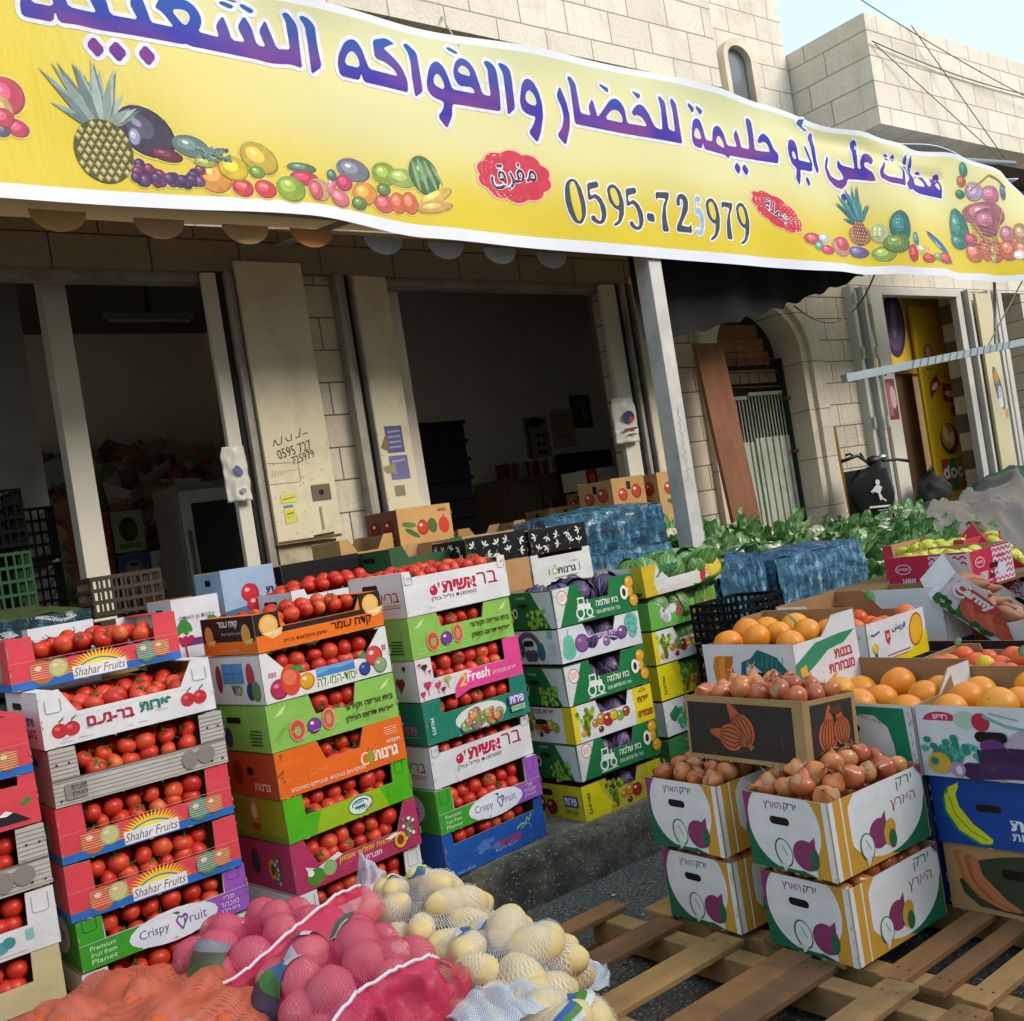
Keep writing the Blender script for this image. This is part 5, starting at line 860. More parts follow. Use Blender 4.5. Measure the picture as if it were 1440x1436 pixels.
# --- red cabbage stack and green cabbage stack
CAB = []
GC = 'cardboard crates of cabbages'
z = (.223, .412, .59, .77, .975, 1.145); X4 = lambda k: (3.06 + j(.006), 3.72 + j(.006), z[k], R(0) + j(.02))
dsg = [('yellow fruit crate with a blue label at the foot of the red cabbage stack', 'c8b838', d_fruits, s_fruits, .165, 'rc'), ('green tractor crate just above the yellow one at the bottom', '1f7a42', d_tractor, s_tractor, .175, 'rc'), ('white and yellow fruit crate between two green tractor crates', 'dcdce0', d_yellowfruit, s_yellowfruit, .175, 'rc'), ('green tractor crate below the white and purple crate', '1f7a42', d_tractor, s_tractor, .19, 'rc'), ('white crate with purple plums and teal pears', 'dcdce2', d_purple, s_purple, .165, 'rc'), ('green tractor crate on top of the red cabbage stack', '1f7a42', d_tractor, s_tractor, .185, 'rct')]
for k, (lb, h, f, s, H, mo) in enumerate(dsg):
    CAB.append((crate(lb, *X4(k), .54, .4, H, h, f, s, cut=(.16 if 'tractor' not in lb else .16, .1, .025), group=GC, flaps=False), .54, .4, H, mo, lb))
z = (.223, .417, .611, .804, .989, 1.165); X5 = lambda k: (3.84 + j(.006), 3.89 + j(.006), z[k], R(2) + j(.02))
dsg = [('plain green crate at the very bottom beside the onions', '3c7a4c', None, None, .18, 'gc'), ('white crate with a printed bunch of green grapes', 'd8dce4', d_grape, None, .185, 'gc'), ('yellow crate with black vertical lettering under a fruit crate', 'd8c820', d_fruits, None, .185, 'gc'), ('yellow and white fruit crate under the cauliflower crate', 'dcdce0', d_yellowfruit, s_yellowfruit, .175, 'gc'), ('light green crate printed with a cauliflower and beetroot', '6ab04a', d_cauli, None, .15, 'gc'), ('white and yellow sunburst crate tilted on top, full of cabbage leaves', 'dcd8d4', d_cabb, s_cabb, .165, 'gct')]
for k, (lb, h, f, s, H, mo) in enumerate(dsg):
    p4 = X5(k); kw = {'rot': (.0, -.04, -.08)} if mo == 'gct' else {}
    CAB.append((crate(lb, *p4, .56, .4, H, h, f, s, cut=(.17, .09, .03) if k < 4 else ((.05, .12, .01) if k == 4 else (.1, .075, .08)), group=GC, flaps=False, **kw), .56, .4, H, mo, lb))
# --- second row of crates on a trestle table behind
t = tag(empty('trestle_table', (2.7, 4.55, .222)), 'long wooden trestle table behind the tomato stacks', 'table')
a = MB(); a.box((-1.4, -.33, 1.04), (1.3, .42, 1.075), mat('7a5c3c', .7, .2, 3)); a.build('tabletop', t)
for x in (-1.3, 1.16):
    for y in (-.28, .33): a = MB(); a.box((x, y, 0), (x + .05, y + .05, 1.04), mat('6a4e34', .7)); a.build('leg', t)
BG = 'vegetable boxes behind the tomato stacks'
def bx(label, x, y, z, rz, Wd, D, H, base, f=None, s=None, rr=None, **k):
    k.setdefault('group', BG); k.setdefault('flaps', False); return crate(label, x, y, z, rz, Wd, D, H, base, f, s, rr, **k)
T(bx('white crate of tomatoes behind the black and orange one', 2.0, 4.235, 1.30, R(6), .56, .38, .22, 'd8dade', None, s_plain(), cut=(.07, .19, .01)), .56, .38, .22, 'heap', .19, 'in the white crate behind the black and orange one')
bx('white box with red radishes and a purple band', 1.46, 4.24, 1.30, R(-3), .2, .36, .27, 'dadae0', d_radish, s_plain(), cut=None)
bx('blue box printed with two red tomatoes', 1.80, 4.52, 1.42, R(4), .27, .28, .24, '9ab0c8', d_cherry, s_cherry); bx('plain brown box supporting the blue tomato box', 1.80, 4.53, 1.30, R(4), .28, .3, .118, KRAFT)
bx('black box with white leaf sprigs behind the heaped tomatoes', 2.16, 4.64, 1.30, R(6), .46, .33, .34, '17161a', d_leaf, d_leaf, cut=None)
bx('dark green open box with a red tomato picture', 2.66, 4.44, 1.30, R(3), .47, .4, .34, '355c3a', d_gtom, s_plain('2c4a30'), cut=(.08, .28, .03), inner=KRAFT)
bx('white carton with black lettering below the black leaf box', 3.40, 4.26, 1.30, R(-1), .42, .36, .18, 'd8d8d4', d_garnot, s_garnot, cut=(.05, .16, .005))
bx('black leaf box stacked on the white carton', 3.44, 4.29, 1.482, R(-1), .40, .32, .135, '17161a', d_leaf, d_leaf)
bx('kraft brown box beneath the right black leaf box', 2.98, 4.24, 1.30, R(-2), .38, .34, .185, 'b98c5e'); bx('black leaf box standing on a kraft brown box', 3.02, 4.29, 1.487, R(-2), .38, .34, .14, '17161a', d_leaf, d_leaf)
bx('white-lined brown box behind the black leaf boxes', 3.1, 4.72, 1.30, R(3), .6, .24, .335, KRAFT, inner='d4d4d8')
t2 = tag(empty('side_table', (3.4, 5.2, .222)), 'low wooden bench against the shopfront under the boxes', 'table')
a = MB(); a.box((-.7, -.18, 1.0), (.65, .42, 1.04), mat('6a5038', .7, .2, 3)); a.build('tabletop', t2)
for x in (-.66, .6):
    for y in (-.14, .34): a = MB(); a.box((x, y, 0), (x + .045, y + .045, 1.0), mat('5e4630', .7)); a.build('leg', t2)
def d_vegtop(c, W_, H_):
    q = Canvas(); d_veg(q, W_, .19); c.items += [(l, [(p[0], p[1] + H_ - .2) for p in pts], f, h) for l, pts, f, h in q.items]; c.layer += q.layer
bx('brown box printed with cucumber, tomatoes and pepper', 3.11, 5.06, 1.265, R(8), .42, .3, .59, 'c89a62', d_vegtop, lambda c, w_, h_: (fruit(c, w_ * .3, h_ - .1, .045, '8a2a20', '6a1c18'), fruit(c, w_ * .72, h_ - .1, .045, '8a2a20', '6a1c18')), side_base='7a4a38')
bx('torn brown open box below the printed vegetable box', 2.72, 5.06, 1.265, R(4), .36, .3, .46, 'c0965c', None, None, cut=(.06, .38, .05))
bx('low brown box in front of the shutter with a red print', 3.55, 5.1, 1.265, R(-4), .5, .3, .42, 'a87c4e', None, None, cut=(.08, .36, .04))
# produce boxes inside the second shop, by the post
def d_vegside(c, W_, H_): fruit(c, W_ * .3, H_ * .62, .05, 'b8402c', '8a2a1c'); fruit(c, W_ * .72, H_ * .66, .055, 'b8402c', '8a2a1c'); c.ell(W_ * .36, H_ * .3, .06, .02, '4a6a34', -15); c.ell(W_ * .66, H_ * .3, .03, .03, '4a6a34'); c.rect(W_ * .44, H_ * .72, W_ * .56, H_ * .9, '2a1c14')
for i, (x, zz) in enumerate(((5.52, .5), (5.52, .76), (5.52, 1.02), (5.52, 1.28), (5.55, 1.54), (5.1, .5), (5.1, .76), (5.1, 1.02), (5.1, 1.28), (5.12, 1.54))):
    if x > 5.5: bx(('brown vegetable box by the white post, %s of its pile' % ('bottom', 'second', 'middle', 'fourth', 'topmost')[i]), x, 5.32, .225 + (i % 5) * .332, R(-3), .36, .34, .327, 'c29a64', d_vegside, d_vegside, group='vegetable boxes piled beside the post')
    else: bx(('brown vegetable box in the second pile from the post, %s one' % ('bottom', 'second', 'middle', 'fourth', 'topmost')[i - 5]), x, 5.36, .225 + (i % 5) * .332, R(4), .36, .34, .327, 'b98f5a', d_vegside, d_vegside, group='vegetable boxes piled beside the post')
# ------------------------------------------------------------------ produce prototypes (meshes shared by the individuals)
def glossy(key, stops, rough, scale=2.5, bmp=0, spec=.5, sub=.0, coat=.0, det=2):
    if key in MATS: return MATS[key]
    m, t, b = new_mat(key); oi = N(t, 'ObjectInfo'); n = noise_out(t, scale, det, .5)
    ad = N(t, 'Math', operation='MULTIPLY_ADD', use_clamp=True); t.links.new(oi.outputs['Random'], ad.inputs[0]); ad.inputs[1].default_value = .5
    sb = N(t, 'Math', operation='MULTIPLY'); t.links.new(n, sb.inputs[0]); sb.inputs[1].default_value = .6; t.links.new(sb.outputs[0], ad.inputs[2])
    t.links.new(ramp(t, ad.outputs[0], stops), b.inputs['Base Color']); b.inputs['Roughness'].default_value = rough; b.inputs['Specular IOR Level'].default_value = spec; b.inputs['Coat Weight'].default_value = coat
    if bmp: bump(t, b, noise_out(t, 180, 2, .5), bmp, .002)
    return m
TOMM = glossy('tomato_skin', [(.12, lin('ac2018')), (.45, lin('ca3220')), (.75, lin('d44c2a')), (.93, lin('d67e44'))], .4, 16, 0, .4, coat=.05)
CALX = mat('4c6a2a', .7, .3, 40); STEM = mat('6c7a3a', .7, .3, 30)
def tomato_mesh(s):
    q = random.Random(s); lob = q.choice((4, 5, 6)); ph = q.uniform(0, 6)
    def fn(d):
        a = math.atan2(d.y, d.x); k = 1 + .035 * math.cos(lob * a + ph) * (1 - d.z * d.z); dz = d.z * .86
        if d.z > .8: dz -= (d.z - .8) * .7
        return Vector((d.x * k * (1 + .06 * (s % 3 - 1)), d.y * k, dz * (1 + .08 * (s % 2))))
    m = MB(); m.ball((0, 0, 0), .034, TOMM, 18, 12, fn=fn); return m.mesh('tomato', True)
def calyx_mesh(s):
    q = random.Random(s); m = MB()
    for k in range(5):
        a = 2 * math.pi * k / 5 + q.uniform(-.3, .3); L = q.uniform(.016, .026); d = Vector((math.cos(a), math.sin(a), 0)); n = Vector((-d.y, d.x, 0))
        b0, b1, b2 = Vector((0, 0, .0255)), d * L * .55 + Vector((0, 0, .0285)), d * L + Vector((0, 0, .026 + q.uniform(-.002, .007)))
        m.add([b0 - n * .002, b0 + n * .002, b1 + n * .0035, b1 - n * .0035, b2], [(0, 1, 2, 3), (3, 2, 4)], CALX)
    m.tube([(0, 0, .024), (.003, .002, .034), (q.uniform(-.014, .014), q.uniform(-.01, .01), .044)], .0018, STEM, 5); return m.mesh('calyx')
TM = [tomato_mesh(s) for s in range(4)]; CM = [calyx_mesh(s) for s in range(3)]
stuff = MB(); NT = [0]
def lowball(c, r):
    q = rnd.uniform(0, 6); stuff.ball(c, (r, r, r * .88), TOMM, 9, 6)
def tomato(p, label, grp, r=None):
    sc = rnd.uniform(.86, 1.14)
    if NT[0] >= 298: lowball(p, .034 * sc); return
    NT[0] += 1
    o = put(rnd.choice(TM), 'tomato', p, (rnd.gauss(0, .7), rnd.gauss(0, .7), rnd.uniform(0, 6.3)), sc)
    tag(o, label, 'tomato', grp)
    if rnd.random() < .85: put(rnd.choice(CM), 'calyx', (0, 0, 0), (0, 0, rnd.uniform(0, 6)), 1, o)
bpy.context.view_layer.update()
def wm(r): return r.matrix_world.copy()
for r, Wd, D, H, mode, cv, lb in TOM:
    X = wm(r); base = 'red vine tomato ' + lb; grp = 'tomatoes ' + lb; off = X.translation.x < .2
    def at(x, y, z_): return X @ Vector((x, y, z_))
    xr = lambda a, b_, st: [a + (b_ - a) * i / max(1, round((b_ - a) / st)) for i in range(max(1, round((b_ - a) / st)) + 1)]
    lo = .38 if off else .05
    if off:
        for x in xr(.11, .37, .066):
            for y, dz in ((.055, 0), (.12, .005), (.19, .01), (.26, .0), (.33, .0)): lowball(at(x + j(.01), y + j(.01), (cv + .04 if mode == 'top' else min(H - .045, cv + .05)) + dz), .036); lowball(at(x, y, cv - .01), .036)
    if mode in ('in', 'low'):
        top = H - .012; x0, x1 = (max(.085, lo), Wd - .085)
        for x in xr(x0 + .032, x1 - .032, .069): tomato(at(x + j(.008), .052 + j(.012), min(top - .033, cv + .052) + j(.006)), base, grp)
        if mode == 'in':
            for x in xr(x0 + .06, x1 - .045, .071): tomato(at(x + j(.01), .046 + j(.006), min(top - .083, cv + .006) + j(.005)), base, grp)
        for x in xr(x0 + .01, x1, .066): lowball(at(x + j(.01), .115 + j(.01), top - .036 + j(.008)), .034)
        for x in xr(x0 + .03, x1, .066): lowball(at(x + j(.01), .175 + j(.01), top - .034), .034)
    else:
        zt = cv + (.03 if mode == 'heap' else .005)
        for iy in range(6):
            y = .05 + iy * (D - .1) / 5
            for x in xr(max(.05, lo), Wd - .05, .075):
                xx = x + (iy % 2) * .03
                if xx > Wd - .04: continue
                dome = .045 * (1 - (2 * x / Wd - 1) ** 2) * math.sin(math.pi * min(1, (y + .06) / D)) if mode == 'heap' else .012
                p = at(xx + j(.01), y + j(.008), zt - .02 + dome + j(.01) + (.01 * iy if mode == 'top' and iy < 3 else .02 * (mode == 'top')))
                if iy < (5 if mode == 'heap' else 3): tomato(p, base, grp)
                else: lowball(p, .034)
                lowball(at(xx, y, zt - .075), .036)
q = stuff.build('tomatoes', smooth=True); struct(q, 'stuff', 'more red tomatoes packed deeper inside the cardboard crates')
# ------------------------------------------------------------------ cabbages
def leafm(key, a, b_, vein, rough=.45):
    if key in MATS: return MATS[key]
    m, t, b = new_mat(key); c = ramp(t, noise_out(t, 9, 4, .6), [(.3, lin(a)), (.7, lin(b_))])
    uv = N(t, 'UVMap'); sp = N(t, 'SeparateXYZ'); t.links.new(uv.outputs[0], sp.inputs[0])
    s1 = N(t, 'Math', operation='SUBTRACT'); t.links.new(sp.outputs[0], s1.inputs[0]); s1.inputs[1].default_value = .5
    ab = N(t, 'Math', operation='ABSOLUTE'); t.links.new(s1.outputs[0], ab.inputs[0])
    mid = ramp(t, ab.outputs[0], [(.012, 1.), (.035, 0.)])
    ma = N(t, 'Math', operation='MULTIPLY_ADD'); t.links.new(ab.outputs[0], ma.inputs[0]); ma.inputs[1].default_value = -.9; t.links.new(sp.outputs[1], ma.inputs[2])
    mu = N(t, 'Math', operation='MULTIPLY'); t.links.new(ma.outputs[0], mu.inputs[0]); mu.inputs[1].default_value = 40
    si = N(t, 'Math', operation='SINE'); t.links.new(mu.outputs[0], si.inputs[0]); side = ramp(t, si.outputs[0], [(.86, 0.), (.98, .75)])
    mx = N(t, 'Math', operation='MAXIMUM'); t.links.new(mid, mx.inputs[0]); t.links.new(side, mx.inputs[1])
    c = mixc(t, mx.outputs[0], c, lin(vein)); t.links.new(c, b.inputs['Base Color']); b.inputs['Roughness'].default_value = rough; b.inputs['Subsurface Weight'].default_value = 0
    bump(t, b, mx.outputs[0], .4, .004); return m
RCAB = leafm('red_cabbage', '2c2244', '463460', '9a8ab0', .38); GCAB = leafm('green_cabbage', '3c6a2c', '5c8a40', '9cb878', .42); PCAB = leafm('pale_cabbage', '7fa068', '9ab884', 'ccd8b0', .45); DCAB = leafm('dark_cabbage', '1f4220', '2f5c2c', '7ca468', .4)
def leaf(m, mt, c, r, az, el, w_, h_, curl=.25, wav=.05, lift=1.03, seed=0):
    X = Matrix.Rotation(az, 4, 'Z') @ Matrix.Rotation(el, 4, 'Y')
    def fn(u, v):
        a = (u - .5) * w_ * (1 - .75 * abs(2 * v - .85) ** 2.2); b_ = (v - .1) * h_; rr = r * lift * (1 + curl * max(0, v - .5) ** 2 + wav * noise.noise((u * 5 + seed, v * 5, seed * 3.1)) + .03 * abs(u - .5))
        d = Vector((math.sin(b_) * math.cos(a), math.cos(b_) * 0 + math.sin(a), -math.cos(b_) * math.cos(a))); d = Vector((d.x, d.y, d.z)).normalized() * rr
        return Vector(c) + X @ d
    m.grid(fn, 14, 12, mt)
def cabbage_mesh(mt, r, s, n=8, mt2=None):
    q = random.Random(s); m = MB(); m.ball((0, 0, 0), r * .96, mt2 or mt, 16, 10)
    for k in range(n): leaf(m, mt, (0, 0, 0), r, k * 2.4 + q.uniform(-.3, .3), q.uniform(-.2, .5) - .3, 2.1, 2.7, q.uniform(.02, .16), .04, 1.0 + .025 * k, s * 7 + k)
    return m.mesh('cabbage', True)
RM = [cabbage_mesh(RCAB, .085, s) for s in range(3)]; GM = [cabbage_mesh(GCAB, .095, s + 10, 8, PCAB) for s in range(3)]
def mk(mesh, nm, p, label, cat, grp, sc=1, tilt=.9):
    return tag(put(mesh, nm, p, (rnd.uniform(-tilt, tilt), rnd.uniform(-tilt, tilt), rnd.uniform(0, 6.3)), sc), label, cat, grp)
for i, (r, Wd, D, H, mo, lb) in enumerate(CAB):
    X = wm(r); g = mo[0]; nm = 'red_cabbage' if g == 'r' else 'green_cabbage'; ms = RM if g == 'r' else GM
    sh = lb.split(' crate')[0]; lab = ('purple red' if g == 'r' else 'green') + ' cabbage in the ' + {0: 'yellow bottom crate', 1: 'lowest tractor crate', 2: 'white and yellow fruit crate', 3: 'middle tractor crate', 4: 'white plum crate', 5: 'topmost tractor crate', 6: 'bottom green crate', 7: 'white grape crate', 8: 'yellow lettered crate', 9: 'yellow and white fruit crate', 10: 'cauliflower print crate', 11: 'tilted sunburst crate'}[i]
    pos = [(.2, .10), (.35, .10)] if mo in ('rc', 'gc') else [(.1, .1), (.27, .11), (.43, .1), (.16, .27), (.36, .28)]
    if mo == 'gc' and i == 10: pos = [(.12, .1), (.29, .1), (.45, .1)]
    for x, y in pos: mk(rnd.choice(ms), nm, X @ Vector((x + j(.01), y + j(.01), H - (.088 if len(pos) == 2 else .06) + j(.006))), lab, 'cabbage', lab.replace('cabbage', 'cabbages'), rnd.uniform(.9, 1.02))
# loose outer leaves over the tilted crate and the one below
X = wm(CAB[11][0])
for k, (x, y, zz, az, el, mt, s, lb) in enumerate(((.20, .2, .10, 2.6, -.5, DCAB, .24, 'big dark green cabbage leaf rising from the tilted crate'), (.42, .12, .11, .4, -.25, GCAB, .26, 'broad veined cabbage leaf over the right of the tilted crate'), (.28, .22, .13, 1.4, -.7, PCAB, .27, 'pale folded cabbage leaf in the middle of the tilted crate'), (.08, .15, .08, 3.6, -.2, DCAB, .2, 'dark cabbage leaf at the left of the tilted crate'), (.5, .2, .1, 5.6, -.9, GCAB, .22, 'upright green leaf at the right end of the tilted crate'))):
    m = MB(); leaf(m, mt, (0, 0, 0), s, 0, 0, 1.5, 1.6, .3, .09, 1, k * 5 + 1); o = m.build('cabbage_leaf', smooth=True, solid=.002); o.location = X @ Vector((x, y, zz + s * .42)); o.rotation_euler = (el, .3, az); tag(o, lb, 'cabbage leaf', 'loose cabbage leaves')
# ------------------------------------------------------------------ pallets
PW = [mat('93683f', .85, .3, 3, bmp=.4, bscale=40, dirt='5f4a36', stretch=(.5, 6, 6)), mat('ab8452', .85, .3, 3, bmp=.4, bscale=40, dirt='6c553c', stretch=(.5, 6, 6)), mat('7f5836', .85, .3, 3, bmp=.4, bscale=40, dirt='4e3d2e', stretch=(.5, 6, 6))]
def pallet(x0, x1, ys, label, ends=None):
    r = tag(empty('wooden_pallet', ((x0 + x1) / 2, (ys[0][0] + ys[-1][1]) / 2, 0)), label, 'pallet', 'wooden pallets on the street')
    cx, cy = r.location.x, r.location.y
    for i, (a, b) in enumerate(ys):
        m = MB(); e = rnd.uniform(-.02, .01); m.box((x0 - cx + e, a - cy, .124), (x1 - cx + rnd.uniform(-.02, .02), b - cy, .145), PW[i % 3]); c = Canvas()
        for xx in (x1 - cx - .06, x0 - cx + .06, 0):
            for yy in (.25, .7): c.ell(xx, a - cy + (b - a) * yy, .004, .004, '3a3028', n=8)
        c.emit(m, (0, 0, .145), (1, 0, 0), (0, 1, 0), (0, 0, 1), .0008); m.build('slat', r, bevel=.003)
    for xx in (x0 + .03, (x0 + x1) / 2 - .04, x1 - .11):
        m = MB(); m.box((xx - cx, ys[0][0] - cy + .01, .028), (xx - cx + .08, ys[-1][1] - cy - .01, .124), PW[1]); m.build('stringer', r, bevel=.004)
    for yy in (ys[0][0] + .02, cy, ys[-1][1] - .12):
        m = MB(); m.box((x0 - cx, yy - cy, .006), (x1 - cx, yy - cy + .09, .028), PW[2]); m.build('bottom_board', r, bevel=.003)
pallet(1.35, 2.575, [(1.53, 1.63), (1.765, 1.87), (2.03, 2.135), (2.138, 2.25), (2.40, 2.525), (2.68, 2.80), (2.98, 3.08)], 'weathered wooden pallet with its slat ends in front of the onion boxes')
pallet(2.60, 3.85, [(1.42, 1.50), (1.56, 1.635), (1.69, 1.76), (1.815, 1.90), (2.02, 2.11), (2.26, 2.35), (2.5, 2.6), (2.76, 2.9)], 'wooden pallet underneath the stacked onion and orange boxes')
pallet(.05, 1.30, [(2.0, 2.1), (2.3, 2.42), (2.6, 2.7), (2.9, 3.0), (3.2, 3.3), (3.46, 3.56)], 'wooden pallet underneath the net sacks of carrots and potatoes')
m = MB(); m.add([(2.0, 1.9, .06), (2.06, 1.86, .07), (2.17, 1.93, .06), (2.1, 1.98, .065)], [(0, 1, 2, 3)], mat('b8a428', .6)); o = m.build('yellow_leaf', solid=.002); o.location = (.1, -.02, 0); tag(o, 'yellowed leaf fallen between the pallet slats', 'leaf')
lit = MB(); lm = [mat('a8744c', .6, .4, 30), mat('8a4a3c', .6, .4, 30), mat('6a7a38', .7, .3, 30), mat('c8b48c', .7, .3, 30)]
for k in range(150):
    x, y = rnd.uniform(1.9, 3.6), rnd.uniform(1.5, 3.58); s_ = rnd.uniform(.006, .022); a = rnd.uniform(0, 6.3); z_ = .004; pts = [Vector((x + s_ * r_ * math.cos(a + t_), y + s_ * r_ * .6 * math.sin(a + t_), z_ + rnd.uniform(0, .008))) for t_, r_ in ((0, 1), (1.2, .8), (2.4, 1), (3.6, .9), (5, .7))]
    lit.add(pts, [(0, 1, 2), (0, 2, 3), (0, 3, 4)], lm[k % 4])
struct(lit.build('litter'), 'stuff', 'onion skins and leaf scraps scattered on the street')
# ------------------------------------------------------------------ onion boxes
GO = 'onion boxes on the pallet'
def onion_pic(c, u, v, s, h='8a3a68'):
    c.ell(u, v, s, s * .95, h); c.poly([(u + s * .2, v + s * .7), (u + s * .85, v + s * 1.25), (u + s * .8, v + s * .3)], h); c.poly(circ(u + s * .35, v - s * .1, s * .62, s * .75, 10, 14, -100, 80), '1f6a4c'); c.ell(u + s * .15, v + s * .3, s * .4, s * .28, h, 30)
def garlic_pic(c, u, v, s): c.ell(u, v, s * .72, s * .95, '1f6a4c', 12); c.ell(u + s * .03, v + s * .02, s * .62, s * .84, 'e0e2e2', 12); c.poly([(u - s * .3, v - s * .6), (u - s * .15, v - s * 1.25), (u + s * .05, v - s * 1.1), (u + s * .35, v - s * .7)], 'd0d8d0'); c.line([(u - s * .1, v + s * .5), (u + s * .3, v - s * .2)], s * .06, '1f6a4c')
def d_onion(c, W_, H_):
    c.rect(W_ - .075, 0, W_ - .02, H_, 'cf9a3a'); c.poly([(0, H_ * .5), (.0, H_), (.045, H_), (.02, H_ * .75), (.012, H_ * .5)], '8a3a68'); c.poly([(0, 0), (W_ - .07, 0), (W_ * .55, .02), (W_ * .3, .05), (.06, .12), (.02, H_ * .55), (0, H_ * .55)], '1f6a4c')
    c.ell(W_ * .48, H_ * .58, W_ * .40, H_ * .52, 'e2e2e4', n=30) if 0 else c.poly([(max(.012, min(W_ - .03, p[0])), max(.012, min(H_ - .002, p[1]))) for p in circ(W_ * .46, H_ * .62, W_ * .43, H_ * .60, 0, 40)], 'e2e2e4')
    c.text('הארץ', W_ * .36, H_ * .86, .075, .028, 'a04a78', bold=.02); c.text('ירק', W_ * .57, H_ * .87, .052, .028, '2a6a58', bold=.02); slots(c, W_ * .42, H_ * .67, .055, .026); onion_pic(c, W_ * .68, H_ * .27, .052); garlic_pic(c, W_ * .42, H_ * .25, .05); c.rect(W_ - .02, 0, W_, H_, 'e2e2e2')
def d_onion_r(c, W_, H_):
    c.rect(0, 0, .02, H_, 'e2e2e2'); c.rect(.02, 0, .055, H_, 'cf9a3a'); c.rect(.055, 0, .062, H_, 'e2e2e2'); c.rect(.062, 0, .13, H_, 'cf9a3a'); c.poly([(W_, 0), (W_, H_ * .6), (W_ - .03, H_ * .4), (W_ * .7, .045), (.13, 0)], '1f6a4c'); c.poly([(.13, 0), (.3, 0), (.2, .03), (.13, .04)], 'cf9a3a')
    c.poly([(max(.085, min(W_ - .006, p[0])), max(.01, min(H_ - .002, p[1]))) for p in circ(W_ * .56, H_ * .6, W_ * .42, H_ * .55, 0, 40)], 'e4e4e6')
    c.text('ירק', W_ * .80, H_ * .86, .085, .04, '2a6a50'); c.text('הארץ', W_ * .76, H_ * .62, .13, .04, 'a83a68'); onion_pic(c, W_ * .46, H_ * .36, .05); garlic_pic(c, W_ * .32, H_ * .26, .048); c.ell(W_ * .57, H_ * .32, .03, .042, 'cf9a3a', -20); c.ell(W_ * .59, H_ * .22, .02, .03, '2f6a3c'); c.poly([(W_ - .035, H_), (W_, H_), (W_, H_ * .85)], '8a3a68')
ON = []
def obox(label, x, y, z, rz, Wd=.345, D=.485, H=.245, f=d_onion, r=d_onion_r, base='e2e2e4', **k):
    k.setdefault('inner', KRAFT); q = crate(label, x, y, z, rz, Wd, D, H, base, f, None, r, group=GO, name='onion_box', flaps=False, **k); ON.append((q, Wd, D, H)); return q
obox('lower left white onion box sitting on the pallet, taped corner', 2.605, 2.765, .147, R(-92.5)); obox('upper left white onion box with green and purple print', 2.585, 2.775, .418, R(-91))
obox('front lower right white onion box on the pallet', 2.60, 2.305, .147, R(-92)); obox('upper right white onion box heaped with onions', 2.585, 2.315, .418, R(-93.5))
def bigonion(c, u, v, s, rot):
    c.ell(u, v, s, s * .9, '241c18', rot); c.ell(u, v, s * .95, s * .85, 'b4603c', rot); cs, sn = math.cos(R(rot)), math.sin(R(rot)); P = lambda a, b: (u + a * s * cs - b * s * sn, v + a * s * sn + b * s * cs)
    c.poly([P(.7, .45), P(1.75, .12), P(1.75, -.12), P(.7, -.45)], 'b4603c')
    for k in (-.6, -.3, 0, .3, .6): c.line([P(-.85, k * .3), P(-.3, k * .95), P(.3, k * .95), P(.95, k * .45)], s * .055, '3a2018')
    c.poly([P(-.9, .14), P(-1.2, .2), P(-1.15, -.18), P(-.9, -.14)], '8a6a3c')
def d_blackonion(c, W_, H_):
    c.rect(.012, .016, W_ - .045, H_ - .022, '35302f'); bigonion(c, W_ * .50, H_ * .50, .062, 122); bigonion(c, W_ * .40, H_ * .38, .056, 170); c.line([(W_ * .82, .1), (W_ * .83, .06)], .002, '6a6460'); c.line([(W_ * .2, .14), (W_ * .22, .12)], .002, '6a6460')
def d_blackonion_r(c, W_, H_): c.rect(.028, .022, W_ - .014, H_ - .02, '38332f'); bigonion(c, W_ * .42, H_ * .42, .058, 80); bigonion(c, W_ * .7, H_ * .46, .05, 100); c.ell(W_ * .62, H_ * .78, .035, .015, '5a3a28')
obox('black onion box printed with copper onions, topmost of its pile', 2.715, 2.655, .715, R(-92), .535, .275, .225, d_blackonion, d_blackonion_r, base='a98a5e', rot=(R(-5), 0, R(-92)))
ONM = glossy('onion_skin', [(.12, lin('8f4030')), (.4, lin('b25c38')), (.7, lin('c67c48')), (.97, lin('d8a868'))], .26, 26, 0, .5, coat=.1, det=5); SKIN = mat('b98a66', .6, .4, 30); ROOT = mat('b7a47c', .8, .3, 40)
def onion_mesh(s):
    q = random.Random(s)
    def fn(d):
        k = 1 + .03 * math.sin(3 * math.atan2(d.y, d.x) + s); t = max(0, d.z); rr = (1 - .25 * t ** 3); z_ = d.z * .82 + (.55 * max(0, d.z - .82) / .18 if d.z > .82 else 0)
        f = .45 if d.z > .93 else 1
        return Vector((d.x * k * rr * f, d.y * k * rr * f, z_))
    m = MB(); m.ball((0, 0, 0), .040, ONM, 18, 14, fn=fn); return m.mesh('onion', True)
def onion_dry(s):
    q = random.Random(s); m = MB()
    for k in range(5): a = q.uniform(0, 6.3); m.tube([(0, 0, .046), (.004 * math.cos(a), .004 * math.sin(a), .06), (.02 * math.cos(a), .02 * math.sin(a), .07 + q.uniform(-.01, .012))], [.004, .0025, .001], SKIN, 5)
    for k in range(9): a = q.uniform(0, 6.3); m.tube([(0, 0, -.032), (.008 * math.cos(a), .008 * math.sin(a), -.04 - q.uniform(0, .008))], .0008, ROOT, 4)
    a = q.uniform(0, 6)
    m.grid(lambda u, v: Vector((math.cos(a + u * 1.1) * math.sin(.5 + v), math.sin(a + u * 1.1) * math.sin(.5 + v), math.cos(.5 + v) * .82)) * (.0412 + .007 * u * v), 5, 5, SKIN); return m.mesh('dry_skin', True)
OM = [onion_mesh(s) for s in range(3)]; OD = [onion_dry(s) for s in range(4)]
ostuff = MB()
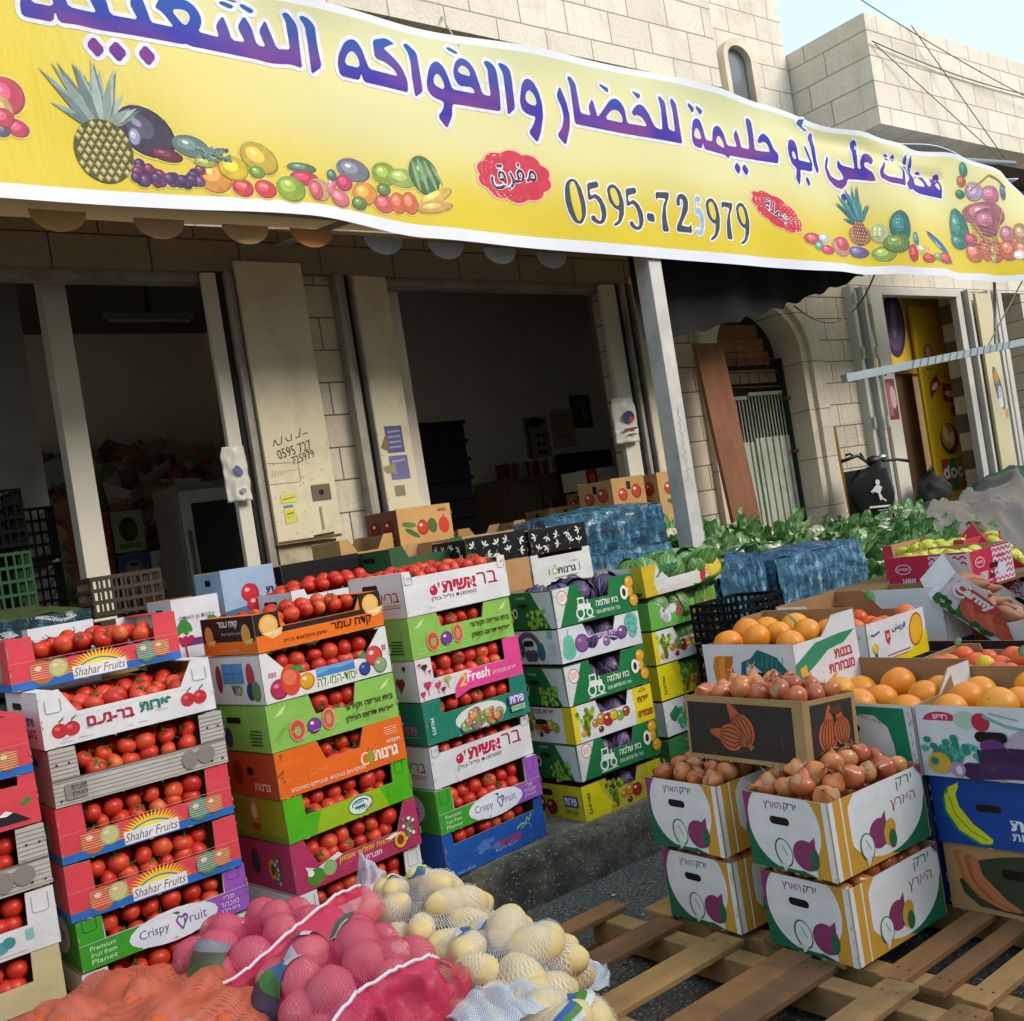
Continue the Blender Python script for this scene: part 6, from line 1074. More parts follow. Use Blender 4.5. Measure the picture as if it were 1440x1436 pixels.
def onion(p, label, grp, s=1, dry=True):
    o = put(rnd.choice(OM), 'onion', p, (rnd.gauss(0, .9), rnd.gauss(0, .9), rnd.uniform(0, 6.3)), s * rnd.uniform(.85, 1.12)); tag(o, label, 'onion', grp)
    if dry and rnd.random() < .85: put(rnd.choice(OD), 'dry_skin', (0, 0, 0), (0, 0, rnd.uniform(0, 6)), 1, o)
bpy.context.view_layer.update()
for i, (q, Wd, D, H) in enumerate(ON):
    X = wm(q); lab = ('copper skinned onion in the ' + ('lower left white box', 'upper left white box', 'front lower right white box', 'upper right white box', 'black box on top')[i]); hp = (.0, .075, .01, .09, .07)[i]
    nx, ny = max(3, int(Wd / .078)), max(3, int(D / .078))
    for a in range(nx):
        for b in range(ny):
            x, y = .056 + a * (Wd - .112) / (nx - 1), .056 + b * (D - .112) / (ny - 1); dome = hp * math.sin(math.pi * (a + .6) / (nx + .2)) ** .5 * math.sin(math.pi * (b + .8) / (ny + .6)) ** .5
            p = X @ Vector((x + j(.01), y + j(.01), H - .035 + dome + j(.012)))
            if b < (ny if i in (3, 4) else 3) or (i == 2 and a == nx - 1): onion(p, lab, lab.replace('onion ', 'onions ', 1), 1, i in (1, 3, 4))
            else: ostuff.ball(p, .036, ONM, 10, 7)
            ostuff.ball(X @ Vector((x, y, H - .10)), .04, ONM, 8, 6)
struct(ostuff.build('onions', smooth=True), 'stuff', 'more onions packed deeper inside the onion boxes')
# ------------------------------------------------------------------ citrus boxes
GR = 'fruit boxes on the right'
def d_vegpic(c, W_, H_):
    c.poly(circ(.085, H_ - .05, .06, .03, 0, 14, 0, 180), 'c83058'); c.text('רדיש', .085, H_ - .037, .05, .016, 'f0dce4', bold=.02); c.ell(.17, H_ - .045, .04, .03, 'b4ccb8'); c.ell(.22, H_ - .05, .03, .03, 'c03048'); c.line([(.23, H_ - .03), (.3, H_ - .06), (.36, H_ - .07)], .01, '7ab0a8'); c.line([(.25, H_ - .02), (.34, H_ - .04)], .006, '8ab8b0')
    for k in range(50): c.ell(.11 + rnd.gauss(0, .04), .085 + rnd.gauss(0, .022), .014, .011, rnd.choice(('3a9a84', '54b09a', '2f8474')), n=8)
    slots(c, .25, H_ * .60, .07, .035); c.ell(.25, H_ * .47, .04, .025, '6a3a78'); c.ell(.36, H_ * .5, .06, .05, 'b8a4b4'); c.line([(.2, .075), (.3, .088), (.47, .085)], .05, '3c2348'); c.line([(.17, .028), (.3, .04), (.48, .045)], .055, '472a54'); c.ell(.17, .03, .03, .028, '3c2348'); c.ell(.065, .05, .04, .035, 'd8a83c'); c.ell(.05, .055, .015, .014, '2f8474'); c.ell(.125, .032, .026, .026, 'a890a8'); c.ell(.13, .03, .01, .015, 'e0d8dc')
def d_banana(c, W_, H_):
    sh = lambda o: [(.06 + o, .19), (.1 + o, .21), (.098 + o, .195), (.085 + o, .17), (.09 + o, .13), (.13 + o, .075), (.19 + o, .03), (.185 + o, .015), (.15 + o, .012), (.08 + o, .05), (.045 + o, .11), (.045 + o, .16)]
    c.poly([(x - .008, y - .006) for x, y in sh(0)], '1f8a6a'); c.poly(sh(0), 'd8d82a'); c.line([(.06, .16), (.075, .1), (.12, .05), (.17, .025)], .004, '8a9a20'); c.line([(.055, .17), (.06, .19)], .005, '5a6a18'); slots(c, .19, H_ * .58, .06, .024)
    c.text('בננות', .33, .085, .15, .034, 'e0e4ec', bold=.045); c.text('מובחרות', .33, .048, .15, .024, 'd8dce8', bold=.02)
def d_brownbanana(c, W_, H_):
    c.poly([(.04, .1), (.12, .18), (.2, .2), (.3, .215), (.34, .18), (.46, .17), (.48, .1), (.4, .03), (.25, .012), (.1, .02), (.05, .06)], '39402c')
    for k in range(4): c.poly([(.035 + k * .016, .2 - k * .006), (.065 + k * .016, .205 - k * .006), (.07 + k * .018, .13), (.13 + k * .02, .06), (.2 + k * .014, .028), (.18 + k * .014, .02), (.1 + k * .016, .05), (.05 + k * .015, .11)], ('b4683c', 'c47a4c', 'a85c34', 'bc7048')[k])
    slots(c, .235, .145, .06, .032); c.text('בננות', .33, .07, .16, .036, 'a83a30', bold=.04)
def d_green_r1(c, W_, H_):
    c.poly([(W_ - .15, H_ - .01), (W_ - .03, H_ - .01), (W_ - .02, .01), (W_ - .08, .01), (W_ - .085, .1), (W_ - .1, .16), (W_ - .15, H_ - .04), (0, H_ - .035), (0, H_ - .012)], '1f8260'); c.text('שיווק בננות', W_ - .17, H_ - .055, .1, .012, '6a7078', rot=-14); slots(c, W_ - .26, H_ * .62, .07, .026); c.poly([(W_ - .38, .05), (W_ - .2, .065), (W_ - .13, .04), (W_ - .38, .02)], '7a9a4a')
    for k in range(6): c.line([(W_ - .012, .03 + k * .035), (W_ - .012, .045 + k * .035)], .002, '6a6a72')
def d_blueplain(c, W_, H_): c.line([(0, .012), (W_, .012)], .003, '1a3a78'); slots(c, W_ / 2, H_ * .6)
CIT = []
def cbox(label, x, y, z, rz, Wd, D, H, base, f=None, l=None, r=None, **k): k.setdefault('group', GR); k.setdefault('flaps', False); return crate(label, x, y, z, rz, Wd, D, H, base, f, l, r, name=k.pop('nm', 'fruit_box'), **k)
BLU = '1f4696'
cbox('brown box printed with orange bananas, bottom right on the pallet', 3.13, 1.955, .147, R(-88), .5, .4, .225, 'b0895a', d_brownbanana); cbox('blue box with a big yellow banana', 3.12, 1.96, .375, R(-88.5), .5, .4, .227, BLU, d_banana)
CIT.append((cbox('white box printed with aubergines and vegetables, full of oranges', 3.105, 1.965, .605, R(-88), .5, .4, .24, 'dcdce2', d_vegpic, inner=BROWN, bh=.05), .5, .4, .24, 'orange', 1.0, 'in the aubergine print box'))
for k, (zz, h) in enumerate(((.147, .225), (.375, .227))): cbox(('lower', 'upper')[k] + ' blue box half hidden behind the white onion boxes', 3.15, 2.47, zz, R(-91), .48, .4, h, BLU, d_blueplain, None, d_blueplain, inner='1a3a78')
CIT.append((cbox('white box with green border, full of oranges behind the onions', 3.105, 2.465, .605, R(-91), .49, .4, .24, 'dcdce0', d_green_r1, inner=BROWN, bh=.08), .49, .4, .24, 'orange', 1.0, 'in the green bordered box'))
def d_r5(c, W_, H_):
    for k in range(3): c.poly([(.06 + k * .03, .2), (.1 + k * .03, .205), (.09 + k * .03, .16), (.1 + k * .03, .1), (.08 + k * .03, .06), (.05 + k * .03, .1), (.045 + k * .03, .16)], ('d8822c', 'e89a3c', 'c8702a')[k])
    c.poly([(.19, .13), (.2, .18), (.25, .195), (.29, .23), (.34, .215), (.38, .2), (.44, .13), (.40, .10), (.36, .12), (.3, .14), (.26, .17), (.22, .16), (.215, .1)], '1f6a6e'); slots(c, .28, .125, .06, .03); c.ell(.27, .125, .02, .012, 'd89a3c')
    for k in range(5): c.line([(.3 + k * .025, .16), (.31 + k * .025, .2)], .003, '4a9a98')
def d_r5r(c, W_, H_):
    c.poly([(0, H_ - .08), (.13, H_ - .02), (.28, H_ - .01), (.38, H_ - .01), (.3, H_ - .05), (.2, H_ - .06), (.12, H_ - .1), (0, H_ - .15)], '3c8a6a'); c.poly([(.03, .12), (.08, .13), (.09, .08), (.16, .07), (.24, .1), (.2, .05), (.12, .03), (.06, .06)], 'e09a28'); c.poly([(.02, .15), (.06, .16), (.07, .06), (.04, .05)], 'e8a838')
    c.text('בננות', .29, .165, .11, .036, 'c83a44', bold=.03); c.text('מובחרות', .27, .115, .16, .036, 'c83a44', bold=.03)
CIT.append((cbox('white banana-leaf box of big oranges behind the black onion box', 3.13, 2.895, .80, R(-92), .46, .40, .25, 'dedee4', d_r5, None, d_r5r, inner=BROWN, bh=.07), .46, .40, .25, 'orange', 1.05, 'in the banana leaf box'))
for k, zz in enumerate((.147, .473)): cbox(('lower', 'upper')[k] + ' blue support box under the banana-leaf box of oranges', 3.15, 2.88, zz, R(-91), .4, .4, .324, BLU, d_blueplain, None, None)
def d_r4(c, W_, H_):
    c.rect(0, 0, W_, .028, 'e8cc18'); c.poly([(W_ * .6, .02), (W_ * .75, .05), (W_ * .97, .10), (W_, .10), (W_, 0), (W_ * .6, 0)], 'e8cc18'); c.line([(0, .03), (W_ * .65, .03)], .004, 'c83a3c'); c.ell(W_ * .82, .115, .055, .075, 'c8502c', -25); c.ell(W_ * .82, .115, .047, .066, 'e8b020', -25)
    c.poly([(W_ * .29, .15), (W_ * .37, .15), (W_ * .37, .11), (W_ * .33, .085), (W_ * .29, .11)], 'c03a48'); c.line([(W_ * .31, .135), (W_ * .35, .12)], .005, 'f0dce0'); c.line([(W_ * .31, .115), (W_ * .35, .135)], .005, 'f0dce0'); fruit(c, W_ * .1, .09, .022, 'e0c030', 'c8a018'); c.poly([(W_ * .08, .07), (W_ * .12, .07), (W_ * .13, .04), (W_ * .1, .055), (W_ * .07, .04)], '3a5a8a')
    c.text('\uFEB6\uFEF3\uFEAE\uFED3', W_ * .53, .15, .11, .034, '34509a', heb=False, bold=.02); c.line([(W_ * .06, .15), (W_ * .1, .145), (W_ * .2, .155)], .008, '34509a'); rnd_lines(c, W_ * .2, .045, .22, 1, 'b85a60', .01, .005)
def l_r4(c, W_, H_): c.text('\uFEB6\uFEF3\uFEAE', W_ * .88, .15, .05, .03, '34509a', heb=False, bold=.02); c.line([(W_ * .6, .012), (W_, .012)], .03, 'e8cc18'); c.line([(W_ * .2, .04), (W_, .04)], .004, 'c83a3c')
CIT.append((cbox('white box with Arabic words and a mango, full of clementines', 3.72, 2.52, .815, R(1), .46, .44, .2, 'dddde0', d_r4, l_r4, None, inner=BROWN, bh=.09), .46, .44, .2, 'clementine', .78, 'in the mango print box'))
for k, zz in enumerate((.147, .48)): cbox(('lower', 'upper')[k] + ' dark blue support box under the mango print box', 3.73, 2.53, zz, R(0), .42, .4, .33, '22304e', d_blueplain, None, None)
def d_r3(c, W_, H_): c.rect(0, 0, .1, H_, '1f2228'); c.rect(W_ - .1, 0, W_, H_, '1f2228')
CIT.append((cbox('low brown tray with black corners, full of tangerines', 3.63, 2.33, .69, R(-90), .72, .44, .175, 'a88458', d_r3, None, None, inner='9a7a54', cut=(.1, .15, .01)), .72, .44, .175, 'tangerine', .8, 'in the black cornered tray'))
for k, zz in enumerate((.147, .42)): cbox(('lower', 'upper')[k] + ' blue support box under the tangerine tray', 3.65, 2.28, zz, R(-90), .6, .4, .268, BLU, d_blueplain, d_blueplain, None)
ORG = glossy('orange_peel', [(.1, lin('d9781a')), (.5, lin('e38a1e')), (.95, lin('dfa02c'))], .38, 3, .25, .5); CLE = glossy('clementine_peel', [(.1, lin('d4481c')), (.6, lin('dc5a24')), (.95, lin('e07a34'))], .36, 3, .25, .5)
def citrus(mt, s):
    fn = lambda d: Vector((d.x, d.y, d.z * .93 - (.05 * max(0, d.z - .9) * 10 if d.z > .9 else 0))); m = MB(); m.ball((0, 0, 0), s, mt, 20, 14, fn=fn); m.ball((0, 0, s * .86), (s * .07, s * .07, s * .04), mat('7a8a3c', .7), 6, 4); return m.mesh('citrus', True)
OGM, CLM = citrus(ORG, .060), citrus(CLE, .046); LEAFG = leafm('citrus_leaf', '27501f', '3c6a2c', '7a9a5c', .35)
def leafobj(p, rot, s, lab): 
    m = MB(); m.grid(lambda u, v: ((u - .5) * s * .42 * math.sin(math.pi * min(.98, v + .02)) ** .8, v * s, .12 * s * math.sin(3 * v) - .25 * abs(u - .5) * s * .3), 6, 8, LEAFG); o = m.build('citrus_leaf', smooth=True, solid=.001); o.location = p; o.rotation_euler = rot; tag(o, lab, 'leaf', 'citrus leaves')
bpy.context.view_layer.update(); cst = MB()
for i, (q, Wd, D, H, kind, sc, lb) in enumerate(CIT):
    X = wm(q); st = {'orange': .118, 'clementine': .094, 'tangerine': .088}[kind]; nx, ny = int((Wd - .03) / st), int((D - .03) / st); ms = OGM if kind == 'orange' else CLM
    for a in range(nx):
        for b in range(ny):
            ins = .075 if kind == 'orange' else .06; x, y = ins + a * (Wd - 2 * ins) / max(1, nx - 1), ins + b * (D - 2 * ins) / max(1, ny - 1); p = X @ Vector((x + j(.008), y + j(.008), H - {0: .035, 1: .035, 2: .01, 3: .06, 4: .055}[i] + (.022 if (a + b) % 2 else 0) + j(.012)))
            lab = f'{"round bright" if kind == "orange" else "small reddish"} {kind} {lb}'
            if kind == 'tangerine' and (a, b) == (2, 1): m = MB(); m.ball((0, 0, 0), (.036, .036, .038), mat('e0b81e', .35, .1, 5), 18, 12); o = m.build('lemon', smooth=True); o.location = p + Vector((0, 0, .015)); tag(o, 'single yellow lemon among the tangerines', 'lemon'); continue
            o = put(ms, kind, p, (rnd.uniform(-.9, .9), rnd.uniform(-.9, .9), rnd.uniform(0, 6)), rnd.uniform(.92, 1.12) * (.9 if kind == 'tangerine' else 1)); tag(o, lab, kind, lab.replace(kind, kind + 's'))
            cst.ball(X @ Vector((x, y, H - .12)), .04, ORG if kind == 'orange' else CLE, 8, 6)
struct(cst.build('citrus_fruit', smooth=True), 'stuff', 'more citrus fruit packed deeper inside the boxes')
leafobj((3.86, 2.66, 1.05), (.5, .2, .9), .1, 'dark leaf on the clementines at the left of the mango box'); leafobj((4.08, 2.7, 1.06), (.4, -.2, -.8), .11, 'dark leaf on the clementines near the right of the mango box'); leafobj((3.7, 2.12, .93), (.3, .1, -1.2), .07, 'small dark leaf on the tangerines next to the lemon'); leafobj((3.66, 1.86, .9), (.15, .1, -1.5), .12, 'dark leaf lying on the front edge of the tangerine tray'); leafobj((3.3, 2.52, 1.07), (.9, .1, .4), .1, 'leaf on the stem side of the big oranges')
# ------------------------------------------------------------------ sweet potatoes and pears on a trestle table
t = tag(empty('market_table', (5.35, 2.85, 0)), 'wooden market table at the right carrying pear and sweet potato boxes', 'table')
m = MB(); m.box((-.45, -.2, .97), (1.2, .75, 1.0), mat('7a5c3c', .7, .2, 3)); m.build('tabletop', t)
for x in (-.4, 1.1):
    for y in (-.15, .68): m = MB(); m.box((x, y, 0), (x + .05, y + .05, .97), mat('6a4e34', .7)); m.build('leg', t)
xl = (rt * .743 - up * .672).normalized(); zl0 = (rt * .672 + up * .743); th_ = R(20); zl = (zl0 * math.cos(th_) - fw * math.sin(th_)).normalized(); yl = zl.cross(xl).normalized()
def tilted(origin, *a, **k):
    q = cbox(a[0], 0, 0, 0, 0, *a[1:], **k); Mx = Matrix((xl, yl, zl)).transposed().to_4x4(); Mx.translation = origin; q.rotation_euler = Mx.to_euler(); q.location = origin; return q
def d_carmy(c, W_, H_):
    for k in range(60): c.ell(rnd.uniform(.0, .34), .012 + rnd.uniform(0, .05) * (1 - k / 90), .016, .012, rnd.choice(('2f6a34', '3c7a3c', '27582c')), n=8)
    for k in range(7): c.ell(.15 + k * .033, .055 + .012 * (k % 3), .062, .026, ('c8604c', 'd07058', 'b8503c')[k % 3], -28 + 6 * (k % 4))
    c.poly([(.03, .15), (.035, .09), (.24, .09), (.28, .135), (.2, .145)], 'c84a4c'); c.text('Carmy', .135, .12, .2, .055, 'ecebea', heb=False, bold=.05); c.line(circ(.07, .12, .038, .035, 0, 12, 40, 320), .012, 'ecebea'); c.ell(.45, .06, .025, .02, '3a8a6a'); c.ell(.45, .06, .017, .013, '8ac0a8'); rnd_lines(c, .38, .05, .07, 3, '6a9a90', .01, .003)
cq = tilted(Vector((4.36, 2.585, 1.01)), 'tilted white sweet potato box with large red lettering', .56, .30, .17, 'dcdce2', d_carmy, None, None, inner='d0d0d8', cut=(.17, .1, .06), nm='sweet_potato_box')
SWP = mat('b5795c', .6, .3, 14, bmp=.5, bscale=30, dirt='8a5240')
def swp(s): 
    q = random.Random(s); m = MB(); m.ball((0, 0, 0), (.095, .032, .032), SWP, 16, 12, fn=lambda d: Vector((d.x, d.y * (1 - .55 * d.x ** 2 + .1 * math.sin(4 * d.x + s)), d.z * (1 - .5 * d.x ** 2) + .35 * d.x * d.x + .15 * math.sin(3 * d.x + s)))); return m.mesh('sweet_potato', True)
SM = [swp(s) for s in range(3)]; Xc = Matrix((xl, yl, zl)).transposed().to_4x4(); Xc.translation = (4.36, 2.585, 1.01)
for k in range(17): p = Xc @ Vector((.16 + .09 * (k % 5) + j(.02), .10 + .06 * (k // 5) + j(.012), .10 + j(.02) + .012 * (k // 5))); mk(SM[k % 3], 'sweet_potato', p, 'long pinkish sweet potato in the tilted white box', 'sweet potato', 'sweet potatoes in the tilted box', rnd.uniform(.9, 1.15), .5)
cbox('dark wine coloured box under the tilted sweet potato box', 4.38, 2.72, .60, R(-90), .55, .5, .22, '3a2228', lambda c, w, h: (rnd_lines(c, .05, .17, .1, 2, 'a88a90', .012, .004), rnd_lines(c, .3, .08, .12, 3, '7a5a60', .012, .003)), None, None); cbox('blue box standing under the wine coloured box', 4.38, 2.72, .012, R(-90), .55, .5, .58, BLU)
PEAR = glossy('pear_skin', [(.1, lin('a8b02c')), (.6, lin('c0c038')), (.95, lin('d8c83c'))], .35, 5, 0, .5)
def pear(s): m = MB(); m.ball((0, 0, 0), (.038, .038, .048), PEAR, 16, 12, fn=lambda d: Vector((d.x * (1 - .3 * max(0, d.z) ** 1.0), d.y * (1 - .3 * max(0, d.z)), d.z * 1.15 if d.z > 0 else d.z * .9))); m.tube([(0, 0, .054), (.004, 0, .07)], .002, mat('5a4a28', .8), 5); return m.mesh('pear', True)
PM = [pear(0)]
def d_redzig(c, W_, H_):
    c.rect(W_ * .52, 0, W_, H_, 'e0c8d4')
    for k in range(7):
        zz = .008 + k * H_ / 6.5; pts = [(W_ * .52 + i * .02, zz + (.016 if i % 2 else 0)) for i in range(int(W_ * .48 / .02) + 1)]; c.line([(a, min(H_ - .004, b)) for a, b in pts], .008, 'b02a54')
    c.rect(W_ * .6, .035, W_ * .8, .085, 'd0d0de'); c.rect(W_ * .62, .12, W_ * .8, .135, 'b83a58'); c.ell(W_ * .2, .12, .045, .026, 'e8c0c8'); c.ell(W_ * .2, .12, .039, .021, 'b02040'); c.text('מגדים', W_ * .2, .12, .06, .014, 'e8c0c8', bold=.02)
    c.text('שיא', W_ * .25, .052, .075, .04, 'ecdce0', bold=.03); c.poly([(W_ * .38, .034), (W_ * .44, .068), (W_ * .5, .034)], '33262e'); c.poly([(W_ * .42, .056), (W_ * .44, .068), (W_ * .465, .053)], 'f0f0f0'); c.line([(W_ * .08, .022), (W_ * .44, .022)], .008, 'd8a0b0'); slots(c, W_ * .52, .09, .05, .024)
p1 = cbox('dark pink box with white zigzag print and a mountain badge', 4.73, 3.02, 1.002, R(-91), .45, .4, .185, 'c22a4a', d_redzig, None, d_redzig, inner=KRAFT, nm='pear_box')
p2 = tilted(Vector((5.36, 2.93, 1.06)), 'tilted dark pink zigzag box at the right edge', .5, .36, .16, 'c22a4a', d_redzig, None, None, inner=KRAFT, nm='pear_box')
p3 = cbox('open brown and red box of yellow pears behind the pink one', 5.30, 3.40, 1.002, R(-91), .5, .4, .2, 'c4404c', None, None, None, inner=KRAFT, nm='pear_box', cut=(.06, .08, .01))
bpy.context.view_layer.update()
for q, lb, n in ((p1, 'in the dark pink zigzag box', 14), (p3, 'in the open brown and red box', 16), (p2, 'in the tilted pink box at the right', 12)):
    X = Xc.copy() if q is p2 else wm(q)
    if q is p2: X.translation = q.location
    for k in range(n): mk(PM[0], 'pear', X @ Vector((.08 + .09 * (k % 4) + j(.01), .06 + .085 * (k // 4) + j(.01), .15 + j(.012))), 'yellow green pear ' + lb, 'pear', 'yellow green pears ' + lb, rnd.uniform(.9, 1.1), 1.2)
for k in range(0): leafobj((5.45, 3.22 - .05 * k, 1.22), (.6, .2, .8 * k), .09, ('upright', 'middle', 'right-hand')[k] + ' yellow green leaf among the pears of the brown and red box')
cbox('white and brown open box in front of the pink zigzag box', 4.45, 3.0, .80, R(-92), .42, .22, .26, 'd8d8de', None, None, None, inner=BROWN); cbox('blue support box under the white and brown open box', 4.46, 2.98, .012, R(-92), .4, .22, .786, BLU)
# ------------------------------------------------------------------ wrapped crates, cauliflowers
def film(key, a, b_, glare):
    if key in MATS: return MATS[key]
    m, t, b = new_mat(key); n = noise_out(t, 5, 6, .75, stretch=(1, 1, 2.2)); n2 = noise_out(t, 17, 6, .78, stretch=(1.2, 1.2, .4)); n3 = noise_out(t, 11, 5, .75, stretch=(.6, .6, 1.2))
    c = ramp(t, n, [(.34, lin(a)), (.58, lin(b_))]); c = mixc(t, ramp(t, n2, [(.55, 0.), (.63, .85)]), c, lin(glare)); c = mixc(t, ramp(t, n3, [(.58, 0.), (.64, .8)]), c, lin(a)); t.links.new(c, b.inputs['Base Color']); b.inputs['Roughness'].default_value = .2; b.inputs['Coat Weight'].default_value = .5; t.links.new(ramp(t, n2, [(.40, .5), (.56, .96)]), b.inputs['Alpha'])  # pale glare streaks and dark gaps painted into the film colour
    mx = N(t, 'Math', operation='ADD'); t.links.new(n2, mx.inputs[0]); t.links.new(n3, mx.inputs[1]); bump(t, b, mx.outputs[0], 1., .035); return m
F1, F2, F3 = film('blue_film', '123a58', '357a9e', 'a0c8d6'), film('teal_film', '0a2230', '1c4c5c', '5a8c9a'), film('bright_film', '164a6c', '4a92b4', 'b4d8e2')
TOPF = film('top_film', '0f4a80', '2070ac', '60a0cc'); SLATB = mat('14171a', .5, .3, 20)
def wrapped(label, x, y, z, rz, Wd, D, H, m, mt, grp='crates wrapped in blue film', seed=0):
    r = tag(empty('wrapped_crate', (x, y, z), rz), label, 'crate', grp)
    c = MB()
    for k in range(4):
        c.box((.015, .015, .02 + k * H / 4.4), (Wd - .015, D - .015, .02 + k * H / 4.4 + H / 7), SLATB)
    c.build('plastic_crate', r)
    g = MB(); prm = 2 * (Wd + D)
    def side(u, v):
        s = u * prm; 
        if s < Wd: p = Vector((s, 0, 0)); n = Vector((0, -1, 0))
        elif s < Wd + D: p = Vector((Wd, s - Wd, 0)); n = Vector((1, 0, 0))
        elif s < 2 * Wd + D: p = Vector((Wd - (s - Wd - D), D, 0)); n = Vector((0, 1, 0))
        else: p = Vector((0, D - (s - 2 * Wd - D), 0)); n = Vector((-1, 0, 0))
        bl = .012 * math.sin(math.pi * v) + .02 * noise.noise((s * 7 + seed, v * 6, seed)) + .006 * noise.noise((s * 25, v * 4 + seed, 1))
        return p * 1.0 + n * bl + Vector((0, 0, v * H * (1 + .02 * noise.noise((s * 4, seed, 2)))))
    g.grid(side, 96, 14, m); g.build('film_sides', r, smooth=True)
    g = MB(); g.grid(lambda u, v: (u * Wd, v * D, H + .045 * math.sin(math.pi * u) ** .5 * math.sin(math.pi * v) ** .5 + .02 * noise.noise((u * 5 + seed, v * 4, seed)) + .008 * noise.noise((u * 18, v * 14 + seed, 3))), 30, 20, mt); g.build('film_top', r, smooth=True); return r
wrapped('wide blue film-wrapped crate in front of the cauliflowers', 5.18, 4.08, .86, R(-1), .93, .42, .33, F3, TOPF, seed=3); wrapped('narrower blue film-wrapped crate left of the wide one', 4.66, 4.10, .88, R(2), .46, .40, .36, F1, TOPF, seed=8)
wrapped('dark lower wrapped crate under the wide blue one', 5.2, 4.1, .54, R(0), .92, .4, .31, F2, F2, seed=5); wrapped('dark lower wrapped crate under the narrower blue one', 4.64, 4.12, .54, R(1), .46, .38, .32, F2, F2, seed=6)
wrapped('lowest wrapped crate standing on the pavement beside the cabbages', 4.62, 4.1, .224, R(0), 1.5, .4, .31, F2, F2, seed=9)
wrapped('teal film-wrapped crate beside the white post, upper one', 3.92, 4.72, 1.40, R(-1), 1.0, .40, .25, F1, film('tf2', '1a4a60', '4488a0', '9cc8d0'), seed=12); wrapped('teal film-wrapped crate beside the white post, lower one', 3.95, 4.70, 1.03, R(0), 1.0, .42, .36, F3, F1, seed=15)
wrapped('lowest film-wrapped crate beside the white post', 3.95, 4.70, .224, R(0), 1.0, .42, .8, F1, F1, seed=16)
BLK = mat('0c0d0e', .75, .2, 10, spec=.15)
def plastic_crate(label, x, y, z, rz, Wd, D, H, mt=BLK, grp='black plastic crates', n=5, tint=None):
    r = tag(empty('plastic_crate', (x, y, z), rz), label, 'crate', grp); m = MB()
    for k in range(n): 
        zz = .01 + k * (H - .03) / (n - 1)
        m.box((0, 0, zz), (Wd, .012, zz + .018), mt); m.box((0, D - .012, zz), (Wd, D, zz + .018), mt); m.box((0, .012, zz), (.012, D - .012, zz + .018), mt); m.box((Wd - .012, .012, zz), (Wd, D - .012, zz + .018), mt)
    q = int(Wd / .045)
    for k in range(q + 1): x_ = .001 + k * (Wd - .014) / q; m.box((x_, .002, .002), (x_ + .012, .010, H - .002), mt); m.box((x_, D - .010, .002), (x_ + .012, D - .002, H - .002), mt)
    q = int(D / .045)
    for k in range(q + 1): y_ = .001 + k * (D - .014) / q; m.box((.002, y_, .002), (.010, y_ + .012, H - .002), mt); m.box((Wd - .010, y_, .002), (Wd - .002, y_ + .012, H - .002), mt)
    m.build('crate_walls', r); m = MB(); m.box((.012, .012, .003), (Wd - .012, D - .012, .009), mt); m.build('crate_base', r); return r
for k in range(4): plastic_crate(('bottom', 'second', 'third', 'topmost')[k] + ' black plastic crate behind the green cabbage crates', 4.12, 3.52, .226 + k * .215, R(4), .42, .32, .21)
CFB = mat('e2ddc4', .75, .12, 40, bmp=.8, bscale=70); CLF = [leafm('cauli_leaf_a', '5a9048', '7cac64', 'd2e4b6', .42), leafm('cauli_leaf_b', '3e7436', '62954f', 'bcd6a0', .42), leafm('cauli_leaf_c', '7ca468', '9cc084', 'dce8c8', .42)]
def curd_mesh(s):
    q = random.Random(s); m = MB(); m.ball((0, 0, 0), (.072, .072, .055), CFB, 16, 10)
    for k in range(30): a, e = q.uniform(0, 6.3), q.uniform(.1, 1.3); m.ball((.066 * math.sin(e) * math.cos(a), .066 * math.sin(e) * math.sin(a), .05 * math.cos(e)), .018, CFB, 7, 5)
    return m.mesh('curd', True)
def cleaves_mesh(s, n=15):
    q = random.Random(s); m = MB()
    for k in range(n):
        a = k * 2.4 + q.uniform(-.2, .2); L = q.uniform(.15, .25); wd_ = q.uniform(.07, .11); out = q.uniform(.3, .95); tw = q.uniform(-.4, .4); mt = CLF[k % 3]; d = Vector((math.cos(a), math.sin(a), 0)); nn = Vector((-d.y, d.x, 0)); sd = q.uniform(0, 50)
        def fn(u, v):
            w_ = wd_ * (.25 + .75 * math.sin(math.pi * min(1, v * .93 + .07)) ** .7); e = .06 + L * v; lift = L * (v ** .8) * (1.15 - out); r_ = .05 + out * L * v * .85 + .05 * max(0, v - .6) * out * 2
            x = (u - .5) * w_; cup = .5 * x * x / wd_ + .012 * noise.noise((u * 6 + sd, v * 5, sd)) + .008 * math.sin(18 * v + sd) * abs(u - .5) * 2
            return d * (r_ - cup * .8) + nn * (x + tw * v * .03) + Vector((0, 0, -.045 + lift + cup))
        m.grid(fn, 8, 9, mt)
    return m.mesh('leaves', True)
CU = [curd_mesh(s) for s in range(2)]; CLV = [cleaves_mesh(s) for s in range(5)]
def cauli(p, lab, grp, tilt=.6, sc=1):
    o = put(rnd.choice(CLV), 'cauliflower', p, (rnd.uniform(-tilt, tilt), rnd.uniform(-tilt, tilt), rnd.uniform(0, 6.3)), sc * rnd.uniform(.9, 1.15)); tag(o, lab, 'cauliflower', grp); put(rnd.choice(CU), 'curd', (0, 0, .01), (0, 0, 0), 1, o)
for i in range(5):
    for k in range(2): plastic_crate(('lower ' if k == 0 else 'upper ') + ('first', 'second', 'third', 'fourth', 'fifth')[i] + ' black crate in the row under the cauliflowers', 5.2 + i * .62, 4.55, .226 + k * .34, 0, .6, .42, .33, grp='black crates under the cauliflowers')
cl = 'leafy cauliflower in the heap before the arched doorway'
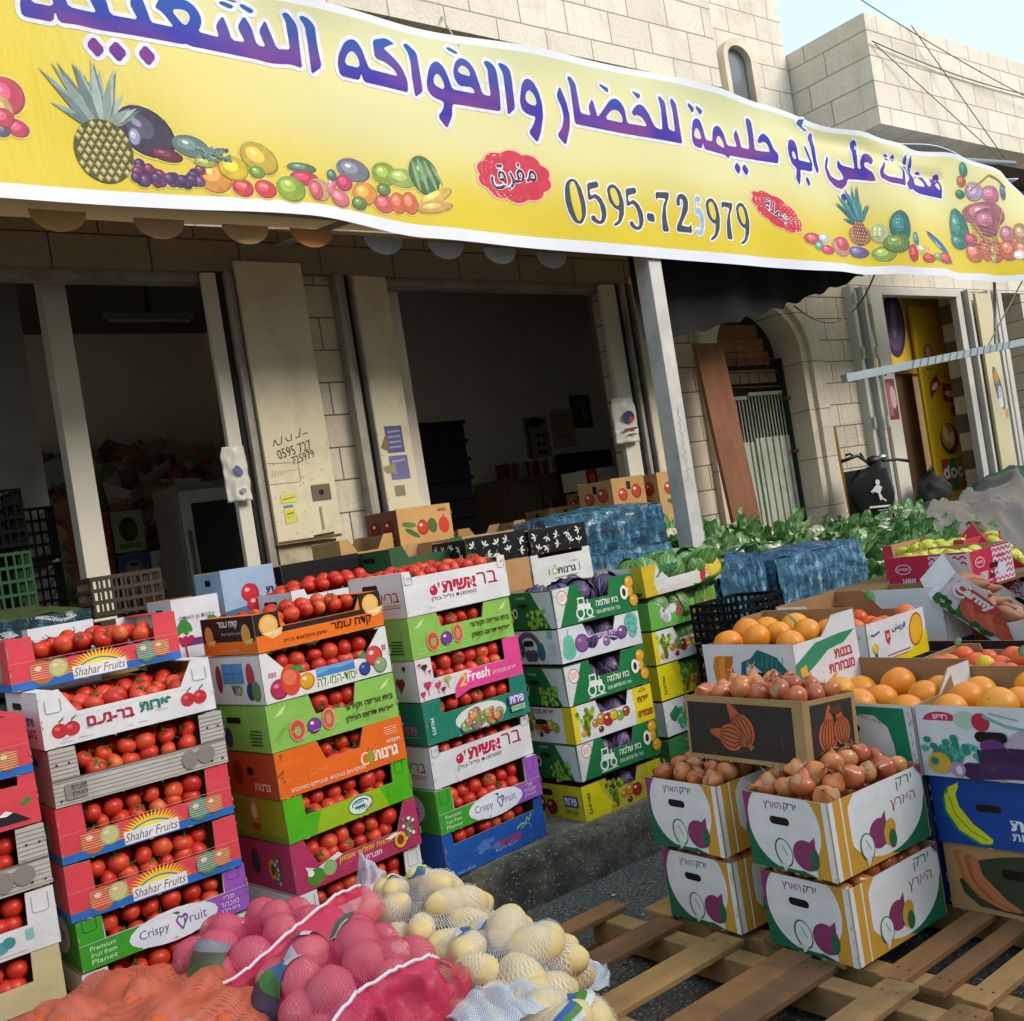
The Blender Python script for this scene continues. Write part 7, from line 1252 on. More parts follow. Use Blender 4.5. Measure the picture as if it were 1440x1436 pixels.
for i in range(11):
    for b in range(4): cauli((5.25 + i * .33 + j(.05), 4.52 + b * .15 + j(.03), (1.0 if i < 4 else .95) + .075 * b + .16 * max(0, 1 - i / 5) + j(.04)), cl, 'cauliflowers heaped by the doorway')
for i in range(7): cauli((6.05 + i * .33 + j(.05), 4.38 + j(.03), .88 + j(.05)), cl, 'cauliflowers heaped by the doorway')
# ------------------------------------------------------------------ covered heap and scooter
m = MB(); m.box((7.0, 5.15, .2), (9.5, 5.84, .52), CONC); struct(m.build('doorstep', bevel=.01), label='raised concrete doorstep in front of the arched doorway')
def cloth(key, a, b_, dirt):
    return mat(a, .85, .25, 3, bmp=.5, bscale=120, dirt=dirt)
def heap(name, label, x0, x1, y0, y1, z0, hgt, mt, seed, fold=.05):
    m = MB()
    def fn(u, v):
        x, y = x0 + (x1 - x0) * u, y0 + (y1 - y0) * v; e = (math.sin(math.pi * u) ** .35) * (math.sin(math.pi * min(1, v * .9 + .02)) ** .55)
        lump_ = .5 + .5 * noise.noise((x * 1.15 + seed, y * 1.2, 0)); w_ = noise.noise((x * 1.1 + seed, y * 1.1, 4)) * 3.2
        w2 = noise.noise((x * 2.4, y * 2.2 + seed, 7)) * 2; f1 = 1 - 2 * abs(math.sin(x * 3.4 + y * 2.6 + w_ * 1.2 + seed)) ** .6; f2 = 1 - 2 * abs(math.sin(x * 6.2 - y * 5 + w_ * 1.1 + w2 * 2)) ** .7; f3 = noise.noise((x * 7, y * 7, seed))
        z = z0 + e * hgt * (.72 + .42 * lump_) + e * fold * (.22 * f1 + .2 * f2 + .16 * f3)
        return (x + .03 * f1 * e, y - .05 * f1 * e, z)
    m.grid(fn, 110, 70, mt); o = m.build(name, smooth=True, solid=.006); return tag(o, label, 'cloth')
heap('grey_tarpaulin', 'grey dusty tarpaulin draped over a heap of goods', 7.7, 10.8, 4.15, 5.25, .25, 1.26, cloth('grey', '76726f', '8a8480', '85786a'), 3, .26)
heap('green_tarpaulin', 'dark green cloth bundle on top behind the grey tarpaulin', 9.5, 12.8, 4.85, 5.75, .25, 1.4, cloth('green', '1a4c42', '2c7060', '123430'), 9, .10)
heap('green_sack', 'green net sack lying at the right edge below the grey tarpaulin', 8.7, 10.2, 3.6, 4.3, .3, .72, cloth('green2', '2c5a50', '3c7060', '1c3c38'), 17, .06)
sc_ = tag(empty('delivery_scooter', (8.47, 5.42, .63), R(-25)), 'black and red scooter with a black delivery bag parked by the stone wall', 'scooter')
BK, RD, CH = mat('151516', .4), mat('9c2026', .3, .1, 5), mat('b8bcc0', .25, metal=1)
m = MB(); m.tube([(-.28, 0, 1.14), (-.1, .02, 1.17), (0, .05, 1.10), (.12, .05, 1.09), (.3, .02, 1.08), (.42, .02, 1.05)], [.018, .014, .012, .012, .014, .018], BK); m.tube([(0, .06, 1.1), (-.02, .1, 1.19)], .012, BK); m.ball((.08, .06, 1.10), (.08, .05, .05), BK, 12, 8); m.ball((.16, .04, 1.12), (.05, .03, .035), CH, 10, 6); m.tube([(-.12, .03, 1.16), (-.15, .06, 1.2), (-.2, .05, 1.19)], .012, BK); m.build('handlebar', sc_, smooth=True)
m = MB(); m.grid(lambda u, v: (-.04 + (-.22 + .44 * u) * (.72 + .5 * math.sin(math.pi * (v * .8 + .1)) - .2 * (v > .9)) * .85 + .015 * math.sin(7 * v), -.03 - .07 * math.sin(math.pi * u) ** .5 * (.6 + .4 * v), .60 + .47 * v - .03 * math.cos(math.pi * u)), 14, 12, BK); m.box((-.22, -.02, .62), (.14, .1, 1.04), BK); o = m.build('delivery_bag', sc_, smooth=False); c = Canvas(); wv = 'd8d8da'
c.ell(.24, .30, .022, .026, wv); c.poly([(.21, .27), (.24, .28), (.28, .25), (.25, .2), (.27, .15), (.24, .13), (.23, .2), (.19, .22), (.17, .2), (.19, .25)], wv); c.line([(.16, .22), (.2, .25)], .012, wv); c.line([(.25, .16), (.3, .12)], .014, wv); c.line([(.12, .085), (.34, .07)], .018, wv); c.line([(.2, .045), (.3, .04)], .008, 'a8a8aa')
m = MB(); c.emit(m, (-.26, -.105, .60), (1, 0, 0), (0, 0, 1), (0, -1, 0), .003); o2 = m.build('bag_emblem', o)
m = MB(); m.box((-.3, -.02, .42), (.0, .22, .6), RD); m.box((.02, .0, .38), (.46, .2, .52), RD); m.poly = None; m.box((-.2, -.024, .48), (-.1, -.02, .55), mat('c8484c', .3)); m.build('body', sc_, bevel=.02)
m = MB(); m.add([(.12, -.03, .5), (.28, -.03, .46), (.34, -.03, .58), (.2, -.03, .66)], [(0, 1, 2, 3)], mat('dcd8d8', .5)); m.add([(.2, -.034, .58), (.32, -.034, .56), (.36, -.034, .66), (.26, -.034, .66)], [(0, 1, 2, 3)], RD); m.build('mudguard', sc_, solid=.01)
for x in (-.05, .75):
    m = MB()
    m.tube([(x + .23 * math.cos(a * math.pi / 10), .1, .24 + .23 * math.sin(a * math.pi / 10)) for a in range(21)], .055, BK, 8); wh = m.build('wheel', sc_, smooth=True); m = MB(); m.tube([(x, .07, .24), (x, .13, .24)], .13, CH, 14); m.build('rim', wh)
m = MB(); m.box((.15, .0, .52), (.75, .2, .6), BK); m.build('seat', sc_, bevel=.03); m = MB(); m.tube([(.1, .08, 1.08), (.0, .09, .6), (-.05, .1, .24)], .03, BK); m.build('fork', sc_)
m = MB(); m.ball((0, 0, 0), (.24, .17, .24), mat('1a1a1c', .75, .3, 8, bmp=.5, bscale=14), 26, 18, fn=lambda d: Vector((d.x * (1.15 - .35 * d.z), d.y, d.z)) * (1 + .26 * noise.noise((d.x * 2.2, d.y * 2.2, d.z * 2.2)) + .08 * noise.noise((d.x * 6, d.y * 6, d.z * 6)))); m.tube([(-.1, 0, .22), (0, -.03, .32), (.1, 0, .22)], .015, BK); o = m.build('black_bag', smooth=True); o.location = (9.72, 5.56, 1.32); o.scale = (.8, .8, .85); tag(o, 'lumpy black bag hanging by the yellow sweet shop door', 'bag'); m = MB(); m.box((9.6, 5.35, .222), (9.95, 5.75, 1.1), mat('3a302a', .8)); m.box((9.57, 5.32, 1.1), (9.98, 5.78, 1.13), mat('4a3c30', .8)); tag(m.build('wooden_stand', bevel=.005), 'dark wooden stand under the black bag at the sweet shop', 'stand')
# ------------------------------------------------------------------ net sacks in front
def netm(key, h, cover, tint_rough=.5, A=60, B=44, w_=.42):
    m, t, b = new_mat(key); uv = N(t, 'UVMap'); sp = N(t, 'SeparateXYZ'); t.links.new(uv.outputs[0], sp.inputs[0])
    def stripe(sg):
        a = N(t, 'Math', operation='MULTIPLY'); t.links.new(sp.outputs[0], a.inputs[0]); a.inputs[1].default_value = A; c = N(t, 'Math', operation='MULTIPLY_ADD'); t.links.new(sp.outputs[1], c.inputs[0]); c.inputs[1].default_value = sg * B; t.links.new(a.outputs[0], c.inputs[2])
        nz = N(t, 'Math', operation='MULTIPLY_ADD'); t.links.new(noise_out(t, 14, 2, .5), nz.inputs[0]); nz.inputs[1].default_value = 2.2; t.links.new(c.outputs[0], nz.inputs[2])
        f = N(t, 'Math', operation='FRACT'); t.links.new(nz.outputs[0], f.inputs[0]); g_ = N(t, 'Math', operation='LESS_THAN'); t.links.new(f.outputs[0], g_.inputs[0]); g_.inputs[1].default_value = w_; return g_.outputs[0]
    mx = N(t, 'Math', operation='MAXIMUM'); t.links.new(stripe(1), mx.inputs[0]); t.links.new(stripe(-1), mx.inputs[1])
    al = N(t, 'MapRange'); t.links.new(mx.outputs[0], al.inputs[0]); al.inputs[3].default_value = cover[0]; al.inputs[4].default_value = cover[1]
    t.links.new(al.outputs[0], b.inputs['Alpha']); b.inputs['Base Color'].default_value = (*lin(h), 1); b.inputs['Roughness'].default_value = tint_rough; return m
NW = netm('white_net', 'd8d8e0', (.02, .66), A=105, B=34, w_=.2); NR = netm('red_net', 'd43062', (.12, .6), A=120, B=80, w_=.3); NO = netm('orange_net', 'cc644a', (.5, .85), A=200, B=30, w_=.45); NRF = netm('red_net_fold', 'd62858', (.28, .74), A=46, B=30, w_=.4); NWF = netm('white_net_fold', 'd4dae6', (.2, .9), A=34, B=24, w_=.38)
POT = mat('e2c88c', .65, .16, 18, bmp=.25, bscale=90, dirt='cbab70'); RPOT = mat('d07880', .6, .25, 10, bmp=.2, bscale=80, dirt='dca098'); CAR = mat('d8602a', .55, .2, 20, bmp=.5, bscale=60, stretch=(5, 1, 1))
def lump(s, mt, r): 
    m = MB(); m.ball((0, 0, 0), r, mt, 18, 12, fn=lambda d: d * (1 + .07 * noise.noise((d.x * 1.6 + s * 9, d.y * 1.6, d.z * 1.6)))); return m.mesh('potato', True)
LP = [lump(s, POT, (.078, .052, .048)) for s in range(4)]; LR = [lump(s + 9, RPOT, (.060, .055, .053)) for s in range(4)]
def carrot_mesh(s):
    m = MB(); m.tube([(-.11 + .22 * k / 8, .006 * math.sin(k * .7 + s), .005 * math.cos(k + s)) for k in range(9)], [.010, .026, .031, .030, .027, .023, .018, .012, .004], CAR, 10); return m.mesh('carrot', True)
CRM = [carrot_mesh(s) for s in range(3)]
def sack(label, c, rad, rz, kind, net, npts, seed):
    q = random.Random(seed); C = Vector(c); Rz = Matrix.Rotation(rz, 3, 'Z'); items = []
    r = tag(empty('net_sack', c), label, 'sack', 'net sacks in the foreground')
    ms, nm = {'p': (LP, 'potato'), 'r': (LR, 'red_potato'), 'c': (CRM, 'carrot')}[kind]
    lab = {'p': 'pale potato in the ', 'r': 'red potato in the ', 'c': 'orange carrot in the '}[kind] + {1: 'rear white net sack by the kerb', 2: 'middle white net sack with the loose tail', 3: 'front white net sack at the pallet edge', 4: 'rear red net sack against the crates', 5: 'front red net sack with the long white seam', 6: 'orange net sack at the lower left'}[seed]
    for k in range(npts):
        zz = 1 - 1.75 * (k + .5) / npts; ph = k * 2.39996 + q.uniform(-.15, .15); s_ = math.sqrt(max(0, 1 - zz * zz)); d = Vector((s_ * math.cos(ph), s_ * math.sin(ph), zz))
        sup = Vector((abs(d.x) ** .8 * (1 if d.x > 0 else -1), abs(d.y) ** .8 * (1 if d.y > 0 else -1), d.z)); p = Rz @ Vector((sup.x * (rad[0] - .045), sup.y * (rad[1] - .045), d.z * (rad[2] - .04)))
        rot = (q.uniform(-.5, .5), q.uniform(-.5, .5), q.uniform(0, 6.3)) if kind != 'c' else (q.uniform(-.2, .2), q.uniform(-.25, .25), rz + q.uniform(-.35, .35) + .6)
        s2 = q.uniform(.85, 1.2); o = put(ms[k % len(ms)], nm, C + p, rot, s2); tag(o, lab, nm.replace('_', ' '), lab.replace('potato', 'potatoes').replace('carrot', 'carrots')); items.append((p, (.057 if kind == 'p' else .058 if kind == 'r' else .062) * s2))
    def surf(th, ph):
        d = Vector((math.sin(th) * math.cos(ph), math.sin(th) * math.sin(ph), math.cos(th))); e = Rz @ Vector((d.x * rad[0], d.y * rad[1], d.z * rad[2])); L = e.length; e = e / L; best = L * .86
        for p, r_ in items:
            t_ = p.dot(e)
            if t_ > 0:
                h2 = p.length_squared - t_ * t_
                if h2 < r_ * r_: best = max(best, t_ + math.sqrt(r_ * r_ - h2))
        return e, min(best, L * 1.16)
    nu, nv = 72, 36; ra = [[surf(math.pi * jv / nv, 2 * math.pi * iu / nu) for iu in range(nu)] for jv in range(nv + 1)]; rr = [[x[1] for x in row] for row in ra]
    for it in range(2): rr = [[max(ra[a][b][1] * .985, (rr[a][b] * 3 + rr[a][(b + 1) % nu] + rr[a][b - 1] + rr[max(0, a - 1)][b] + rr[min(nv, a + 1)][b]) / 7) for b in range(nu)] for a in range(nv + 1)]
    lift = .004; P = lambda a, b, ex=0: (lambda v: Vector((v.x, v.y, max(v.z, .152 - C.z))))(ra[a][b % nu][0] * (rr[a][b % nu] + lift + ex))
    m = MB(); m.add([P(a, b) for a in range(nv + 1) for b in range(nu + 1)], [(a * (nu + 1) + b, (a + 1) * (nu + 1) + b, (a + 1) * (nu + 1) + b + 1, a * (nu + 1) + b + 1) for a in range(nv) for b in range(nu)], net, [(b / nu, a / nv * .5) for a in range(nv + 1) for b in range(nu + 1)]); m.build('net', r, smooth=True)
    return r, P, nu, nv
def band(r, P, nu, nv, a0, a1, b0, b1, strips):           # printed paper band sewn into the sack
    m = MB(); n = len(strips)
    for k, h in enumerate(strips):
        A0, A1 = a0 + (a1 - a0) * k / n, a0 + (a1 - a0) * (k + 1) / n
        def fn(u, v):
            a = A0 + (A1 - A0) * v; b = b0 + (b1 - b0) * u; ai, bi = int(a), int(b); fa, fb = a - ai, b - bi; g_ = lambda x, y: P(min(nv, x), y, .004)
            return (g_(ai, bi) * (1 - fa) + g_(ai + 1, bi) * fa) * (1 - fb) + (g_(ai, bi + 1) * (1 - fa) + g_(ai + 1, bi + 1) * fa) * fb
        m.grid(fn, 24, 3, mat(h, .5, .35, 22))
    m.build('label_band', r, smooth=True)
def fold(r, top, low, mt, seam=None, n=40, amp=.015):
    C = r.location; m = MB()
    def at(pts, u): k = u * (len(pts) - 1); i = min(int(k), len(pts) - 2); f = k - i; f = f * f * (3 - 2 * f); return Vector(pts[i]).lerp(Vector(pts[i + 1]), f)
    def fn(u, v): p = at(top, u).lerp(at(low, u), v); n_ = noise.noise((u * 9, v * 2.5, 3)); return p - C + Vector((0, -.6, .8)) * (amp * math.sin(math.pi * v) * (1 + n_ * 2.5) + .006 * math.sin(38 * u + 5 * v))
    m.grid(fn, n, 12, mt); m.build('net_fold', r, smooth=True)
    if seam: m = MB(); m.tube([Vector(at(top, k / 30)) - C + Vector((0, -.005, .006 + .003 * math.sin(k * 2.1))) for k in range(31)], .0055, mat(seam, .6), 6); m.build('seam', r, smooth=True)
s1 = sack('white net sack of pale potatoes, rear one by the kerb', (1.77, 3.10, .325), (.21, .33, .18), -.2, 'p', NW, 34, 1); band(*s1, 5, 9, 10, 26, ('3c5a9a', '4f8a3c', 'd8d4c4', 'd8d4c4', 'c8b428')); band(*s1, 14, 19, 55, 66, ('d8d0a8', 'b8922c', 'd8d4c4'))
fold(s1[0], [(1.70, 3.42, .36), (1.73, 3.44, .40), (1.79, 3.44, .38)], [(1.74, 3.52, .42), (1.78, 3.54, .52), (1.86, 3.5, .42)], NWF, None, amp=.03)
s2 = sack('white net sack of pale potatoes, middle one with a loose tail', (1.70, 2.56, .315), (.23, .23, .17), .3, 'p', NW, 27, 2); band(*s2, 4, 6, 12, 30, ('3c62a4', 'c8d0d8')); 
fold(s2[0], [(1.80, 2.66, .36), (1.93, 2.72, .30), (2.05, 2.73, .22), (2.13, 2.64, .165)], [(1.74, 2.42, .34), (1.84, 2.44, .30), (1.94, 2.48, .2), (2.06, 2.52, .16)], NWF, 'dadde4', amp=.03)
s3 = sack('white net sack of pale potatoes, front one at the pallet edge', (1.50, 2.20, .28), (.25, .2, .14), .2, 'p', NW, 24, 3); band(*s3, 6, 9, 48, 66, ('3c62a4', '4f8a3c', 'd8d8d4'))
fold(s3[0], [(1.36, 2.36, .40), (1.5, 2.42, .41), (1.66, 2.42, .37)], [(1.3, 2.12, .41), (1.46, 2.14, .425), (1.62, 2.16, .39)], NWF, None, amp=.02)
s4 = sack('red net sack of red potatoes, rear one against the crates', (1.20, 3.16, .365), (.30, .27, .22), .1, 'r', NR, 54, 4); band(*s4, 7, 14, 34, 44, ('8a8a94', '5a5a4a', '3a6a34', '6a5a28', 'b8c0cc'))
fold(s4[0], [(.90, 2.94, 0.465), (1.06, 2.92, 0.505), (1.23, 2.95, 0.555), (1.42, 3.03, 0.575), (1.55, 3.12, 0.545)], [(.98, 2.90, 0.415), (1.14, 2.84, 0.445), (1.30, 2.87, 0.465), (1.49, 2.97, 0.455), (1.62, 3.08, 0.465)], NRF, 'e6d8e0')
s5 = sack('red net sack of red potatoes, front one with a white seam', (1.24, 2.68, .37), (.27, .26, .225), -.15, 'r', NR, 52, 5); band(*s5, 5, 16, 32, 40, ('c8c0cc', '3c6a9a', '3f7a38', '4a2a40', '2a2038', 'b8952c')); band(*s5, 3, 6, 10, 30, ('cfc8d4', '4a7a44', '3c5a9a'))
fold(s5[0], [(1.04, 2.40, 0.490), (1.16, 2.45, 0.520), (1.29, 2.46, 0.530), (1.40, 2.47, 0.520), (1.47, 2.48, 0.460)], [(1.06, 2.36, 0.350), (1.22, 2.36, 0.370), (1.36, 2.37, 0.380), (1.47, 2.42, 0.390), (1.55, 2.50, 0.390)], NRF, 'e6d8e0', amp=.03)
s6 = sack('orange net sack of carrots at the lower left', (.72, 2.94, .36), (.36, .42, .215), .35, 'c', NO, 70, 6)
fold(s6[0], [(.62, 2.62, 0.510), (.78, 2.72, 0.530), (.92, 2.86, 0.490)], [(.66, 2.56, 0.450), (.82, 2.64, 0.460), (.98, 2.8, 0.420)], netm('pale_net_fold', 'd8a08c', (.3, 0.730), A=30, B=24, w_=.4), None, amp=.02)
# ------------------------------------------------------------------ inside the shops
GB = 'empty boxes piled at the back of the shop'
cols = ('b8946a', 'c4a47a', '8a7458', 'c8c2b8', 'a0604c', '7c8a68', 'dcd8d0', 'b48a60', '9a9890')
BOXM = {}
def plainbox(h, d):
    if (h, d) not in BOXM:
        m = MB(); m.prism([(0, 0), (.4, 0), (.4, d), (.28, d), (.26, d * .6), (.14, d * .6), (.12, d), (0, d)], (-.2, -.15, 0), (1, 0, 0), (0, 0, 1), (0, -1, 0), .005, card(h), mat(BROWN, .8)); m.prism([(0, 0), (.4, 0), (.4, d), (0, d)], (.2, .15, 0), (-1, 0, 0), (0, 0, 1), (0, 1, 0), .005, card(h))
        for x in (-.2, .195): m.box((x, -.145, 0), (x + .005, .145, d), card(h))
        m.box((-.195, -.145, .001), (.195, .145, .006), mat(BROWN, .8)); c = Canvas(); c.ell(.1, d * .35, .05, .04, 'b8b0a0'); c.rect(.22, .03, .34, .09, '8a3a34'); c.emit(m, (-.2, -.15, 0), (1, 0, 0), (0, 0, 1), (0, -1, 0)); BOXM[(h, d)] = m.mesh('empty_box')
    return BOXM[(h, d)]
q = random.Random(5)
for k in range(120):
    col, lay = k % 15, k // 15; x = 2.35 + col * .105 + q.uniform(-.07, .07); z = .6 + lay * .30 + q.uniform(-.06, .06); y = 9.78 - q.random() * .1 - .10 * (7 - lay)
    if z > 2.75 + .25 * abs(math.sin(col * .9 + 1)): continue
    tag(put(plainbox(cols[k * 5 % 9], .17 if k % 2 else .22), 'empty_box', (x, y, z), (q.uniform(-.8, .8), q.uniform(-.8, .8), q.uniform(0, 6))), 'tumbled empty box in the dark heap at the back of the left shop', 'box', GB)
def d_bk(h, h2): return lambda c, W_, H_: (c.ell(W_ * .5, H_ * .55, W_ * .3, H_ * .3, h2), c.rect(W_ * .15, .03, W_ * .85, .07, h), slots(c, W_ * .5, H_ * .75, .04, .03))
rows = [('6a5440', '8a6a50', 'a89a88'), ('9c3038', 'd8c8c0', '9c3038'), ('c8c8c8', 'c8c8c8', '9a9aa0'), ('8a5a3c', 'c8a070', '5a3a28'), ('9a9878', '5a7a3a', '38402c'), ('a88a68', 'b87a5a', '5a4a7a'), ('3c5488', '8a90b0', 'a08a70')]
for k in range(14):
    col, lay = k % 4, k // 4; h = rows[(k * 3) % 7]
    bx(('printed box in the %s row, number ' % ('bottom', 'second', 'third', 'top')[lay]).replace(', number ', '') + (' beside the fridge', ' second from the fridge', ' third from the fridge', ' nearest the white pillar')[3 - col], 2.32 + col * .27 + (.0), 8.6, .5 + lay * .36 + .36, R(j(.05) * 60), .25, .3, .34, h[0], d_bk(h[1], h[2]), None, group='printed boxes stacked inside the left shop')
for k in range(4): bx('dark box at floor level under the printed rows, ' + ('first', 'second', 'third', 'fourth')[k] + ' from the pillar', 2.32 + k * .27, 8.6, .5, 0, .25, .3, .355, '5a4a38', group='printed boxes stacked inside the left shop')
fr = tag(empty('display_fridge', (3.02, 7.55, .5)), 'white display fridge with a glass door in the left shop', 'fridge'); m = MB(); m.box((-.26, 0, 0), (.3, .5, 1.86), mat('8a8a88', .4)); m.build('cabinet', fr, bevel=.01); m = MB(); m.box((-.24, -.05, .1), (.28, -.003, 1.8), mat('c4c4c0', .4)); d_ = m.build('door', fr, bevel=.008); m = MB(); m.box((-.17, -.056, .2), (.22, -.052, 1.7), mat('2c3430', .1)); m.build('glass', d_); m = MB(); m.box((-.23, -.08, .9), (-.205, -.05, 1.5), CH); m.build('handle', d_)
lt = tag(empty('tube_light', (2.95, 8.0, 3.72)), 'unlit fluorescent tube fitting under the dark shop ceiling', 'light'); m = MB(); m.tube([(-.32, 0, 0), (.32, 0, 0)], .016, mat('a8a898', .4)); m.build('tube', lt); m = MB(); m.box((-.35, -.03, .02), (.35, .03, .06), mat('8a8a80', .5)); m.build('housing', lt); m = MB(); m.tube([(0, 0, .06), (0, 0, .38)], .01, DARK); m.build('hanger', lt)
# dark plastic crates and wrapped stacks near the left opening
GRN, RDC, BRC = mat('1c5228', .6, .2, 8), mat('5a1c24', .6, .2, 8), mat('3c2f20', .6, .3, 8)
for k in range(5): plastic_crate('plastic crate at the left edge of the shop, ' + ('bottom black', 'second black', 'third red', 'fourth green', 'top black')[k], .92, 6.45, .5 + k * .37, R(3), .55, .4, .35, (BLK, BLK, RDC, GRN, BLK)[k], 'plastic crates at the left edge of the shop')
for k in range(5): plastic_crate('black plastic crate beside the white pillar, ' + ('bottom', 'second', 'middle', 'fourth', 'topmost')[k], 1.5 - .12, 6.75, .5 + k * .35, R(-2), .32, .4, .33, BLK, 'black crates beside the white pillar')
for k, (x, y, z) in enumerate(((1.36, 4.98, 1.525), (1.28, 4.62, 1.38), (1.62, 4.86, 1.38), (1.96, 4.86, 1.385))): 
    plastic_crate('old brown slatted crate behind the stacks, ' + ('raised one', 'leftmost', 'middle', 'rightmost')[k], x, y, z, R(-3), .33, .3, .14 if k else .2, BRC, 'old brown crates behind the stacks', 4)
t3 = tag(empty('wooden_bench', (1.72, 4.95, .222)), 'wooden bench at the left shopfront under the brown crates', 'table'); m = MB(); m.box((-.46, -.36, 1.12), (.6, .3, 1.155), mat('5c4630', .7, .2, 3)); m.build('tabletop', t3)
for x in (-.43, .52):
    for y in (-.32, .22): m = MB(); m.box((x, y, 0), (x + .05, y + .05, 1.12), mat('4c3a28', .7)); m.build('leg', t3)
for k in range(4):
    r = wrapped('film-wrapped greens crate at the left behind the sun crates, ' + ('lowest', 'second', 'third', 'topmost')[k], .62, 4.55, .226 + k * .355, R(3), .62, .4, .3, F2, mat('3c4a1e', .6, .4, 8, bmp=.6, bscale=20, dirt='2a5a5a'), grp='wrapped greens crates at the left', seed=20 + k)
bx('kraft corner box behind the topmost sun crate', 1.05, 4.40, 1.30, R(4), .3, .2, .2, 'a8843c', group=BG) ; bx('white open box half hidden behind the red sun crate', .92, 4.32, 1.30, R(8), .26, .06, .25, 'd4d8e0', group=BG)
t4 = tag(empty('trestle_table', (1.0, 4.4, .222)), 'short trestle table behind the leftmost tomato stacks', 'table'); m = MB(); m.box((-.14, -.12, 1.045), (.36, .14, 1.075), mat('6a5038', .7)); m.build('tabletop', t4)
for x in (-.12, .3): m = MB(); m.box((x, -.05, 0), (x + .05, .05, 1.045), mat('5c4630', .7)); m.build('leg', t4)
# hanging plastic bags
def pbag(label, x, y, z, w_, h_, c_):
    r = tag(empty('plastic_bag', (x, y, z)), label, 'bag'); m = MB(); m.grid(lambda u, v: ((u - .5) * w_ * (1 - .25 * max(0, v - .8) * 5 * .5) + .008 * noise.noise((v * 5, u * 3, x)), -.03 * math.sin(math.pi * u) - .012 * noise.noise((u * 6, v * 6, x)), -h_ * (1 - v)), 16, 20, mat('d2cdc0', .35, .12, 10, bmp=.4, bscale=12)); m.build('bag_film', r, smooth=True, solid=.003)
    c = Canvas(); c_(c); m = MB(); c.emit(m, (-w_ / 2, -.046, -h_), (1, 0, 0), (0, 0, 1), (0, -1, 0), .002); m.build('bag_print', r)
pbag('white plastic bag hanging on the left shop jamb', 2.49, 5.76, 2.38, .16, .33, lambda c: (c.ell(.08, .18, .02, .035, '5a688a', 30), c.ell(.09, .06, .02, .015, '8a90a0'))); pbag('white printed plastic bag hanging on the right shop jamb', 5.76, 5.76, 2.52, .26, .36, lambda c: (c.ell(.13, .2, .06, .05, '2a3a6a', 10), c.ell(.15, .18, .03, .02, 'b83a48', 20), c.line([(.06, .1), (.2, .11)], .018, '8a3a40'), c.line([(.09, .06), (.18, .06)], .012, '3a3a3a')))
# second shop
def flat(n, lab, cat, x0, x1, z0, z1, y, h, dr=None, th=.015):
    m = MB(); m.box((x0, y - th, z0), (x1, y, z1), mat(h, .6)); 
    if dr: c = Canvas(); dr(c); c.emit(m, (x0, y - th, z0), (1, 0, 0), (0, 0, 1), (0, -1, 0))
    return tag(m.build(n), lab, cat)
flat('wall_poster', 'tall pale poster with a black cap shape on the shop wall', 'poster', 6.8, 7.12, 2.28, 2.76, 8.298, 'a89a84', lambda c: (c.poly([(-.0, .40), (.14, .48), (.31, .43), (.17, .36)], '1c1a18'), c.rect(.03, .02, .055, .4, '2a2624'), [c.poly([(.14 + a * .07, .1 + b * .09), (.17 + a * .07, .13 + b * .09), (.2 + a * .07, .1 + b * .09), (.17 + a * .07, .07 + b * .09)], '3a2420') for a in (0, 1) for b in (0, 1, 2)]))
flat('wall_notice', 'yellowed handwritten paper on the shop wall', 'notice', 7.18, 7.5, 2.41, 2.82, 8.298, 'b8a888', lambda c: ([c.line([(.05 + k * .04, .33), (.07 + k * .04, .35), (.09 + k * .04, .33)], .008, '4a4238') for k in range(5)], [c.line([(.06 + k * .04, .1), (.08 + k * .04, .13), (.1 + k * .04, .11)], .008, '4a4238') for k in range(5)], c.line([(.1, .22), (.2, .23)], .008, '5a4a3a')))
flat('wall_calendar', 'dark framed calendar on the shop wall', 'calendar', 7.5, 7.78, 2.6, 2.96, 8.296, '3a3632', lambda c: (c.rect(.03, .05, .25, .32, '55504a'), c.rect(.14, .08, .2, .2, '8a8478')))
flat('wall_dispenser', 'pale plastic holder on the shop wall', 'holder', 5.77, 5.97, 2.2, 2.5, 8.298, 'b8a890', lambda c: (c.rect(.04, .05, .17, .22, '7a6a58'), c.poly([(.07, .08), (.13, .2), (.15, .1)], '4a4038')), .06)
k_ = tag(empty('brown_cabinet', (6.2, 7.7, .5)), 'brown kitchen cabinet against the shop wall with jars on it', 'cabinet'); m = MB(); m.box((-.42, -.25, 0), (.42, .25, 1.6), mat('6a5240', .6, .2, 4)); m.build('carcass', k_, bevel=.006)
for x in (-.4, .01): m = MB(); m.box((x, -.275, .08), (x + .38, -.253, 1.52), mat('75604c', .6, .2, 4)); dd = m.build('door', k_, bevel=.004); m = MB(); m.tube([(x + (.33 if x < 0 else .05), -.29, 1.2), (x + (.33 if x < 0 else .05), -.29, 1.36)], .009, CH); m.build('handle', dd)
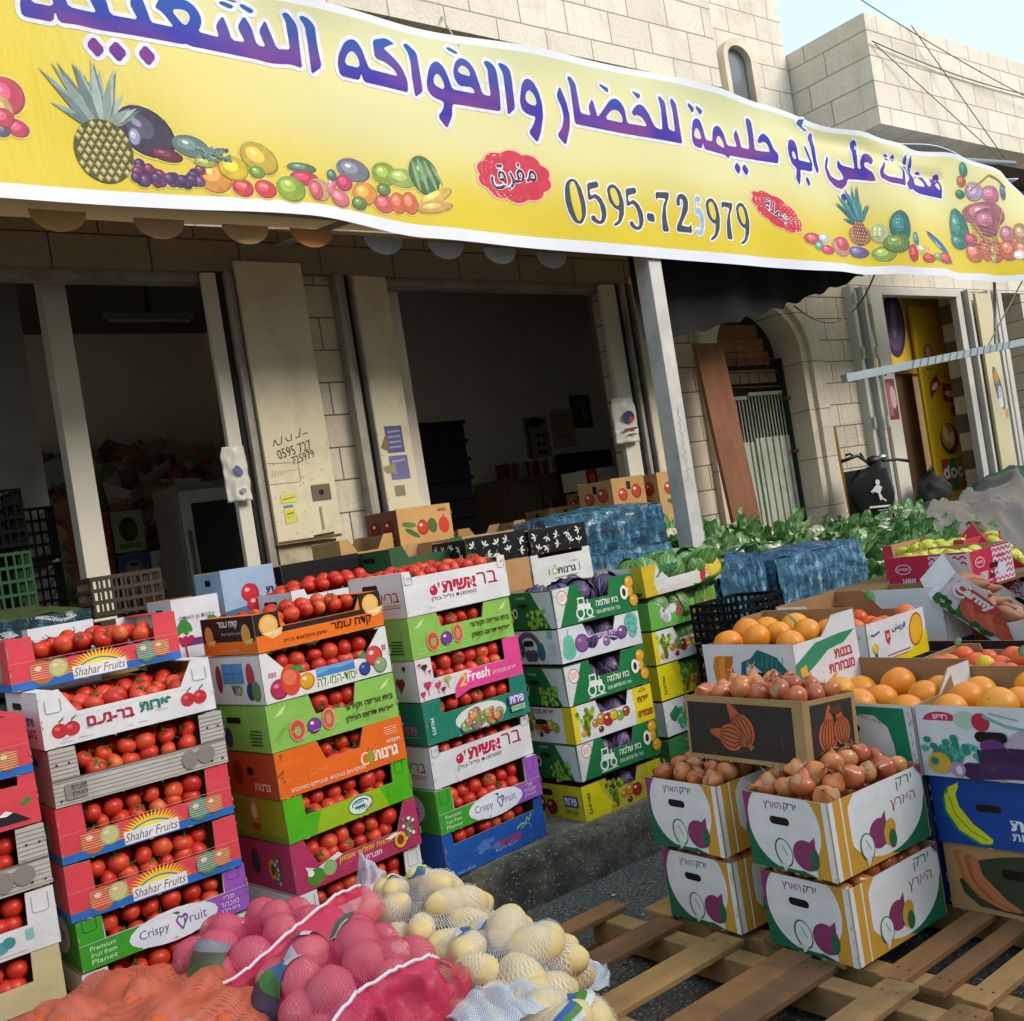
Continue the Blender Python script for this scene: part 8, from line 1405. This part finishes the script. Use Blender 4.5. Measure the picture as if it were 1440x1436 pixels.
for i in range(6): m = MB(); m.tube([(0, 0, 0), (0, 0, .14)], .05, mat(('6a2028', '7a3030', '8a8078')[i % 3], .3), 12); jr = m.build('jar', smooth=False); m = MB(); m.tube([(0, 0, .14), (0, 0, .165)], .047, mat('b0a898', .4), 12); m.build('lid', jr); jr.location = (5.88 + i * .125, 7.6, 2.1); tag(jr, ('first dark red', 'second reddish', 'third pale', 'fourth dark red', 'fifth reddish', 'sixth pale')[i] + ' jar from the left on the brown cabinet', 'jar', 'jars on the brown cabinet')
tv = tag(empty('black_screen', (6.75, 7.35, .5)), 'black flat screen on a stand inside the second shop', 'screen'); m = MB(); m.box((-.38, -.02, 1.40), (.32, .02, 1.76), mat('0d0d0f', .15)); m.build('panel', tv, bevel=.006); m = MB(); m.box((-.45, -.2, 0), (.4, .25, 1.36), mat('4a3a2c', .7)); m.box((-.1, -.06, 1.36), (.06, .06, 1.40), DARK); m.build('stand', tv)
bx('red and white flat box on the pile by the post', 5.98, 6.55, 1.87, R(5), .6, .3, .17, 'c8c0b4', lambda c, w, h: (c.rect(0, 0, .14, h, 'b02a28'), c.ell(.07, .09, .04, .04, 'd8783c'), c.rect(.14, 0, w, .05, '9a9088')), None, None, group='boxes by the white post'); bx('bright blue box with yellow picture on the pile by the post', 6.16, 6.0, 1.88, R(3), .3, .26, .2, '2a74c0', lambda c, w, h: (c.ell(.2, .12, .06, .05, 'e0b83c'), c.ell(.08, .15, .03, .03, 'b85a8a'), c.rect(0, .075, w, .085, 'c83a40')), None, None, group='boxes by the white post')
def stk(x, y, z0, z1, n, lab):
    for k in range(n): bx(lab + ', ' + ('bottom', 'second', 'third', 'fourth', 'top')[k] + ' one', x, y, z0 + k * (z1 - z0) / n, R(j(.03)), .36, .32, (z1 - z0) / n - .005, 'b98f5a', d_vegside, d_vegside, group='vegetable boxes inside the second shop')
stk(5.95, 6.5, .5, 1.86, 5, 'brown vegetable box under the red and white box'); stk(6.14, 5.98, .5, 1.87, 5, 'brown vegetable box under the bright blue box'); stk(5.5, 6.55, .5, 1.76, 4, 'brown vegetable box left of the red and white box')
fz = tag(empty('black_crate_tower', (4.48, 6.6, .5)), 'tall black stack of plastic bins just inside the second shop', 'bins'); 
for k in range(14): m = MB(); m.box((-.2, -.16, k * .145), (.2 + .006 * (k % 2), .2, k * .145 + .135), mat('070708', .9, spec=.1)); m.box((-.215, -.175, k * .145 + .118), (.22, .21, k * .145 + .144), mat('0b0b0c', .9, spec=.1)); m.build('bin', fz)
